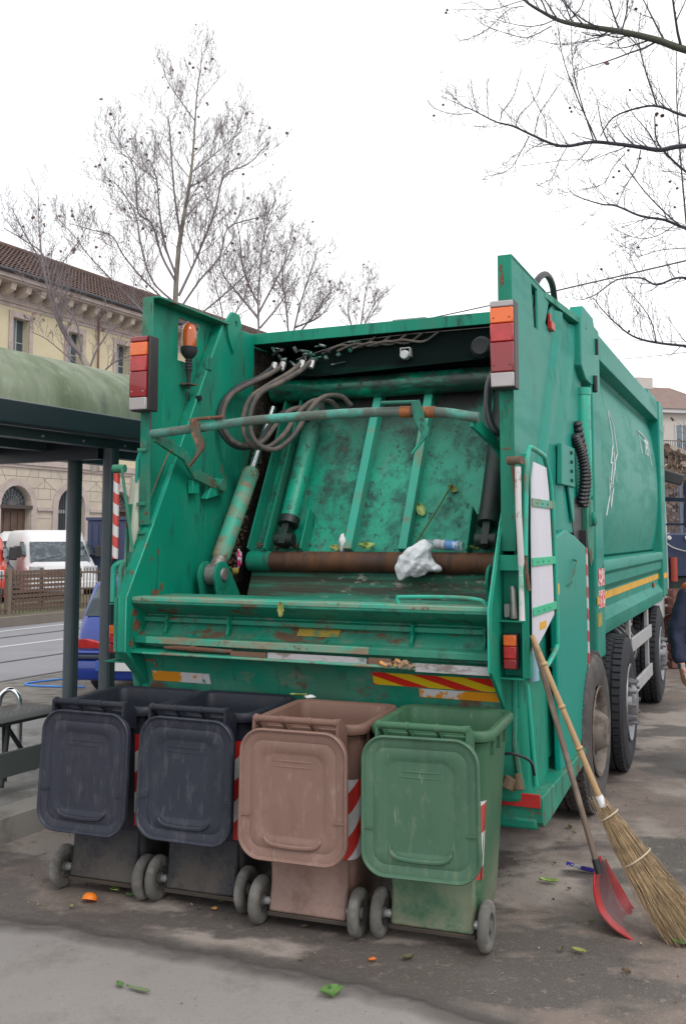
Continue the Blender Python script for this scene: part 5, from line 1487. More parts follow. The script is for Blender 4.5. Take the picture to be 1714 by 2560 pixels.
# smaller plane tree in front of the building, far left
T2 = Tree(21, up=0.32, leafp=0.034, minr=0.005, wob=0.13, leaf=0.095)
D = 24
T2.limb([at(x, y, D) for x, y in [(238, 1180), (235, 1000), (222, 930), (205, 890)]], .11, .08, lev=0, tgt=T2.trunk)
for i, (l, r0, r1, L) in enumerate([
    ([(205, 890), (170, 850), (140, 790), (120, 720), (100, 650), (60, 580), (30, 520)], .07, .012, 1.5),
    ([(120, 720), (105, 640), (98, 560), (96, 470)], .04, .010, 1.3),
    ([(205, 890), (160, 820), (130, 730), (110, 640), (60, 600), (10, 570)], .05, .012, 1.3),
    ([(222, 930), (240, 880), (265, 840), (278, 815), (270, 800)], .045, .015, .9),
    ([(220, 925), (180, 900), (120, 850), (80, 830)], .03, .01, 1.0),
    ([(205, 880), (190, 800), (150, 750), (130, 700), (170, 640), (200, 600)], .04, .01, 1.2),
    ([(235, 960), (280, 910), (330, 890), (400, 900)], .04, .012, 1.0)]):
    T2.limb(ltr(l, D, i + 55, 1.4), r0 * .65, r1 * .75, lev=3, L=L * 1.6, dens=1.05)
T2.build(m_bark, m_twig, m_leaf, 'small bare plane tree with a leaning fork in front of the yellow building')
# group of trees right of the big one
for k, (sd, D, base, limbs) in enumerate([
    (31, 33, (650, 1100), [([(650, 900), (645, 760), (650, 680), (660, 590), (690, 500)], 1.6), ([(648, 800), (600, 740), (560, 690), (545, 640)], 1.3), ([(648, 780), (690, 700), (720, 640), (740, 590)], 1.3), ([(650, 820), (700, 760), (720, 720)], 1.2), ([(645, 760), (610, 680), (600, 600), (590, 540)], 1.3)]),
    (32, 37, (720, 1100), [([(720, 900), (745, 780), (770, 700), (790, 640)], 1.5), ([(725, 860), (790, 780), (830, 720)], 1.4), ([(722, 850), (715, 760), (705, 690), (720, 620)], 1.4), ([(735, 820), (800, 790), (838, 740)], 1.2)]),
    (33, 42, (890, 1100), [([(890, 900), (905, 790), (915, 720), (922, 690)], 1.3), ([(892, 860), (925, 780), (950, 740)], 1.1), ([(890, 850), (870, 780), (875, 730)], 1.1)]),
    (34, 40, (560, 1100), [([(560, 900), (555, 780), (540, 720), (530, 660)], 1.3), ([(560, 850), (590, 780), (620, 740)], 1.2)])]):
    T = Tree(sd, up=0.34, leafp=0.032, minr=0.007, wob=0.13, leaf=0.105)
    T.limb([at(base[0], base[1], D), at(limbs[0][0][0][0], limbs[0][0][0][1], D)], .12, .09, lev=0, tgt=T.trunk)
    for i, (l, L) in enumerate(limbs):
        T.limb(ltr(l, D, sd * 7 + i, 1.5), .04, .012, lev=3, L=L * 2.1, dens=1.3)
    lab = ['bare plane tree standing directly right of the tallest one', 'spreading bare plane tree above the top bar, with dark seed balls', 'thin bare young tree above the middle of the top bar', 'bare tree half hidden between the two larger plane trees'][k]
    T.build(m_bark, m_twig, m_leaf, lab)
# overhanging plane tree on the right, near
T3 = Tree(41, up=0.10, leafp=0.0, minr=0.0034, wob=0.17, leaf=0.10)
D = 12
trunk_top = at(2150, 300, 13)
T3.trunk.tube(catmull([at(2120, 1760, 12.5) * 1.0, at(2125, 1300, 12.7), at(2140, 800, 12.9), trunk_top, at(2160, -200, 13)]), 0.19, 16)
LM = [
    ([(2150, 240), (1900, 170), (1714, 125), (1640, 100), (1555, 80), (1460, 65), (1400, 52), (1355, 30), (1310, 0), (1290, -40)], .058, .010, 1.5, 0.1, 3),
    ([(2150, 400), (1900, 370), (1714, 365), (1650, 375), (1600, 368), (1540, 360), (1480, 355), (1420, 365), (1380, 360), (1330, 338), (1280, 315), (1240, 305), (1180, 275), (1150, 262), (1100, 240)], .036, .003, 0.9, 0.1, 2),
    ([(1900, 330), (1714, 290), (1660, 270), (1620, 265), (1560, 280), (1525, 300), (1500, 340)], .03, .007, .7, 0.1, 2),
    ([(1900, 560), (1800, 500), (1714, 430), (1670, 390), (1640, 350), (1635, 290)], .03, .008, .8, 0.15, 2),
    ([(2130, 700), (1850, 600), (1714, 570), (1660, 550), (1600, 540), (1540, 515), (1500, 510), (1440, 490), (1418, 470)], .035, .004, .9, 0.0, 2),
    ([(1714, 575), (1670, 540), (1620, 490), (1580, 440), (1560, 410)], .015, .005, .7, 0.2, 2),
    ([(2130, 820), (1850, 730), (1740, 700), (1690, 695), (1640, 712), (1600, 695), (1540, 700), (1490, 735), (1450, 750), (1425, 742)], .03, .003, .8, 0.35, 2),
    ([(2130, 920), (1850, 875), (1714, 865), (1630, 855), (1580, 840), (1540, 810), (1505, 775), (1482, 745)], .032, .004, .8, 0.4, 2),
    ([(1640, 858), (1625, 800), (1590, 750), (1555, 710)], .012, .004, .5, 0.3, 2),
    ([(1490, 352), (1440, 240), (1405, 140), (1390, 40)], .011, .004, .55, 0.3, 2), ([(1482, 350), (1450, 250), (1430, 160), (1427, 60)], .010, .004, .5, 0.3, 2),
    ([(1640, 262), (1610, 170), (1595, 100), (1600, 30)], .012, .005, .6, 0.3, 2), ([(1714, 560), (1700, 400), (1690, 250), (1690, 120)], .012, .005, .7, 0.3, 2),
    ([(1548, 80), (1530, 30), (1515, -20)], .014, .006, .7, 0.3, 2), ([(1553, 78), (1565, 30), (1570, -20)], .012, .006, .7, 0.3, 2), ([(1420, 52), (1450, 20), (1458, -10)], .01, .005, .5, 0.3, 1),
    ([(1250, 302), (1255, 280), (1285, 235), (1303, 170)], .006, .003, .3, 0.3, 1), ([(1288, 315), (1300, 285), (1340, 240), (1364, 160)], .007, .003, .3, 0.3, 1),
    ([(1335, 338), (1345, 290), (1370, 250), (1405, 200)], .006, .003, .3, 0.3, 1), ([(1220, 296), (1217, 250), (1219, 195)], .005, .003, .22, 0.3, 1), ([(1192, 282), (1182, 240), (1176, 198)], .005, .003, .22, 0.3, 1),
    ([(1365, 345), (1362, 300), (1340, 260), (1318, 205)], .006, .003, .3, 0.3, 1), ([(1165, 272), (1130, 240), (1110, 220)], .005, .003, .25, 0.2, 1), ([(1180, 283), (1130, 285), (1085, 270), (1070, 252)], .005, .003, .22, 0.2, 1),
    ([(1322, 340), (1298, 385), (1270, 425), (1205, 443)], .007, .003, .4, -0.1, 2), ([(1415, 370), (1395, 405), (1378, 445), (1342, 465)], .006, .003, .35, -0.1, 1), ([(1500, 385), (1470, 400), (1420, 400), (1300, 415)], .005, .003, .3, 0, 1),
    ([(1560, 385), (1530, 420), (1505, 460), (1440, 478)], .007, .003, .4, 0, 1), ([(1378, 65), (1330, 90), (1302, 93), (1240, 75), (1200, 58)], .007, .003, .4, 0, 2), ([(1310, 15), (1270, 25), (1215, 75), (1155, 103)], .006, .003, .4, 0, 2),
    ([(1500, 100), (1460, 105), (1400, 112), (1340, 100)], .006, .003, .4, 0, 1), ([(1560, 95), (1520, 110), (1490, 108)], .006, .003, .3, 0, 1),
    ([(1600, 375), (1590, 420), (1560, 470), (1540, 515)], .008, .004, .4, 0, 1), ([(1690, 560), (1640, 590), (1590, 595), (1540, 575)], .006, .003, .5, 0, 2), ([(1714, 620), (1650, 625), (1580, 640), (1530, 590)], .006, .003, .5, 0, 2),
]
for i, (l, r0, r1, L, up, lv) in enumerate(LM):
    T3.up = up + 0.12
    rg = random.Random(i * 3 + 1)
    yo = rg.uniform(-0.35, 0.35)
    P = [at(x, y, D + (yo if i > 1 else 0) + 0.10 * math.sin(j * 1.3 + i)) for j, (x, y) in enumerate(l)]
    if 2 <= i <= 8:
        r0 *= 0.7
    T3.limb(P, r0, r1, lev=lv, L=L * (1.5 if lv > 1 else 1.1), dens=1.7 if lv < 3 else 1.1, tgt=T3.trunk if r0 > .045 else None, start=0.22 if r0 > .03 else 0.1)
e3 = T3.build(m_limb, m_twig2, m_leaf, 'bare plane tree reaching in from the top right with long drooping branches')
mbb = MB()
for x, y in [(1117, 25), (1114, 32), (1107, 262), (1084, 289), (1423, 270), (1427, 279), (1573, 225), (1569, 376), (1546, 428), (1532, 443), (1542, 484), (1673, 454), (1691, 471), (1685, 518), (1502, 673), (1571, 828), (1594, 618), (1640, 313)]:
    c = at(x, y, D)
    r = 0.018
    mbb.lathe([(-r, 0), (-r * .7, r * .7), (0, r), (r * .7, r * .7), (r, 0)], tuple(c), 'z', 8)
mbb.build('seed_ball', m_twig2, e3, smooth=60)['kind'] = 'stuff'
T3b = MB()
for x, y in [(1640, 280), (1654, 284), (1597, 308), (1600, 393), (1516, 153), (1588, 18), (1638, 20), (1686, 28)]:
    T3.leaves = T3b
    T3.addleaf(at(x, y, D), 0.55)
T3b.build('dry_leaf', m_leaf, e3, smooth=0)['kind'] = 'stuff'

# ================================================================== YELLOW BUILDING (street frame, facade u = -30)
bld = empty('yellow_building', (0, 0, 0), -R(28), label='long two-storey building with pale stone arches below and yellow plaster above', cat='building')
FU = -30.0
m_stone = mat('pale_stone_wall', (0.54, 0.47, 0.39), 0.85, var=0.06, layers=[dict(c=(0.34, 0.29, 0.24), s=0.8, lo=0.5, hi=0.7, a=0.5)])
m_stone2 = mat('pinkish_stone_trim', (0.47, 0.39, 0.36), 0.85, var=0.08, layers=[dict(c=(0.30, 0.24, 0.22), s=1.2, st=(1, 1, 2), lo=0.48, hi=0.66, a=0.6)])
m_yel = mat('yellow_plaster', (0.62, 0.54, 0.37), 0.9, var=0.05, layers=[dict(c=(0.52, 0.46, 0.32), s=0.7, lo=0.48, hi=0.7, a=0.6)])
m_joint = mat('stone_joint', (0.28, 0.24, 0.20), 0.9)
VA, VB = 15.0, 80.0
pitch = 3.11
c0 = 28.32
cs = [c0 + pitch * k for k in range(-4, 16)]
def arch(cv, r, zs, z0, n=12):
    return [(cv - r, z0)] + [(cv - r * math.cos(PI * k / n), zs + r * math.sin(PI * k / n)) for k in range(n + 1)] + [(cv + r, z0)]
z_sp = 3.12
lo_h = [arch(c, 0.78, z_sp, 0.25) for c in cs]
low = MB().prism([(VA, 0.0), (VB, 0.0), (VB, 4.78), (VA, 4.78)], FU - 0.5, FU, holes=lo_h)
up_h = [[(c - 0.44, 6.6), (c + 0.44, 6.6), (c + 0.44, 10.93), (c - 0.44, 10.93)] for c in cs]
up_h = [[(c - 0.44, 8.0), (c + 0.44, 8.0), (c + 0.44, 10.75), (c - 0.44, 10.75)] for c in cs]
MB().prism([(VA, 5.05), (VB, 5.05), (VB, 11.15), (VA, 11.15)], FU - 0.5, FU, holes=up_h).build('upper_wall', m_yel, bld, smooth=0)
MB().box(FU - 0.5, FU + 0.14, VA, VB, 4.78, 5.05).box(FU - 0.5, FU + 0.08, VA, VB, 4.66, 4.78).build('string_course', m_stone2, bld, smooth=0)
# cornice with brackets
mb = MB().box(FU - 0.5, FU + 0.04, VA, VB, 11.15, 11.75).box(FU - 0.5, FU + 0.10, VA, VB, 11.3, 11.36)
mb.box(FU - 0.4, FU + 0.95, VA, VB, 12.02, 12.22)
mb.box(FU - 0.4, FU + 0.85, VA, VB, 11.94, 12.02)
mb.build('cornice', m_stone2, bld, smooth=0)
v = VA + 0.3
mb = MB()
while v < VB:
    mb.prism([(FU + 0.0, 11.5), (FU + 0.25, 11.55), (FU + 0.62, 11.68), (FU + 0.70, 11.94), (FU + 0.0, 11.94)], v - 0.13, v + 0.13, axis='y')
    v += 0.80
mb.build('cornice_brackets', mat('bracket_stone', (0.58, 0.50, 0.42), 0.85, var=0.08), bld, smooth=0)
MB().tube([(FU + 1.02, VA, 12.28), (FU + 1.02, VB, 12.28)], 0.10, 8).build('gutter', mat('dark_gutter', (0.05, 0.045, 0.05), 0.6), bld)
# roof: sloping tiles in rows
mtile = mat('clay_roof_tiles', (0.13, 0.075, 0.062), 0.9, var=0.25, layers=[dict(c=(0.06, 0.045, 0.045), s=2.2, lo=0.45, hi=0.6, a=0.8), dict(c=(0.21, 0.12, 0.09), s=3, lo=0.55, hi=0.7, a=0.6, seed=5)])
mb = MB()
nv = int((60 - 18) / 0.22)
rows = 12
for i in range(nv):
    v0 = 18 + i * 0.22
    prev = None
    for j in range(rows + 1):
        t = j / rows
        u = FU + 1.0 - 5.0 * t
        z = 12.33 + 2.75 * t
        ring = [(u, v0, z), (u, v0 + 0.055, z + 0.055), (u, v0 + 0.11, z + 0.065), (u, v0 + 0.165, z + 0.055), (u, v0 + 0.22, z)]
        if prev:
            o = len(mb.v)
            lift = 0.02
            mb.v += [(a, b, c + 0.05) for a, b, c in prev] + ring
            for k in range(4):
                mb.face([o + k, o + k + 1, o + 6 + k, o + 5 + k])
        prev = ring
mb.build('roof', mtile, bld, smooth=0)
MB().prism([(FU + 1.0, 12.30), (FU - 4.0, 15.02), (FU - 9, 12.3)], VA, VB, axis='y').build('roof_deck', mtile, bld, smooth=0)
MB().tube([(FU - 4.0, 18, 15.12), (FU - 4.0, 60, 15.12)], 0.14, 8).build('roof_ridge', mtile, bld)
m_glass = mat('window_glass', (0.06, 0.08, 0.09), 0.12)
m_frame = mat('grey_window_frame', (0.38, 0.40, 0.40), 0.6)
m_wood = mat('old_brown_door', (0.12, 0.075, 0.055), 0.7, var=0.25, layers=[dict(c=(0.20, 0.14, 0.11), s=4, st=(1, 1, 0.2), lo=0.5, hi=0.65, a=0.7)])
m_iron = mat('dark_iron', (0.03, 0.028, 0.03), 0.6)
m_shut = mat('grey_green_shutter', (0.20, 0.23, 0.24), 0.7, var=0.1)
for i, c in enumerate(cs):
    if c < 22 or c > 60:
        continue
    # moulding round the arch, proud of the wall
    o = arch(c, 1.10, z_sp, 0.25)
    n = arch(c, 0.80, z_sp, 0.25)
    MB().prism(o + n[::-1], FU, FU + 0.07).build('arch_moulding', m_stone2, bld, smooth=0)
    MB().box(FU + 0.0, FU + 0.10, c + 1.12, c + pitch - 1.12, 2.92, 3.06).build('impost', m_stone2, bld, smooth=0)
    door = (i % 2 == 0)
    if door:
        d_ = MB().box(FU - 0.35, FU - 0.28, c - 0.78, c + 0.78, 0.25, 3.0)
        for k in range(4):
            d_.box(FU - 0.28, FU - 0.25, c - 0.72 + k * 0.37, c - 0.42 + k * 0.37, 0.5, 2.85)
        dd_ = d_.build('door', m_wood, bld, smooth=0)
        MB().box(FU - 0.3, FU + 0.10, c - 0.84, c + 0.84, 2.98, 3.12).build('transom', mat('dark_wood', (0.07, 0.05, 0.05), 0.7), bld, smooth=0)
        fan = MB().prism(arch(c, 0.78, z_sp, 3.12), FU - 0.30, FU - 0.27).build('fanlight', m_glass, bld, smooth=0)
        mb = MB()
        for k in range(1, 10):
            a = PI * k / 10
            mb.beam((FU - 0.24, c, z_sp), (FU - 0.24, c - 0.76 * math.cos(a), z_sp + 0.76 * math.sin(a)), 0.025, 0.025)
        for r in (0.2, 0.4, 0.58, 0.74):
            mb.tube([(FU - 0.24, c - r * math.cos(PI * k / 12), z_sp + r * math.sin(PI * k / 12)) for k in range(13)], 0.014, 4)
        mb.build('grille', mat('grey_iron', (0.18, 0.17, 0.18), 0.6), fan, smooth=0)
    else:
        wn = MB().prism(arch(c, 0.78, z_sp, 0.25), FU - 0.33, FU - 0.28).build('window', m_glass, bld, smooth=0)
        mb = MB()
        for k in range(11):
            x = c - 0.72 + 1.44 * k / 10
            h = z_sp + math.sqrt(max(0.01, 0.78 ** 2 - (x - c) ** 2))
            mb.box(FU - 0.2, FU - 0.18, x - 0.014, x + 0.014, 0.3, h)
        mb.build('grille', m_iron, wn, smooth=0)
        mb = MB().box(FU - 0.27, FU - 0.23, c - 0.05, c + 0.05, 0.3, 3.85).box(FU - 0.27, FU - 0.23, c - 0.78, c + 0.78, 2.85, 3.0).box(FU - 0.27, FU - 0.23, c - 0.78, c + 0.78, 1.5, 1.58)
        mb.build('frame', m_frame, wn, smooth=0)
    # upper window with stone surround and open shutters
    su = MB().prism([(c - 0.64, 8.0), (c + 0.64, 8.0), (c + 0.64, 11.0), (c - 0.64, 11.0)], FU, FU + 0.06, holes=[[(c - 0.44, 8.02), (c + 0.44, 8.02), (c + 0.44, 10.75), (c - 0.44, 10.75)]])
    su.build('window_surround', m_stone2, bld, smooth=0)
    wn = MB().box(FU - 0.34, FU - 0.30, c - 0.44, c + 0.44, 8.0, 10.75).build('window', m_glass, bld, smooth=0)
    mb = MB().box(FU - 0.30, FU - 0.26, c - 0.03, c + 0.03, 8.0, 10.75)
    for z in (8.9, 9.8):
        mb.box(FU - 0.30, FU - 0.27, c - 0.44, c + 0.44, z - 0.02, z + 0.02)
    mb.box(FU - 0.30, FU - 0.26, c - 0.44, c - 0.38, 8.0, 10.75).box(FU - 0.30, FU - 0.26, c + 0.38, c + 0.44, 8.0, 10.75)
    mb.build('frame', m_frame, wn, smooth=0)
    MB().box(FU - 0.26, FU - 0.02, c - 0.43, c - 0.395, 8.0, 10.7).box(FU - 0.2, FU - 0.16, c - 0.40, c - 0.16, 8.0, 10.7).build('shutter', m_shut, wn, smooth=0)
# rustication joints of the ground floor
mb = MB()
for z in (0.6, 1.1, 1.6, 2.1, 2.6, 3.4, 3.85, 4.3):
    for c in cs[:-1]:
        half = 1.14 if z < z_sp else (math.sqrt(max(0, 1.14 ** 2 - (z - z_sp) ** 2)) if z < z_sp + 1.14 else 0.0)
        mb.box(FU - 0.01, FU + 0.004, c + half + 0.02, c + pitch - half - 0.02, z - 0.014, z + 0.014)
for i_, z in enumerate((3.4, 3.85, 4.3)):
    for c in cs[:-1]:
        for dx in ((0.0,) if i_ % 2 else (-0.35, 0.35)):
            mb.box(FU - 0.01, FU + 0.0045, c + pitch / 2 + dx - 0.012, c + pitch / 2 + dx + 0.012, z, min(4.66, z + 0.44))
for c in cs:
    for a in (35, 62, 90, 118, 145):
        aa = R(a)
        r0_, r1_ = 1.12, 1.50 / max(0.72, math.sin(aa))
        mb.beam((FU + 0.0, c - r0_ * math.cos(aa), z_sp + r0_ * math.sin(aa)), (FU + 0.0, c - r1_ * math.cos(aa), min(4.6, z_sp + r1_ * math.sin(aa))), 0.008, 0.025, up=(1, 0, 0))
low.v, low.f, low.mi = low.v + mb.v, low.f + [[i + len(low.v) for i in f] for f in mb.f], low.mi + [1] * len(mb.f)
low.build('lower_wall', [m_stone, m_joint], bld, smooth=0)
MB().tube([(FU + 0.12, 34.9 - 2.1, 5.1), (FU + 0.12, 34.9 - 2.1, 11.6), (FU + 0.8, 34.9 - 2.1, 12.1)], 0.05, 8).build('drainpipe', mat('red_brown_pipe', (0.18, 0.09, 0.07), 0.7), bld)
MB().prism([(VA, 0), (VB, 0), (VB, 12.2), (VA, 12.2)], FU - 12, FU - 0.51).build('core', m_stone, bld, smooth=0)
# car park ground behind the fence
sstrip('car_park', -29.98, -20.0, 5, 80, 0.006, m_road, kind='structure')

# ================================================================== FENCE
fn = tag(empty('iron_fence', (0, 0, 0), -R(28)), 'low brown iron bar fence on the verge in front of the parked vans', 'fence')
FZ0, FZ1, fu = 0.20, 1.12, -16.35
m_fe = mat('rusty_brown_iron', (0.11, 0.075, 0.055), 0.8, var=0.2)
panels = 0
v = 9.0
while v < 34:
    MB().box(fu - 0.05, fu + 0.05, v - 0.05, v + 0.05, 0.1, FZ1 + 0.06).build('post', mat('fence_post', (0.17, 0.13, 0.105), 0.85, var=0.2) if not panels else bpy.data.materials['fence_post'], fn)
    mb = MB()
    for z in (FZ0 + 0.08, FZ1 - 0.10):
        mb.box(fu - 0.018, fu + 0.018, v + 0.05, v + 2.05, z - 0.02, z + 0.02)
    k = v + 0.12
    while k < v + 2.03:
        mb.box(fu - 0.009, fu + 0.009, k - 0.007, k + 0.007, FZ0, FZ1)
        k += 0.105
    mb.build('bar_panel', m_fe, fn, smooth=0)
    v += 2.1
    panels += 1
PV0, PV1 = 16.2, 18.15
pf = tag(empty('pallet_stack', (0, 0, 0), -R(28)), 'brown stacked wooden slats leaning behind the iron fence, left of the white van', 'pallets')
m_pal = mat('brown_slats', (0.15, 0.10, 0.08), 0.85, var=0.3)
for k in range(8):
    MB().box(-17.2, -17.12, PV0, PV1, 0.24 + 0.11 * k, 0.31 + 0.11 * k).build('slat', m_pal, pf, smooth=0)
for vv in (PV0, PV0 + 0.9, PV1 - 0.08):
    MB().box(-17.26, -17.205, vv, vv + 0.08, 0.19, 1.12).build('upright', m_pal, pf, smooth=0)

# ================================================================== VANS AND CARS
m_vglass = mat('van_glass', (0.03, 0.045, 0.055), 0.05, layers=[dict(c=(0.16, 0.2, 0.24), s=4, lo=0.5, hi=0.65, a=0.7, r=0.08)])
m_vwhite = mat('van_white', (0.72, 0.73, 0.75), 0.55, var=0.02)
m_plas = mat('dark_bumper_plastic', (0.03, 0.03, 0.033), 0.6)
def small_wheel(mb_parent, x, y, r=0.33, w_=0.2):
    wl = MB().lathe([(-w_ / 2, r * 0.62), (-w_ / 2, r * 0.9), (-w_ / 2 + 0.03, r), (w_ / 2 - 0.03, r), (w_ / 2, r * 0.9), (w_ / 2, r * 0.62)], (x, y, r), 'x', 28, closed=True).build('wheel', M['tyre_dark'], mb_parent)
    MB().lathe([(-w_ / 2 + 0.02, r * 0.63), (-w_ / 2 + 0.03, 0.05), (-w_ / 2 + 0.0, 0.0)], (x, y, r), 'x', 20).lathe([(w_ / 2 - 0.02, r * 0.63), (w_ / 2 - 0.03, 0.05), (w_ / 2, 0.0)], (x, y, r), 'x', 20).build('hubcap', M['rim'], wl)
def van(loc, rz, paint, label, Wd=2.0, Hh=2.45, L=5.2, mir=True, dashband=False):
    """front faces -y of its own frame."""
    e = tag(empty('delivery_van', (loc[0], loc[1], 0), rz), label, 'van')
    hw = Wd / 2
    def sec(y, hwb, z0, zs, zt, tw):
        """cross-section ring at y: bottom width hwb, shoulder at zs, top zt with half width tw"""
        return [(-hwb, y, z0), (-hwb, y, zs), (-(hwb + tw) / 2 - 0.02, y, (zs + zt) / 2), (-tw, y, zt - 0.10), (-tw + 0.14, y, zt), (tw - 0.14, y, zt), (tw, y, zt - 0.10), ((hwb + tw) / 2 + 0.02, y, (zs + zt) / 2), (hwb, y, zs), (hwb, y, z0)]
    rings = [sec(-0.02, hw * 0.86, 0.42, 0.62, 0.84, hw * 0.80), sec(0.06, hw * 0.94, 0.34, 0.72, 1.02, hw * 0.86), sec(0.42, hw * 0.99, 0.32, 0.85, 1.06, hw * 0.88), sec(0.56, hw, 0.32, 0.92, 1.12, hw * 0.88),
             sec(1.45, hw, 0.32, 1.15, Hh * 0.84, hw * 0.80), sec(1.62, hw, 0.32, 1.2, Hh * 0.93, hw * 0.82), sec(2.0, hw, 0.32, 1.2, Hh, hw * 0.86), sec(L, hw, 0.34, 1.2, Hh, hw * 0.86)]
    MB().loft(rings).build('body', paint, e, smooth=50, bevel=0.0)
    # windscreen slightly proud of the raked face
    def fz(t):
        return 0.56 + 0.89 * t - 0.018, 1.13 + (Hh * 0.84 - 1.13) * t
    ya, za = fz(0.03)
    yb, zb = fz(0.97)
    MB().add([(-hw * 0.84, ya, za), (hw * 0.84, ya, za), (hw * 0.76, yb, zb), (-hw * 0.76, yb, zb), (-hw * 0.84, ya + .01, za - 0.01), (hw * 0.84, ya + .01, za - 0.01), (hw * 0.76, yb + .01, zb - .01), (-hw * 0.76, yb + .01, zb - .01)],
             [(0, 1, 2, 3), (7, 6, 5, 4), (0, 4, 5, 1), (1, 5, 6, 2), (2, 6, 7, 3), (3, 7, 4, 0)]).build('windscreen', m_vglass, e, bevel=0.004)
    for x0, x1 in ((-0.62, 0.05), (0.10, 0.72)):
        MB().tube([(x0, ya - 0.02, za + 0.03), (x1, ya + 0.06, za + 0.16)], 0.012, 5).build('wiper', m_plas, e)
    for s in (-1, 1):
        MB().prism([(0.95, 1.32), (1.55, 1.32), (1.60, Hh * 0.83), (1.42, Hh * 0.80)], s * (hw * 0.995), s * (hw * 0.90)).build('side_window', m_vglass, e)
        MB().box(min(s * hw * 0.55, s * hw * 0.92), max(s * hw * 0.55, s * hw * 0.92), -0.02, 0.2, 0.80, 1.02).build('headlight', mat('headlight', (0.45, 0.47, 0.5), 0.1, coat=0.5), e, bevel=0.02)
        if mir:
            MB().cbox((s * (hw + 0.14), 0.98, 1.42), (0.20, 0.12, 0.34)).cbox((s * (hw + 0.04), 0.98, 1.33), (0.14, 0.05, 0.05)).build('mirror', m_plas, e, bevel=0.03)
        small_wheel(e, s * (hw - 0.12), 0.95)
        small_wheel(e, s * (hw - 0.12), L - 0.9)
    MB().box(-hw * 0.5, hw * 0.5, -0.035, 0.1, 0.70, 0.88).build('grille', m_plas, e, bevel=0.01)
    MB().box(-hw * 0.93, hw * 0.93, -0.05, 0.2, 0.38, 0.58).build('bumper', m_plas if dashband else paint, e, bevel=0.03)
    MB().box(-0.26, 0.26, -0.065, -0.048, 0.45, 0.56).build('number_plate', M['white'], e)
    MB().box(-0.26, -0.21, -0.0665, -0.064, 0.45, 0.56).build('plate_band', mat('plate_blue', (0.03, 0.12, 0.5), 0.5) if 'plate_blue' not in bpy.data.materials else bpy.data.materials['plate_blue'], e)
    return e
VR = -R(28) + R(75)
def pv(px, Y):
    p = at(px, 1340, Y)
    return (p.x, p.y)
van(pv(163, 28.0), R(26), m_vwhite, 'white delivery van facing the road behind the fence, black mirrors, right of the red van', Wd=2.05, Hh=2.06)
van(pv(52, 33.5), R(14), m_vwhite, 'white van standing further back between the red van and the front white van', Hh=2.05)
van(pv(-84, 24.2), R(20), mat('van_red', (0.55, 0.055, 0.03), 0.3, coat=0.4, var=0.03), 'red-orange van at the left picture edge behind the fence', Hh=1.92, dashband=True)
# dark blue car between the vans
dc = tag(empty('dark_blue_car', (*pv(38, 30.0), 0), R(14)), 'dark blue car between the red van and the white van', 'car')
sec = [(-0.2, .40), (-0.2, .75), (0.1, .9), (1.0, 1.0), (1.55, 1.42), (1.9, 1.50), (3.2, 1.45), (3.9, 1.0), (4.1, .9), (4.1, .40)]
MB().prism(sec, -0.85, 0.85).build('body', mat('navy_car_paint', (0.012, 0.022, 0.07), 0.2, coat=0.5), dc, bevel=0.08)
MB().prism([(1.05, 1.02), (1.55, 1.40), (3.15, 1.40), (3.7, 1.02)], -0.855, 0.855).build('side_window', m_vglass, dc)
MB().add([(-0.7, 1.02, 1.04), (0.7, 1.02, 1.04), (0.62, 1.52, 1.42), (-0.62, 1.52, 1.42)], [(0, 1, 2, 3)]).build('windscreen', m_vglass, dc)
for s in (-1, 1):
    small_wheel(dc, s * 0.75, 0.55, 0.3, 0.18)
    small_wheel(dc, s * 0.75, 3.3, 0.3, 0.18)
# blue container behind the shelter posts
cb = tag(empty('blue_container', (*pv(262, 29.5), 0), -R(20)), 'tall dark blue container beside the white van, seen between the shelter posts', 'container')
m_cont = mat('container_blue', (0.04, 0.055, 0.12), 0.6, var=0.1)
MB().box(-0.62, 1.6, 0, 3, 0.15, 2.35).build('box', m_cont, cb, bevel=0.02)
mb = MB()
for k in range(9):
    mb.box(-0.55 + 0.24 * k, -0.45 + 0.24 * k, -0.03, 0.0, 0.3, 2.25)
mb.build('wall_ribs', m_cont, cb, smooth=0)
MB().box(-0.66, 1.64, -0.05, 3.05, 2.35, 2.45).build('lid', m_cont, cb, bevel=0.02)

# small blue hatchback, seen from behind
car = tag(empty('blue_hatchback', (-2.36, 11.5, 0), -R(6)), 'bright blue small hatchback parked behind the shelter posts, seen from the rear', 'car')
m_cblue = mat('bright_blue_car_paint', (0.006, 0.035, 0.27), 0.22, coat=0.6)
hw = 0.80
def csec(y, w0, zb, zs, zt, wt):
    return [(-w0 * .94, y, zb), (-w0, y, (zb + zs) / 2), (-w0 * .98, y, zs), (-wt, y, zt - .04), (-wt + .1, y, zt), (wt - .1, y, zt), (wt, y, zt - .04), (w0 * .98, y, zs), (w0, y, (zb + zs) / 2), (w0 * .94, y, zb)]
MB().loft([csec(0.0, .76, .30, .60, .66, .70), csec(.04, .79, .26, .68, .80, .74), csec(.14, .80, .24, .80, .90, .78), csec(.42, .80, .24, .84, 1.32, .73), csec(.62, .80, .24, .86, 1.39, .70), csec(1.7, .80, .24, .92, 1.42, .62), csec(2.4, .80, .24, .90, 1.15, .62), csec(2.7, .80, .24, .86, .98, .68), csec(3.6, .72, .26, .7, .82, .6)]).build('body', m_cblue, car, smooth=55)
def yz(t):
    return 0.14 + 0.28 * t - 0.012, 0.90 + 0.42 * t
(y0, z0), (y1, z1) = yz(0.06), yz(0.9)
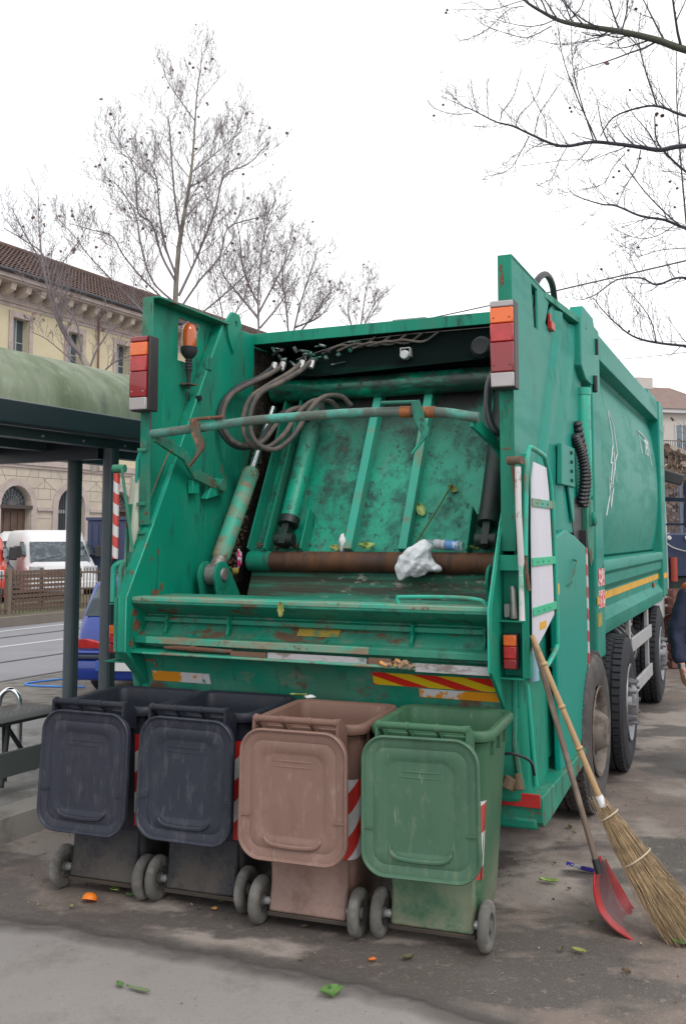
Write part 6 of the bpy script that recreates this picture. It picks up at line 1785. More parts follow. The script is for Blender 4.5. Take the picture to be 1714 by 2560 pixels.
MB().add([(-.75, y0, z0), (.75, y0, z0), (.68, y1, z1), (-.68, y1, z1), (-.75, y0 + .01, z0), (.75, y0 + .01, z0), (.68, y1 + .01, z1), (-.68, y1 + .01, z1)], [(0, 1, 2, 3), (7, 6, 5, 4), (0, 4, 5, 1), (1, 5, 6, 2), (2, 6, 7, 3), (3, 7, 4, 0)]).build('rear_window', m_vglass, car, bevel=0.004)
for s in (-1, 1):
    MB().prism([(.55, .95), (.62, 1.30), (1.65, 1.34), (2.2, 1.0)], s * .79, s * .66).build('side_window', m_vglass, car)
    tl = MB().prism([(s * .46, .56), (s * .50, .64), (s * .62, .67), (s * .775, .67), (s * .775, .56)], -0.02, 0.10, axis='y').build('tail_light', M['red_lens'], car, bevel=0.02)
    MB().box(min(s * .50, s * .40), max(s * .50, s * .40), -0.024, 0, .57, .61).build('reverse_light', M['clear_lens'], tl, bevel=0.005)
    small_wheel(car, s * .68, .62, .28, .17)
    small_wheel(car, s * .68, 2.95, .28, .17)
MB().box(-.80, .80, -.10, .12, .44, .50).build('bumper_strip', mat('bumper_strip_dark', (0.03, 0.04, 0.07), 0.5), car, bevel=0.02)
MB().prism([(-.09, .20), (-.12, .34), (-.09, .44), (.1, .44), (.1, .20)], -.80, .80).build('bumper', m_cblue, car, bevel=0.03)
MB().prism([(.12, .50), (.12, .56), (-.09, .54), (-.09, .50)], -.79, .79).build('bumper_top', m_cblue, car, bevel=0.02)
pl = MB().box(-.50, .02, -.135, -.122, .32, .435).build('number_plate', M['white'], car, bevel=0.002)
MB().box(-.50, -.455, -.1365, -.1345, .32, .435).build('plate_band', bpy.data.materials['plate_blue'], pl)
text('plate_text', 'B', 0.105, M['black'], pl, (-.415, -.137, .378), (R(90), 0, 0))
MB().box(-.72, .72, .1, .5, .18, .30).build('underside', M['black'], car)

# ================================================================== RIGHT EDGE: far block, thicket, mesh fence, vehicle, wires
fb = tag(empty('distant_apartment_block', tuple(at(1700, 1340, 62).xy) + (0,), R(14)), 'distant pale apartment block with a red roof and balconies, right of the lorry', 'building')
m_far = mat('far_plaster', (0.50, 0.46, 0.43), 0.9, var=0.06)
MB().box(-3.2, 3.4, 0, 12, 0, 10.0).build('wall', m_far, fb, smooth=0)
MB().add([(-3.6, -.5, 10.0), (3.8, -.5, 10.0), (3.8, 12.5, 10.0), (-3.6, 12.5, 10.0), (-1.6, 3.5, 12.0), (1.8, 3.5, 12.0), (1.8, 8.5, 12.0), (-1.6, 8.5, 12.0)], [(0, 1, 5, 4), (1, 2, 6, 5), (2, 3, 7, 6), (3, 0, 4, 7), (4, 5, 6, 7), (3, 2, 1, 0)]).build('roof', mat('red_roof', (0.21, 0.145, 0.125), 0.9, var=0.15), fb, smooth=0)
MB().box(-3.5, 3.7, -.4, 12.4, 9.75, 9.99).build('eaves', M['grey_white'], fb, smooth=0)
MB().box(-0.9, 0.3, 3.2, 4.0, 11.2, 12.6).build('chimney', m_far, fb, smooth=0)
for z in (1.2, 4.1, 7.0):
    for x in (-2.2, 0.3, 2.4):
        wn = MB().box(x - .42, x + .42, -.03, .02, z + .1, z + 2.0).build('window', mat('far_glass', (0.14, 0.18, 0.22), 0.3) if 'far_glass' not in bpy.data.materials else bpy.data.materials['far_glass'], fb, smooth=0)
        MB().box(x - .03, x + .03, -.05, -.03, z + .1, z + 2.0).box(x - .5, x - .42, -.06, .0, z, z + 2.1).box(x + .42, x + .5, -.06, .0, z, z + 2.1).build('frame', M['grey_white'], wn, smooth=0)
    bl = MB().box(-1.6, 3.3, -.9, 0, z - .12, z).build('balcony', m_far, fb, smooth=0)
    mb = MB().box(-1.6, 3.3, -.9, -.87, z + .85, z + .9)
    for k in range(32):
        mb.box(-1.58 + .155 * k, -1.56 + .155 * k, -.89, -.875, z, z + .87)
    mb.build('railing', m_iron, bl, smooth=0)
# further house with a gable, lower
fh = tag(empty('gabled_house', tuple(at(1690, 1340, 50).xy) + (0,), R(6)), 'low cream gabled house in front of the distant apartment block', 'house')
MB().box(-2.5, 2.6, 0, 6, 0, 5.6).build('wall', mat('cream_wall', (0.50, 0.44, 0.33), 0.9, var=0.08), fh, smooth=0)
MB().prism([(-3.0, 5.5), (-1.2, 6.9), (3.2, 5.3), (3.1, 5.15), (-1.2, 6.65), (-2.9, 5.35)], -.3, 6.3, axis='y').build('roof', mat('pale_eaves', (0.36, 0.31, 0.27), 0.9), fh, smooth=0)
for x in (-1.4, .6):
    MB().box(x - .4, x + .4, -.02, .03, 2.6, 4.2).build('window', bpy.data.materials['far_glass'], fh, smooth=0)
# thicket of bare shrubs
TH = Tree(77, up=0.3, leafp=0.5, minr=0.012, wob=0.3, leaf=0.22)
rg = random.Random(5)
for i in range(34):
    p = at(rg.uniform(1645, 1830), 1340, rg.uniform(30, 42))
    p.z = rg.uniform(0, 1.0)
    TH.branch(p, Vector((rg.uniform(-.5, .5), rg.uniform(-.3, .3), 1)), rg.uniform(2.0, 4.6), 0.04, 2)
TH.leaf = 0.3
for i in range(900):
    p = at(rg.uniform(1640, 1800), 1340, rg.uniform(32, 40))
    p.z = rg.uniform(0.2, 4.6)
    TH.addleaf(p)
th = empty('shrub_thicket', label='tangled brown bare shrubs beyond the lorry cab, right edge', cat='shrubs')
TH.crown.build('twigs', mat('thicket_twigs', (0.16, 0.12, 0.10), 0.9, var=0.3), th, smooth=0)['kind'] = 'stuff'
TH.leaves.build('leaves', mat('thicket_leaves', (0.20, 0.14, 0.11), 0.9, var=0.4), th, smooth=0)['kind'] = 'stuff'
# mesh fence panel
mf = tag(empty('mesh_fence', tuple(at(1700, 1340, 21).xy) + (0,), R(4)), 'blue-grey wire mesh fence between the lorry cab and the thicket', 'fence')
m_mf = mat('fence_blue_grey', (0.10, 0.13, 0.19), 0.6)
for x in (-0.55, 0.02, 1.1):
    MB().box(x - .03, x + .03, -.03, .03, 0, 3.0).build('post', m_mf, mf)
mb = MB()
for k in range(26):
    mb.box(-0.5 + .065 * k, -0.494 + .065 * k, -.004, .004, .2, 2.9)
for k in range(14):
    mb.box(-0.55, 1.1, -.004, .004, .25 + .2 * k, .257 + .2 * k)
mb.build('wire_mesh', m_mf, mf, smooth=0)
# blue work vehicle behind, with round lamps; reddish crates in front of it
bv = tag(empty('blue_work_vehicle', tuple(at(1716, 1340, 15.2).xy) + (0,), R(4)), 'dark blue work vehicle with two white round lamps, behind the orange-clad worker', 'work vehicle')
m_bv = mat('work_vehicle_blue', (0.025, 0.04, 0.10), 0.4, var=0.15)
MB().prism([(-.42, 1.25), (-.40, 1.86), (-.25, 1.93), (1.2, 1.93), (1.25, 1.25)], 0, 1.6, axis='y').build('cab', m_bv, bv, bevel=0.03)
MB().box(-.40, 1.2, .05, 2.8, .45, 1.25).build('chassis', M['dark_in'], bv, bevel=0.02)
for x in (-.30, -.02, .8):
    MB().lathe([(-.03, .035), (-.05, .03), (-.055, 0)], (x, 0, 1.85), 'y', 14).build('lamp', M['white'], bv)
MB().tube(catmull([(-.38, -.03, 1.80), (-.25, -.05, 1.70), (.0, -.06, 1.64), (.25, -.05, 1.70), (.36, -.03, 1.82)]), .012, 8).build('hose', M['galv'], bv)
MB().tube([(-.25, -.06, 1.18), (-.25, -.06, 1.55)], .05, 10).build('red_post', mat('faded_red_metal', (0.42, 0.07, 0.04), 0.6, var=0.2), bv)
for s in (0.05, 0.95):
    small_wheel(bv, s, .5, .38, .22)
m_cr = mat('reddish_crate', (0.20, 0.085, 0.07), 0.8, var=0.3)
labs = ['reddish-brown crate at the bottom of the stack by the blue work vehicle', 'reddish-brown crate in the middle of the stack by the blue work vehicle', 'reddish-brown crate on top of the stack by the blue work vehicle']
cp = at(1706, 1340, 14.2)
for k in range(3):
    c = tag(empty('crate', (cp.x + 0.03 * (k % 2), cp.y, 0.38 * k), R(4 + 3 * k)), labs[k], 'crate', 'crates stacked by the work vehicle')
    for z in (.02, .14, .26):
        MB().prism([(-.32, -.25), (.32, -.25), (.32, .25), (-.32, .25)], z, z + .085, axis='z', holes=[[(-.305, -.235), (.305, -.235), (.305, .235), (-.305, .235)]]).build('slat_ring', m_cr, c, smooth=0)
    MB().box(-.30, .30, -.23, .23, .0, .02).build('base', m_cr, c, smooth=0)
    for x, y in ((-.29, -.22), (.29, -.22), (.29, .22), (-.29, .22)):
        MB().box(x - .014, x + .014, y - .014, y + .014, .02, .37).build('corner_post', m_cr, c, smooth=0)
# overhead wires
for (a, b, lb) in (((700, 868, 30), (2100, 560, 14), 'thin overhead tram wire crossing behind the right wing of the lorry'), ((1490, 846, 45), (1900, 851, 40), 'faint overhead wire above the body of the lorry'), ((1500, 902, 40), (1950, 842, 30), 'thin teal-grey wire above the distant apartment block')):
    A, B = at(*a), at(*b)
    pts = [A.lerp(B, i / 12) - Vector((0, 0, 0.10 * math.sin(PI * i / 12))) for i in range(13)]
    MBw = MB().tube(pts, 0.014 if a[2] == 30 else 0.010, 5).build('overhead_wire', m_twig2, smooth=60)
    tag(MBw, lb, 'wire')
# ================================================================== TOOLS AND LITTER
# bristle broom leaning on the rear corner
A = at(1329, 1588, 4.93)
Bm = at(1508, 2020, 4.86)
C_ = at(1720, 2335, 4.70)
C_.z = 0.02
br = tag(empty('besom_broom', (0, 0, 0)), 'straw broom with a bamboo handle leaning on the right rear corner of the lorry', 'broom')
def locp(p):
    return p
n = 14
pts = [A.lerp(Bm, i / n) for i in range(n + 1)]
rs = [0.0125 + 0.004 * i / n for i in range(n + 1)]
hb = MB().tube(pts, rs, 12)
for k in (0.17, 0.42, 0.66):
    p = A.lerp(Bm, k)
    dv = (Bm - A).normalized()
    hb.tube([p - dv * 0.01, p - dv * 0.003, p + dv * 0.003, p + dv * 0.01], [0.0135 + .004 * k, 0.018 + .004 * k, 0.018 + .004 * k, 0.0135 + .004 * k], 12)
m_bam = mat('bamboo', (0.42, 0.27, 0.14), 0.5, var=0.12, layers=[dict(c=(0.25, 0.17, 0.11), s=9, lo=0.55, hi=0.65, a=0.7)])
hb.build('handle', m_bam, br, smooth=60)
MB().tube([A.lerp(Bm, 0.93), A.lerp(Bm, 0.99)], 0.0195, 12).build('white_tape', M['white'], br)
rng = random.Random(8)
ax = (C_ - Bm).normalized()
Lb = (C_ - Bm).length
side = ax.cross(Vector((0, 0, 1))).normalized()
side = Vector((0.80, 0.35, 0.0)) 
side = (side - ax * side.dot(ax)).normalized()
up = side.cross(ax).normalized()
mb = MB()
for i in range(1300):
    a = rng.uniform(0, 2 * PI)
    r = math.sqrt(rng.random())
    sx, sy = r * math.cos(a), r * math.sin(a)
    st = rng.uniform(-0.12, 0.02) if i < 60 else rng.uniform(0, 0.4)
    en = rng.uniform(0.78, 1.06)
    P = []
    for t in (st, st + (en - st) * 0.25, st + (en - st) * 0.5, st + (en - st) * 0.75, en):
        tt = max(0, t)
        w = 0.030 + 0.018 * min(1, tt * 6) + (0.082 + (0.05 if i % 9 == 0 else 0)) * tt ** 1.3
        h = 0.028 + 0.016 * min(1, tt * 6) + 0.045 * tt
        j = 0.013 * (0.2 + tt)
        p = Bm + ax * (Lb * t) + side * (sx * w + rng.uniform(-j, j)) + up * (sy * h + rng.uniform(-j, j)) + Vector((0, 0, -0.02 * math.sin(PI * min(1, max(0, t)))))
        p.z = max(0.006, p.z)
        P.append(p)
    mb.tube(P, [0.0018, 0.0018, 0.0016, 0.0012, 0.0006], 3, caps=False)
m_straw = mat('straw', (0.42, 0.31, 0.19), 0.8, var=0.4, layers=[dict(c=(0.26, 0.19, 0.12), s=12, lo=0.48, hi=0.62, a=0.8), dict(c=(0.42, 0.32, 0.19), s=18, lo=0.55, hi=0.65, a=0.8, seed=4)])
bs = mb.build('bristles', m_straw, br, smooth=0)
bs['kind'] = 'stuff'
for t in (0.06, 0.40):
    c = Bm + ax * (Lb * t)
    w, h = 0.052 + 0.105 * t ** 1.3, 0.047 + 0.045 * t
    loop = [c + side * (math.cos(2 * PI * k / 20) * w) + up * (math.sin(2 * PI * k / 20) * h) for k in range(21)]
    MB().tube(loop, 0.004, 5, caps=False).build('binding', mat('binding_string', (0.5, 0.42, 0.32), 0.8) if not bpy.data.materials.get('binding_string') else bpy.data.materials['binding_string'], br)

# red dustpan with a long handle
dp = tag(empty('red_dustpan', (0, 0, 0)), 'long-handled red dustpan standing on its edge beside the straw broom', 'dustpan')
A2 = at(1333, 1602, 5.0)
B2 = at(1492, 2165, 4.80)
m_hd = mat('worn_brown_handle', (0.16, 0.115, 0.09), 0.6, var=0.15, layers=[dict(c=(0.27, 0.22, 0.17), s=6, lo=0.5, hi=0.62, a=0.7)])
MB().tube([A2.lerp(B2, i / 8) for i in range(9)], 0.0145, 12).build('handle', m_hd, dp, smooth=60)
MB().tube([A2.lerp(B2, 0.97), A2.lerp(B2, 1.03)], 0.019, 12).build('socket', M['hoseb'], dp)
m_redp = mat('scuffed_red_plastic', (0.46, 0.018, 0.022), 0.4, var=0.1, layers=[dict(c=(0.22, 0.07, 0.07), s=4, lo=0.48, hi=0.62, a=0.7), dict(c=(0.5, 0.2, 0.18), s=14, lo=0.62, hi=0.68, a=0.6, seed=4)])
# pan: near side edge runs top->tip, far side edge behind; curved back wall
near = [(1500, 2140, 4.80), (1487, 2180, 4.80), (1484, 2225, 4.78), (1497, 2275, 4.76), (1530, 2318, 4.73), (1582, 2352, 4.70)]
mid = [(1506, 2138, 4.90), (1507, 2185, 4.93), (1514, 2225, 4.94), (1530, 2258, 4.93), (1550, 2282, 4.90), (1585, 2346, 4.76)]
far = [(1512, 2150, 5.0), (1530, 2185, 5.06), (1548, 2215, 5.08), (1562, 2240, 5.08), (1574, 2260, 5.06), (1580, 2270, 5.04)]
low = [(1503, 2150, 4.90), (1506, 2190, 4.98), (1516, 2228, 5.03), (1532, 2262, 5.05), (1550, 2288, 5.03), (1574, 2312, 4.98)]
G = [[at(*q) for q in near], [at(*q).lerp(at(*l), 0.35) + Vector((0, 0.02, -0.01)) for q, l in zip(near, low)], [at(*q).lerp(at(*l), 0.75) for q, l in zip(near, low)], [at(*l).lerp(at(*q), 0.35) for l, q in zip(low, far)], [at(*q) for q in far]]
G = [catmull(g, 4) for g in G]
mb = MB()
nn = len(G[0])
vs = [p for g in G for p in g]
fs = []
mb.v = [tuple(p) for p in vs]
for i in range(len(G) - 1):
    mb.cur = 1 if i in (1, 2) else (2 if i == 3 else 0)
    for j in range(nn - 1):
        mb.face((i * nn + j, i * nn + j + 1, (i + 1) * nn + j + 1, (i + 1) * nn + j))
m_pin = mat('shaded_dirty_pan_inside', (0.17, 0.06, 0.065), 0.6, layers=[dict(c=(0.22, 0.15, 0.15), s=12, lo=0.45, hi=0.6, a=0.7)])  # inside coloured darker to paint its shade, plus greyish dirt
m_pin2 = mat('shaded_red_pan_wall', (0.27, 0.022, 0.026), 0.5, layers=[dict(c=(0.14, 0.04, 0.04), s=9, lo=0.45, hi=0.6, a=0.6)])  # darker red paints the shade on the far wall
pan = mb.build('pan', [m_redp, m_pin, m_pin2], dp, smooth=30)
sm_ = pan.modifiers.new('solid', 'SOLIDIFY')
sm_.thickness = 0.007
ss_ = pan.modifiers.new('sub', 'SUBSURF')
ss_.levels = 1
ss_.render_levels = 2
MB().tube(G[0], 0.006, 6).build('pan_rim', m_redp, dp, smooth=60)
MB().tube(G[-1], 0.006, 6).build('pan_rim', m_redp, dp, smooth=60)

def crumple(name, m, loc, size, seed, label, cat, amp=0.35, flat=1.0, parent=None, res=3, group=None):
    bm = bmesh.new()
    bmesh.ops.create_icosphere(bm, subdivisions=res, radius=1.0)
    rg = random.Random(seed)
    from mathutils import noise as mn
    off = Vector((rg.uniform(0, 50), rg.uniform(0, 50), rg.uniform(0, 50)))
    for v_ in bm.verts:
        k = 1 + amp * (mn.noise(v_.co * 1.3 + off) + 0.6 * mn.noise(v_.co * 3.1 + off) + 0.35 * abs(mn.noise(v_.co * 7 + off)))
        v_.co = Vector((v_.co.x * size[0] * k, v_.co.y * size[1] * k, v_.co.z * size[2] * k))
    for f in bm.faces:
        f.smooth = True
    me = bpy.data.meshes.new(name)
    bm.to_mesh(me)
    bm.free()
    me.materials.append(m)
    o = bpy.data.objects.new(name, me)
    COL.objects.link(o)
    o.location = loc
    return tag(o, label, cat, group)

# white plastic bag draped over the rusty pipe
m_bag = mat('thin_white_plastic', (0.95, 0.96, 1.0), 0.28)
from mathutils import noise as mnoise
outl = [(1060, 1343), (1040, 1352), (1017, 1372), (997, 1392), (986, 1412), (985, 1430), (989, 1445), (996, 1456), (1010, 1448), (1029, 1442), (1040, 1446), (1055, 1444), (1067, 1436), (1072, 1430), (1085, 1433), (1100, 1431), (1109, 1426), (1102, 1416), (1090, 1404), (1082, 1394), (1080, 1378), (1084, 1362), (1075, 1350)]
def tr_px(x, y, v):
    """pixel -> truck-local point on the plane v (forward distance)"""
    Mi = T_M.inverted()
    o = Mi @ Vector((0, 0, 1.88))
    p = Mi @ at(x, y, 6.0)
    d = p - o
    return o + d * ((v - o.y) / d.y)
ctr = (1037, 1400)
rings_ = []
for k, s_ in enumerate((1.0, 0.95, 0.86, 0.75, 0.62, 0.48, 0.34, 0.2, 0.08)):
    ring = []
    for i, (x, y) in enumerate(outl):
        px = ctr[0] + (x - ctr[0]) * s_
        py = ctr[1] + (y - ctr[1]) * s_
        b = (0.0, 0.028, 0.045, 0.058, 0.068, 0.076, 0.081, 0.084, 0.085)[k]
        q_ = px * 0.8 + py * 0.35
        fold = 0.018 * mnoise.noise(Vector((q_ * 0.06, py * 0.02, 1.4))) + 0.016 * abs(mnoise.noise(Vector((q_ * 0.11, py * 0.035, 3)))) + 0.007 * mnoise.noise(Vector((px * 0.3, py * 0.15, 7)))
        p = tr_px(px, py, 0.905 - b + fold * min(1.0, 0.4 + k * 0.3) * 1.6)
        ring.append(p)
    rings_.append(ring)
mb = MB().loft(rings_, cap0=True, cap1=True)
mb.xf(T_M)
bag = mb.build('plastic_bag', m_bag, smooth=80)
sb = bag.modifiers.new('s', 'SUBSURF'); sb.levels = 2; sb.render_levels = 3
for sc_, st_ in ((0.07, 0.026), (0.025, 0.004)):
    tb = bpy.data.textures.new('crumple', 'CLOUDS')
    tb.noise_scale = sc_
    tb.noise_depth = 1
    db = bag.modifiers.new('crumple', 'DISPLACE')
    db.texture = tb
    db.strength = st_
    db.mid_level = 0.5
tag(bag, 'crumpled white plastic bag draped over the rusty pipe in the hopper', 'plastic bag')
# plastic bottle lying behind it
b0, b1 = T_M @ Vector((0.32, 1.0, 1.835)), T_M @ Vector((0.62, 1.0, 1.815))
bo = tag(empty('plastic_bottle', tuple(b0), 0), 'crushed clear plastic bottle with a blue label behind the white bag', 'bottle')
m_pet = mat('clear_pet', (0.75, 0.85, 0.92), 0.08, trans=0.75, alpha=0.75)
bd_ = b1 - b0
def bp(t): return bd_ * t
MB().tube([bp(0), bp(0.05), bp(0.10), bp(0.22), bp(0.30), bp(0.36), bp(0.5), bp(0.62)], [0.014, 0.014, 0.013, 0.030, 0.033, 0.027, 0.032, 0.031], 16).tube([bp(0.9), bp(0.93), bp(1.0)], [0.031, 0.034, 0.029], 16).build('shell', m_pet, bo, smooth=60)
MB().tube([bp(0.62), bp(0.9)], 0.0325, 18).build('label', mat('bottle_label', (0.12, 0.33, 0.72), 0.3, layers=[dict(c=(0.75, 0.8, 0.85), s=11, lo=0.52, hi=0.56, a=1)]), bo)
MB().tube([bp(0.36), bp(0.60)], 0.0318, 16).build('inner_paper', mat('pale_paper', (0.62, 0.62, 0.68), 0.6, var=0.1), bo)

# leaves, peel and wrappers
def leafmesh(L, Wd, curl=0.25, seed=0):
    rg = random.Random(seed)
    n, k = 7, 2
    V, F = [], []
    for i in range(n + 1):
        t = i / n
        w = Wd * math.sin(PI * min(1, 0.08 + t * 0.92)) ** 0.7 * (1 + rg.uniform(-.2, .2))
        for j in range(-k, k + 1):
            s_ = j / k
            V.append((s_ * w / 2, L * (t - .5), curl * Wd * abs(s_) ** 1.5 + 0.15 * L * (t - .5) ** 2 + rg.uniform(0, .06) * Wd))
    m_ = 2 * k + 1
    for i in range(n):
        for j in range(2 * k):
            F.append((i * m_ + j, i * m_ + j + 1, (i + 1) * m_ + j + 1, (i + 1) * m_ + j))
    return V, F
def leaf(loc, L, Wd, rot, m_, label, seed, cat='leaf', name='cabbage_leaf', group=None):
    V, F = leafmesh(L, Wd, seed=seed)
    o = MB().add(V, F).build(name, m_, smooth=80)
    o.location = loc
    o.rotation_euler = rot
    s_ = o.modifiers.new('solid', 'SOLIDIFY')
    s_.thickness = 0.002
    return tag(o, label, cat, group)
m_lf = mat('pale_green_leaf', (0.19, 0.29, 0.065), 0.5, var=0.2, layers=[dict(c=(0.5, 0.6, 0.25), s=20, lo=0.5, hi=0.6, a=0.8)])
m_lf2 = mat('fresh_green_leaf', (0.10, 0.20, 0.05), 0.5, var=0.2)
m_lf3 = mat('yellow_green_leaf', (0.28, 0.30, 0.08), 0.6, var=0.2)
def g(x, y, z=0.012):
    d = at(x, y, 5) - Vector((0, 0, 1.88))
    return Vector((0, 0, 1.88)) + d * ((z - 1.88) / d.z)
leaf(g(828, 2487), 0.06, 0.10, (0, 0, 0.3), m_lf2, 'bright green leaf on the pavement at bottom centre', 1)
leaf(g(1370, 2205), 0.10, 0.05, (0, 0, 1.2), m_lf, 'green leaf on the asphalt left of the red dustpan', 2)
leaf(g(1445, 2378), 0.07, 0.03, (0, 0, 0.9), m_lf3, 'small yellow-green leaf on the ground below the dustpan', 3)
leaf(g(1702, 2360), 0.09, 0.06, (0, 0, 1.4), m_lf2, 'green leaf by the broom tip at the right edge', 4)
leaf(g(287, 2226), 0.06, 0.045, (0, 0, 0.9), m_lf, 'pale leaf on the ground below the left navy bin', 5)
leaf(g(325, 2238), 0.05, 0.03, (0, 0, 1.4), m_lf2, 'small green leaf beside the pale one under the navy bins', 6)
leaf(g(180, 2266), 0.025, 0.02, (0, 0, 0.4), m_lf3, 'tiny yellowish leaf scrap left of the orange peel', 7)
leaf(g(300, 2463), 0.05, 0.03, (0, 0, 0.6), m_lf2, 'green leaf tip on the pavement at lower left', 8)
leaf(g(345, 2475), 0.12, 0.025, (0, 0, 1.1), mat('dull_green_stalk', (0.14, 0.19, 0.09), 0.7), 'dull green stalk on the pavement at lower left', 9)
leaf(g(551, 2254), 0.04, 0.03, (0, 0, 0.9), m_lf2, 'small dark green leaf under the second navy bin', 10)
leaf(tuple(T_M @ Vector((-0.085, -0.166, 1.475))), 0.09, 0.042, (R(92), 0, -R(20)), m_lf3, 'yellow-green leaf hanging over the loading ledge', 11)
leaf(tuple(T_M @ Vector((0.26, 1.20, 2.05))), 0.10, 0.08, (R(60), 0, 0.2), m_lf, 'round pale green leaf stuck on the packer plate', 12)
leaf(tuple(T_M @ Vector((0.46, 1.27, 2.19))), 0.05, 0.09, (R(60), 0.3, 0.4), m_lf3, 'yellowish leaf high on the packer plate by the green stalk', 13)
leaf(tuple(T_M @ Vector((-0.06, 1.03, 1.795))), 0.06, 0.12, (R(25), 0, 0.1), m_lf, 'pale green leaf lying on the packer pipe', 14)
leaf(tuple(T_M @ Vector((-0.30, 1.03, 1.79))), 0.05, 0.08, (R(40), 0, 0.5), m_lf3, 'yellowish leaf beside the white scrap on the pipe', 15)
leaf(tuple(T_M @ Vector((0.70, 1.02, 1.79))), 0.04, 0.10, (R(20), 0, 0.1), m_lf2, 'green leaf next to the plastic bottle in the hopper', 16)
leaf(g(745, 1740, 0.99), 0.10, 0.035, (0, 0.4, 1.3), m_lf, 'curled green leaf on the rim between the navy and brown bins', 17)
tag(MB().tube(catmull([T_M @ Vector((0.28, 1.06, 1.84)), T_M @ Vector((0.38, 1.15, 2.03)), T_M @ Vector((0.47, 1.24, 2.22))]), 0.006, 6).build('green_stalk', mat('dark_stalk', (0.08, 0.13, 0.04), 0.6)), 'thin dark green stalk leaning on the packer plate', 'stalk')
crumple('white_scrap', M['white'], tuple(T_M @ Vector((-0.235, 1.02, 1.83))), (0.022, 0.02, 0.055), 3, 'torn white paper scrap standing on the packer pipe', 'paper scrap', 0.5)
crumple('magenta_wrapper', mat('magenta_foil', (0.5, 0.02, 0.13), 0.3, layers=[dict(c=(0.6, 0.65, 0.75), s=20, lo=0.5, hi=0.55, a=1)]), tuple(T_M @ Vector((-0.945, 0.86, 1.72))), (0.018, 0.02, 0.06), 5, 'magenta and silver wrapper beside the left ram foot', 'wrapper', 0.5)
crumple('yellow_wrapper', M['yellow_old'], tuple(T_M @ Vector((-0.965, 0.84, 1.64))), (0.025, 0.02, 0.022), 6, 'small yellow wrapper below the magenta one', 'wrapper', 0.5)
crumple('white_bit', M['white'], tuple(g(775, 1742, 0.99)), (0.03, 0.012, 0.01), 7, 'white paper bit on the rim beside the curled leaf', 'paper scrap', 0.4)
# orange peel: open half shell
mb = MB().lathe([(0.0, 0.040), (0.018, 0.037), (0.030, 0.026), (0.036, 0.010), (0.037, 0.0)], (0, 0, 0), 'z', 20)
pe = mb.build('orange_peel', mat('orange_peel', (0.80, 0.20, 0.01), 0.5, bump=0.3, bscale=120), smooth=60)
pp = g(224, 2250)
pe.location = (pp.x, pp.y, 0.012)
pe.rotation_euler = (R(-25), 0.1, 0)
tag(pe, 'half orange lying on the asphalt in front of the left navy bin', 'orange')
crumple('orange_scrap', mat('orange_scrap', (0.65, 0.16, 0.03), 0.6), tuple(g(930, 2397)), (0.016, 0.01, 0.006), 9, 'tiny orange scrap on the asphalt in front of the brown bin', 'scrap', 0.5)
crumple('orange_scrap', mat('peel_scrap', (0.6, 0.3, 0.08), 0.6), tuple(g(537, 2270)), (0.014, 0.01, 0.006), 10, 'tiny orange-yellow scrap below the second navy bin', 'scrap', 0.5)
# blue and white wrapper on the ground behind the dustpan
wv, wf = leafmesh(0.22, 0.06, 0.3, 4)
wr = MB().add(wv, wf).build('blue_white_wrapper', mat('blue_white_film', (0.75, 0.77, 0.85), 0.35, layers=[dict(c=(0.06, 0.05, 0.42), s=9, lo=0.47, hi=0.50, a=1)]), smooth=80)
wp = g(1463, 2180)
wr.location = (wp.x, wp.y, 0.015)
wr.rotation_euler = (0.2, 0.5, 1.45)
tag(wr, 'blue and white plastic film scrap behind the red dustpan', 'wrapper')
# more wilted scraps in loose clumps (copies of a few leaf meshes)
protos = []
for k in range(5):
    V, F = leafmesh(0.035 + 0.012 * k, 0.022 + 0.006 * k, 0.45, 40 + k)
    me_ = bpy.data.meshes.new('leaf_scrap')
    me_.from_pydata(V, [], F)
    me_.materials.append((mat('dull_leaf', (0.15, 0.17, 0.06), 0.7, var=0.3) if not bpy.data.materials.get('dull_leaf') else bpy.data.materials['dull_leaf'], mat('wilted_leaf', (0.10, 0.10, 0.045), 0.7, var=0.3) if not bpy.data.materials.get('wilted_leaf') else bpy.data.materials['wilted_leaf'], mat('brown_scrap', (0.12, 0.075, 0.045), 0.8, var=0.3) if not bpy.data.materials.get('brown_scrap') else bpy.data.materials['brown_scrap'])[k % 3])
    protos.append(me_)
rgs = random.Random(15)
clumps = [(-0.95, 5.05), (-0.55, 4.85), (0.0, 4.60), (0.45, 4.40), (0.95, 4.95), (1.25, 5.6), (1.05, 4.5), (1.8, 5.4), (-1.35, 5.1), (1.5, 6.4)]
for cx_, cy_ in clumps:
    for k in range(1 + (cx_ > 0.9)):
        o = bpy.data.objects.new('leaf_scrap', rgs.choice(protos))
        COL.objects.link(o)
        o.location = (cx_ + rgs.gauss(0, 0.14), cy_ + rgs.gauss(0, 0.12), 0.008)
        sc_ = rgs.uniform(0.35, 0.75)
        o.scale = (sc_, sc_, sc_)
        o.rotation_euler = (rgs.uniform(-.2, .2), rgs.uniform(-.2, .2), rgs.uniform(0, 6.28))
        tag(o, 'small wilted leaf scrap lying on the dirty asphalt around the bins and tools', 'leaf scrap', 'wilted leaf scraps on the asphalt')
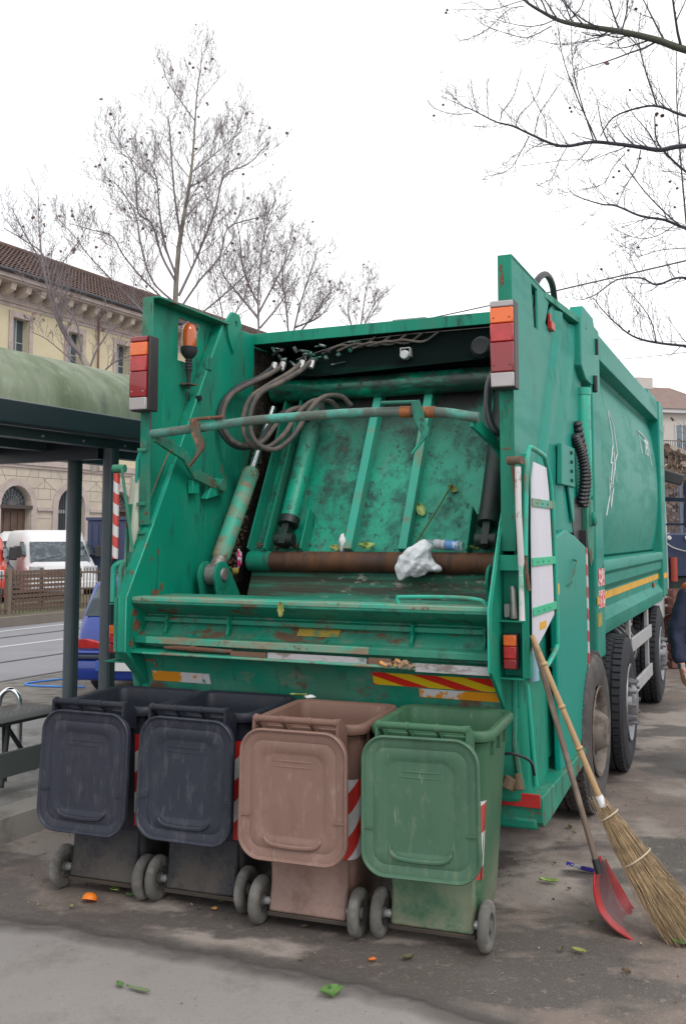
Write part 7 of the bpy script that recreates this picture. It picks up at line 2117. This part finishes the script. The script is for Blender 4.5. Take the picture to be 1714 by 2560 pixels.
# small grit scattered on the ground
rng = random.Random(77)
mb = MB()
for i in range(700):
    x, y = rng.uniform(-1.8, 2.2), rng.uniform(3.4, 7.5)
    if y < 4.3 - 0.45 * x and rng.random() < 0.75:
        continue
    a = 0.0015 + 0.005 * rng.random() ** 3
    mb.cbox((x, y, 0.004 + a * .4), (a * rng.uniform(1, 2.2), a * 1.3, a), Euler((rng.random(), rng.random(), rng.random() * 3)).to_matrix())
tag(mb.build('grit', mat('grit', (0.15, 0.12, 0.09), 0.9, layers=[dict(c=(0.45, 0.38, 0.25), s=30, lo=0.52, hi=0.56, a=1), dict(c=(0.04, 0.035, 0.03), s=22, lo=0.52, hi=0.56, a=1, seed=5)]), smooth=0), kind='stuff')

# ================================================================== PERSON (mostly beyond the right picture edge)
per = tag(empty('person', (2.90, 7.8, 0), R(15)), 'person in navy jacket and orange safety vest beside the lorry, at the right edge', 'person')
m_skin = mat('skin', (0.50, 0.25, 0.18), 0.5, var=0.06)
m_navy = mat('navy_jacket_cloth', (0.016, 0.022, 0.055), 0.8, var=0.2, bump=0.2, bscale=18)
m_hiv = mat('orange_vest_cloth', (0.85, 0.13, 0.02), 0.7, var=0.06)
def skin(name, joints, edges, m_, parent, root=0, sub=2):
    me = bpy.data.meshes.new(name)
    me.from_pydata([j[0] for j in joints], edges, [])
    o = bpy.data.objects.new(name, me)
    COL.objects.link(o)
    o.parent = parent
    sk = o.modifiers.new('skin', 'SKIN')
    sk.use_smooth_shade = True
    for v_, j in zip(me.skin_vertices[0].data, joints):
        r = j[1]
        v_.radius = (r, r) if isinstance(r, (int, float)) else r
    me.skin_vertices[0].data[root].use_root = True
    s_ = o.modifiers.new('sub', 'SUBSURF')
    s_.levels = sub
    s_.render_levels = sub
    me.materials.append(m_)
    return o
# body: pelvis, spine, neck, head, arms with fingers, legs
J, E_ = [], []
def jn(p, r, par=None):
    J.append((p, r))
    if par is not None:
        E_.append((par, len(J) - 1))
    return len(J) - 1
pel = jn((0, 0, 0.95), (0.15, 0.11))
sp1 = jn((0, 0, 1.12), (0.14, 0.10), pel)
sp2 = jn((0, -0.01, 1.32), (0.15, 0.10), sp1)
nk0 = jn((0, 0.0, 1.47), 0.06, sp2)
nk = jn((0, -0.01, 1.54), 0.052, nk0)
hd1 = jn((0, -0.02, 1.62), (0.072, 0.085), nk)
hd2 = jn((0, -0.02, 1.70), (0.078, 0.095), hd1)
hd3 = jn((0, -0.015, 1.76), (0.06, 0.075), hd2)
for s in (-1, 1):
    sh_ = jn((s * 0.19, 0, 1.40), 0.06, sp2)
    el = jn((s * 0.27, 0.03, 1.12), 0.043, sh_)
    wr_ = jn((s * 0.285, -0.06, 0.875), 0.027, el)
    pm = jn((s * 0.29, -0.075, 0.835), (0.020, 0.034), wr_)
    pm2 = jn((s * 0.29, -0.09, 0.795), (0.017, 0.040), pm)
    for k, (dy, L_) in enumerate(((-0.032, 0.068), (-0.011, 0.078), (0.011, 0.074), (0.031, 0.058))):
        a_ = jn((s * 0.290, -0.095 + dy, 0.768), 0.0095, pm2)
        b_ = jn((s * 0.278, -0.100 + dy * 1.05, 0.768 - L_ * 0.5), 0.0088, a_)
        c_ = jn((s * 0.258, -0.100 + dy * 1.05, 0.768 - L_ * 0.85), 0.0078, b_)
    t0 = jn((s * 0.275, -0.115, 0.815), 0.013, pm)
    t1 = jn((s * 0.262, -0.140, 0.785), 0.010, t0)
    t2 = jn((s * 0.255, -0.145, 0.757), 0.009, t1)
    hp_ = jn((s * 0.095, 0, 0.90), 0.085, pel)
    kn = jn((s * 0.10, -0.01, 0.50), 0.055, hp_)
    ak = jn((s * 0.10, 0.02, 0.09), 0.038, kn)
    ft = jn((s * 0.11, -0.12, 0.045), (0.035, 0.03), ak)
skin('body', J, E_, m_skin, per)
ja = [((0, 0, 0.86), (0.20, 0.16)), ((0, 0, 1.12), (0.185, 0.14)), ((0, -0.01, 1.32), (0.19, 0.135)), ((0, 0, 1.46), (0.085, 0.08)), ((0, 0, 1.50), (0.07, 0.07))]
je = [(0, 1), (1, 2), (2, 3), (3, 4)]
for s in (-1, 1):
    b_ = len(ja)
    ja += [((s * 0.19, 0, 1.405), 0.085), ((s * 0.272, 0.03, 1.12), 0.070), ((s * 0.283, -0.04, 0.93), 0.058), ((s * 0.285, -0.058, 0.882), 0.053)]
    je += [(2, b_), (b_, b_ + 1), (b_ + 1, b_ + 2), (b_ + 2, b_ + 3)]
jk = skin('jacket', ja, je, m_navy, per, sub=3)
tx_ = bpy.data.textures.new('cloth_folds', 'CLOUDS')
tx_.noise_scale = 0.09
dm = jk.modifiers.new('folds', 'DISPLACE')
dm.texture = tx_
dm.strength = 0.035
dm.mid_level = 0.5
va = [((0, 0, 1.10), (0.215, 0.165)), ((0, -0.01, 1.30), (0.215, 0.16)), ((0, 0, 1.43), (0.14, 0.12)), ((-0.16, 0, 1.43), (0.095, 0.095)), ((0.16, 0, 1.43), (0.095, 0.095)), ((-0.19, 0.0, 1.42), (0.09, 0.09)), ((0.19, 0.0, 1.42), (0.09, 0.09))]
skin('vest', va, [(0, 1), (1, 2), (2, 3), (2, 4), (3, 5), (4, 6)], m_hiv, per)
tr = [((0, 0, 1.0), (0.18, 0.14))]
te = []
for s in (-1, 1):
    b_ = len(tr)
    tr += [((s * 0.10, 0, 0.86), 0.105), ((s * 0.105, -0.01, 0.50), 0.08), ((s * 0.105, 0.02, 0.10), 0.07)]
    te += [(0, b_), (b_, b_ + 1), (b_ + 1, b_ + 2)]
skin('trousers', tr, te, m_navy, per)
for s in (-1, 1):
    skin('boot', [((s * 0.105, 0.04, 0.13), 0.055), ((s * 0.105, 0.03, 0.055), 0.052), ((s * 0.11, -0.08, 0.045), (0.048, 0.042)), ((s * 0.11, -0.16, 0.04), (0.042, 0.034))], [(0, 1), (1, 2), (2, 3)], M['black'], per)
skin('hair', [((0, 0.015, 1.73), (0.083, 0.09)), ((0, 0.0, 1.785), (0.07, 0.08)), ((0, 0.05, 1.66), (0.06, 0.05))], [(0, 1), (0, 2)], mat('dark_brown_hair', (0.03, 0.02, 0.015), 0.7), per)
for s in (-1, 1):
    MB().lathe([(-.011, 0), (-.008, .008), (0, .011), (.008, .008), (.011, 0)], (s * 0.032, -0.108, 1.665), 'y', 10).build('eye', M['white'], per)
MB().prism([(-0.105, 1.67), (-0.135, 1.625), (-0.105, 1.615)], -0.012, 0.012).build('nose', m_skin, per, bevel=0.006)
MB().lathe([(-0.018, 0.034), (0.018, 0.034)], (0, 0, 0), 'z', 18).build('watch', M['chrome'], per, loc=(-0.286, -0.062, 0.868))
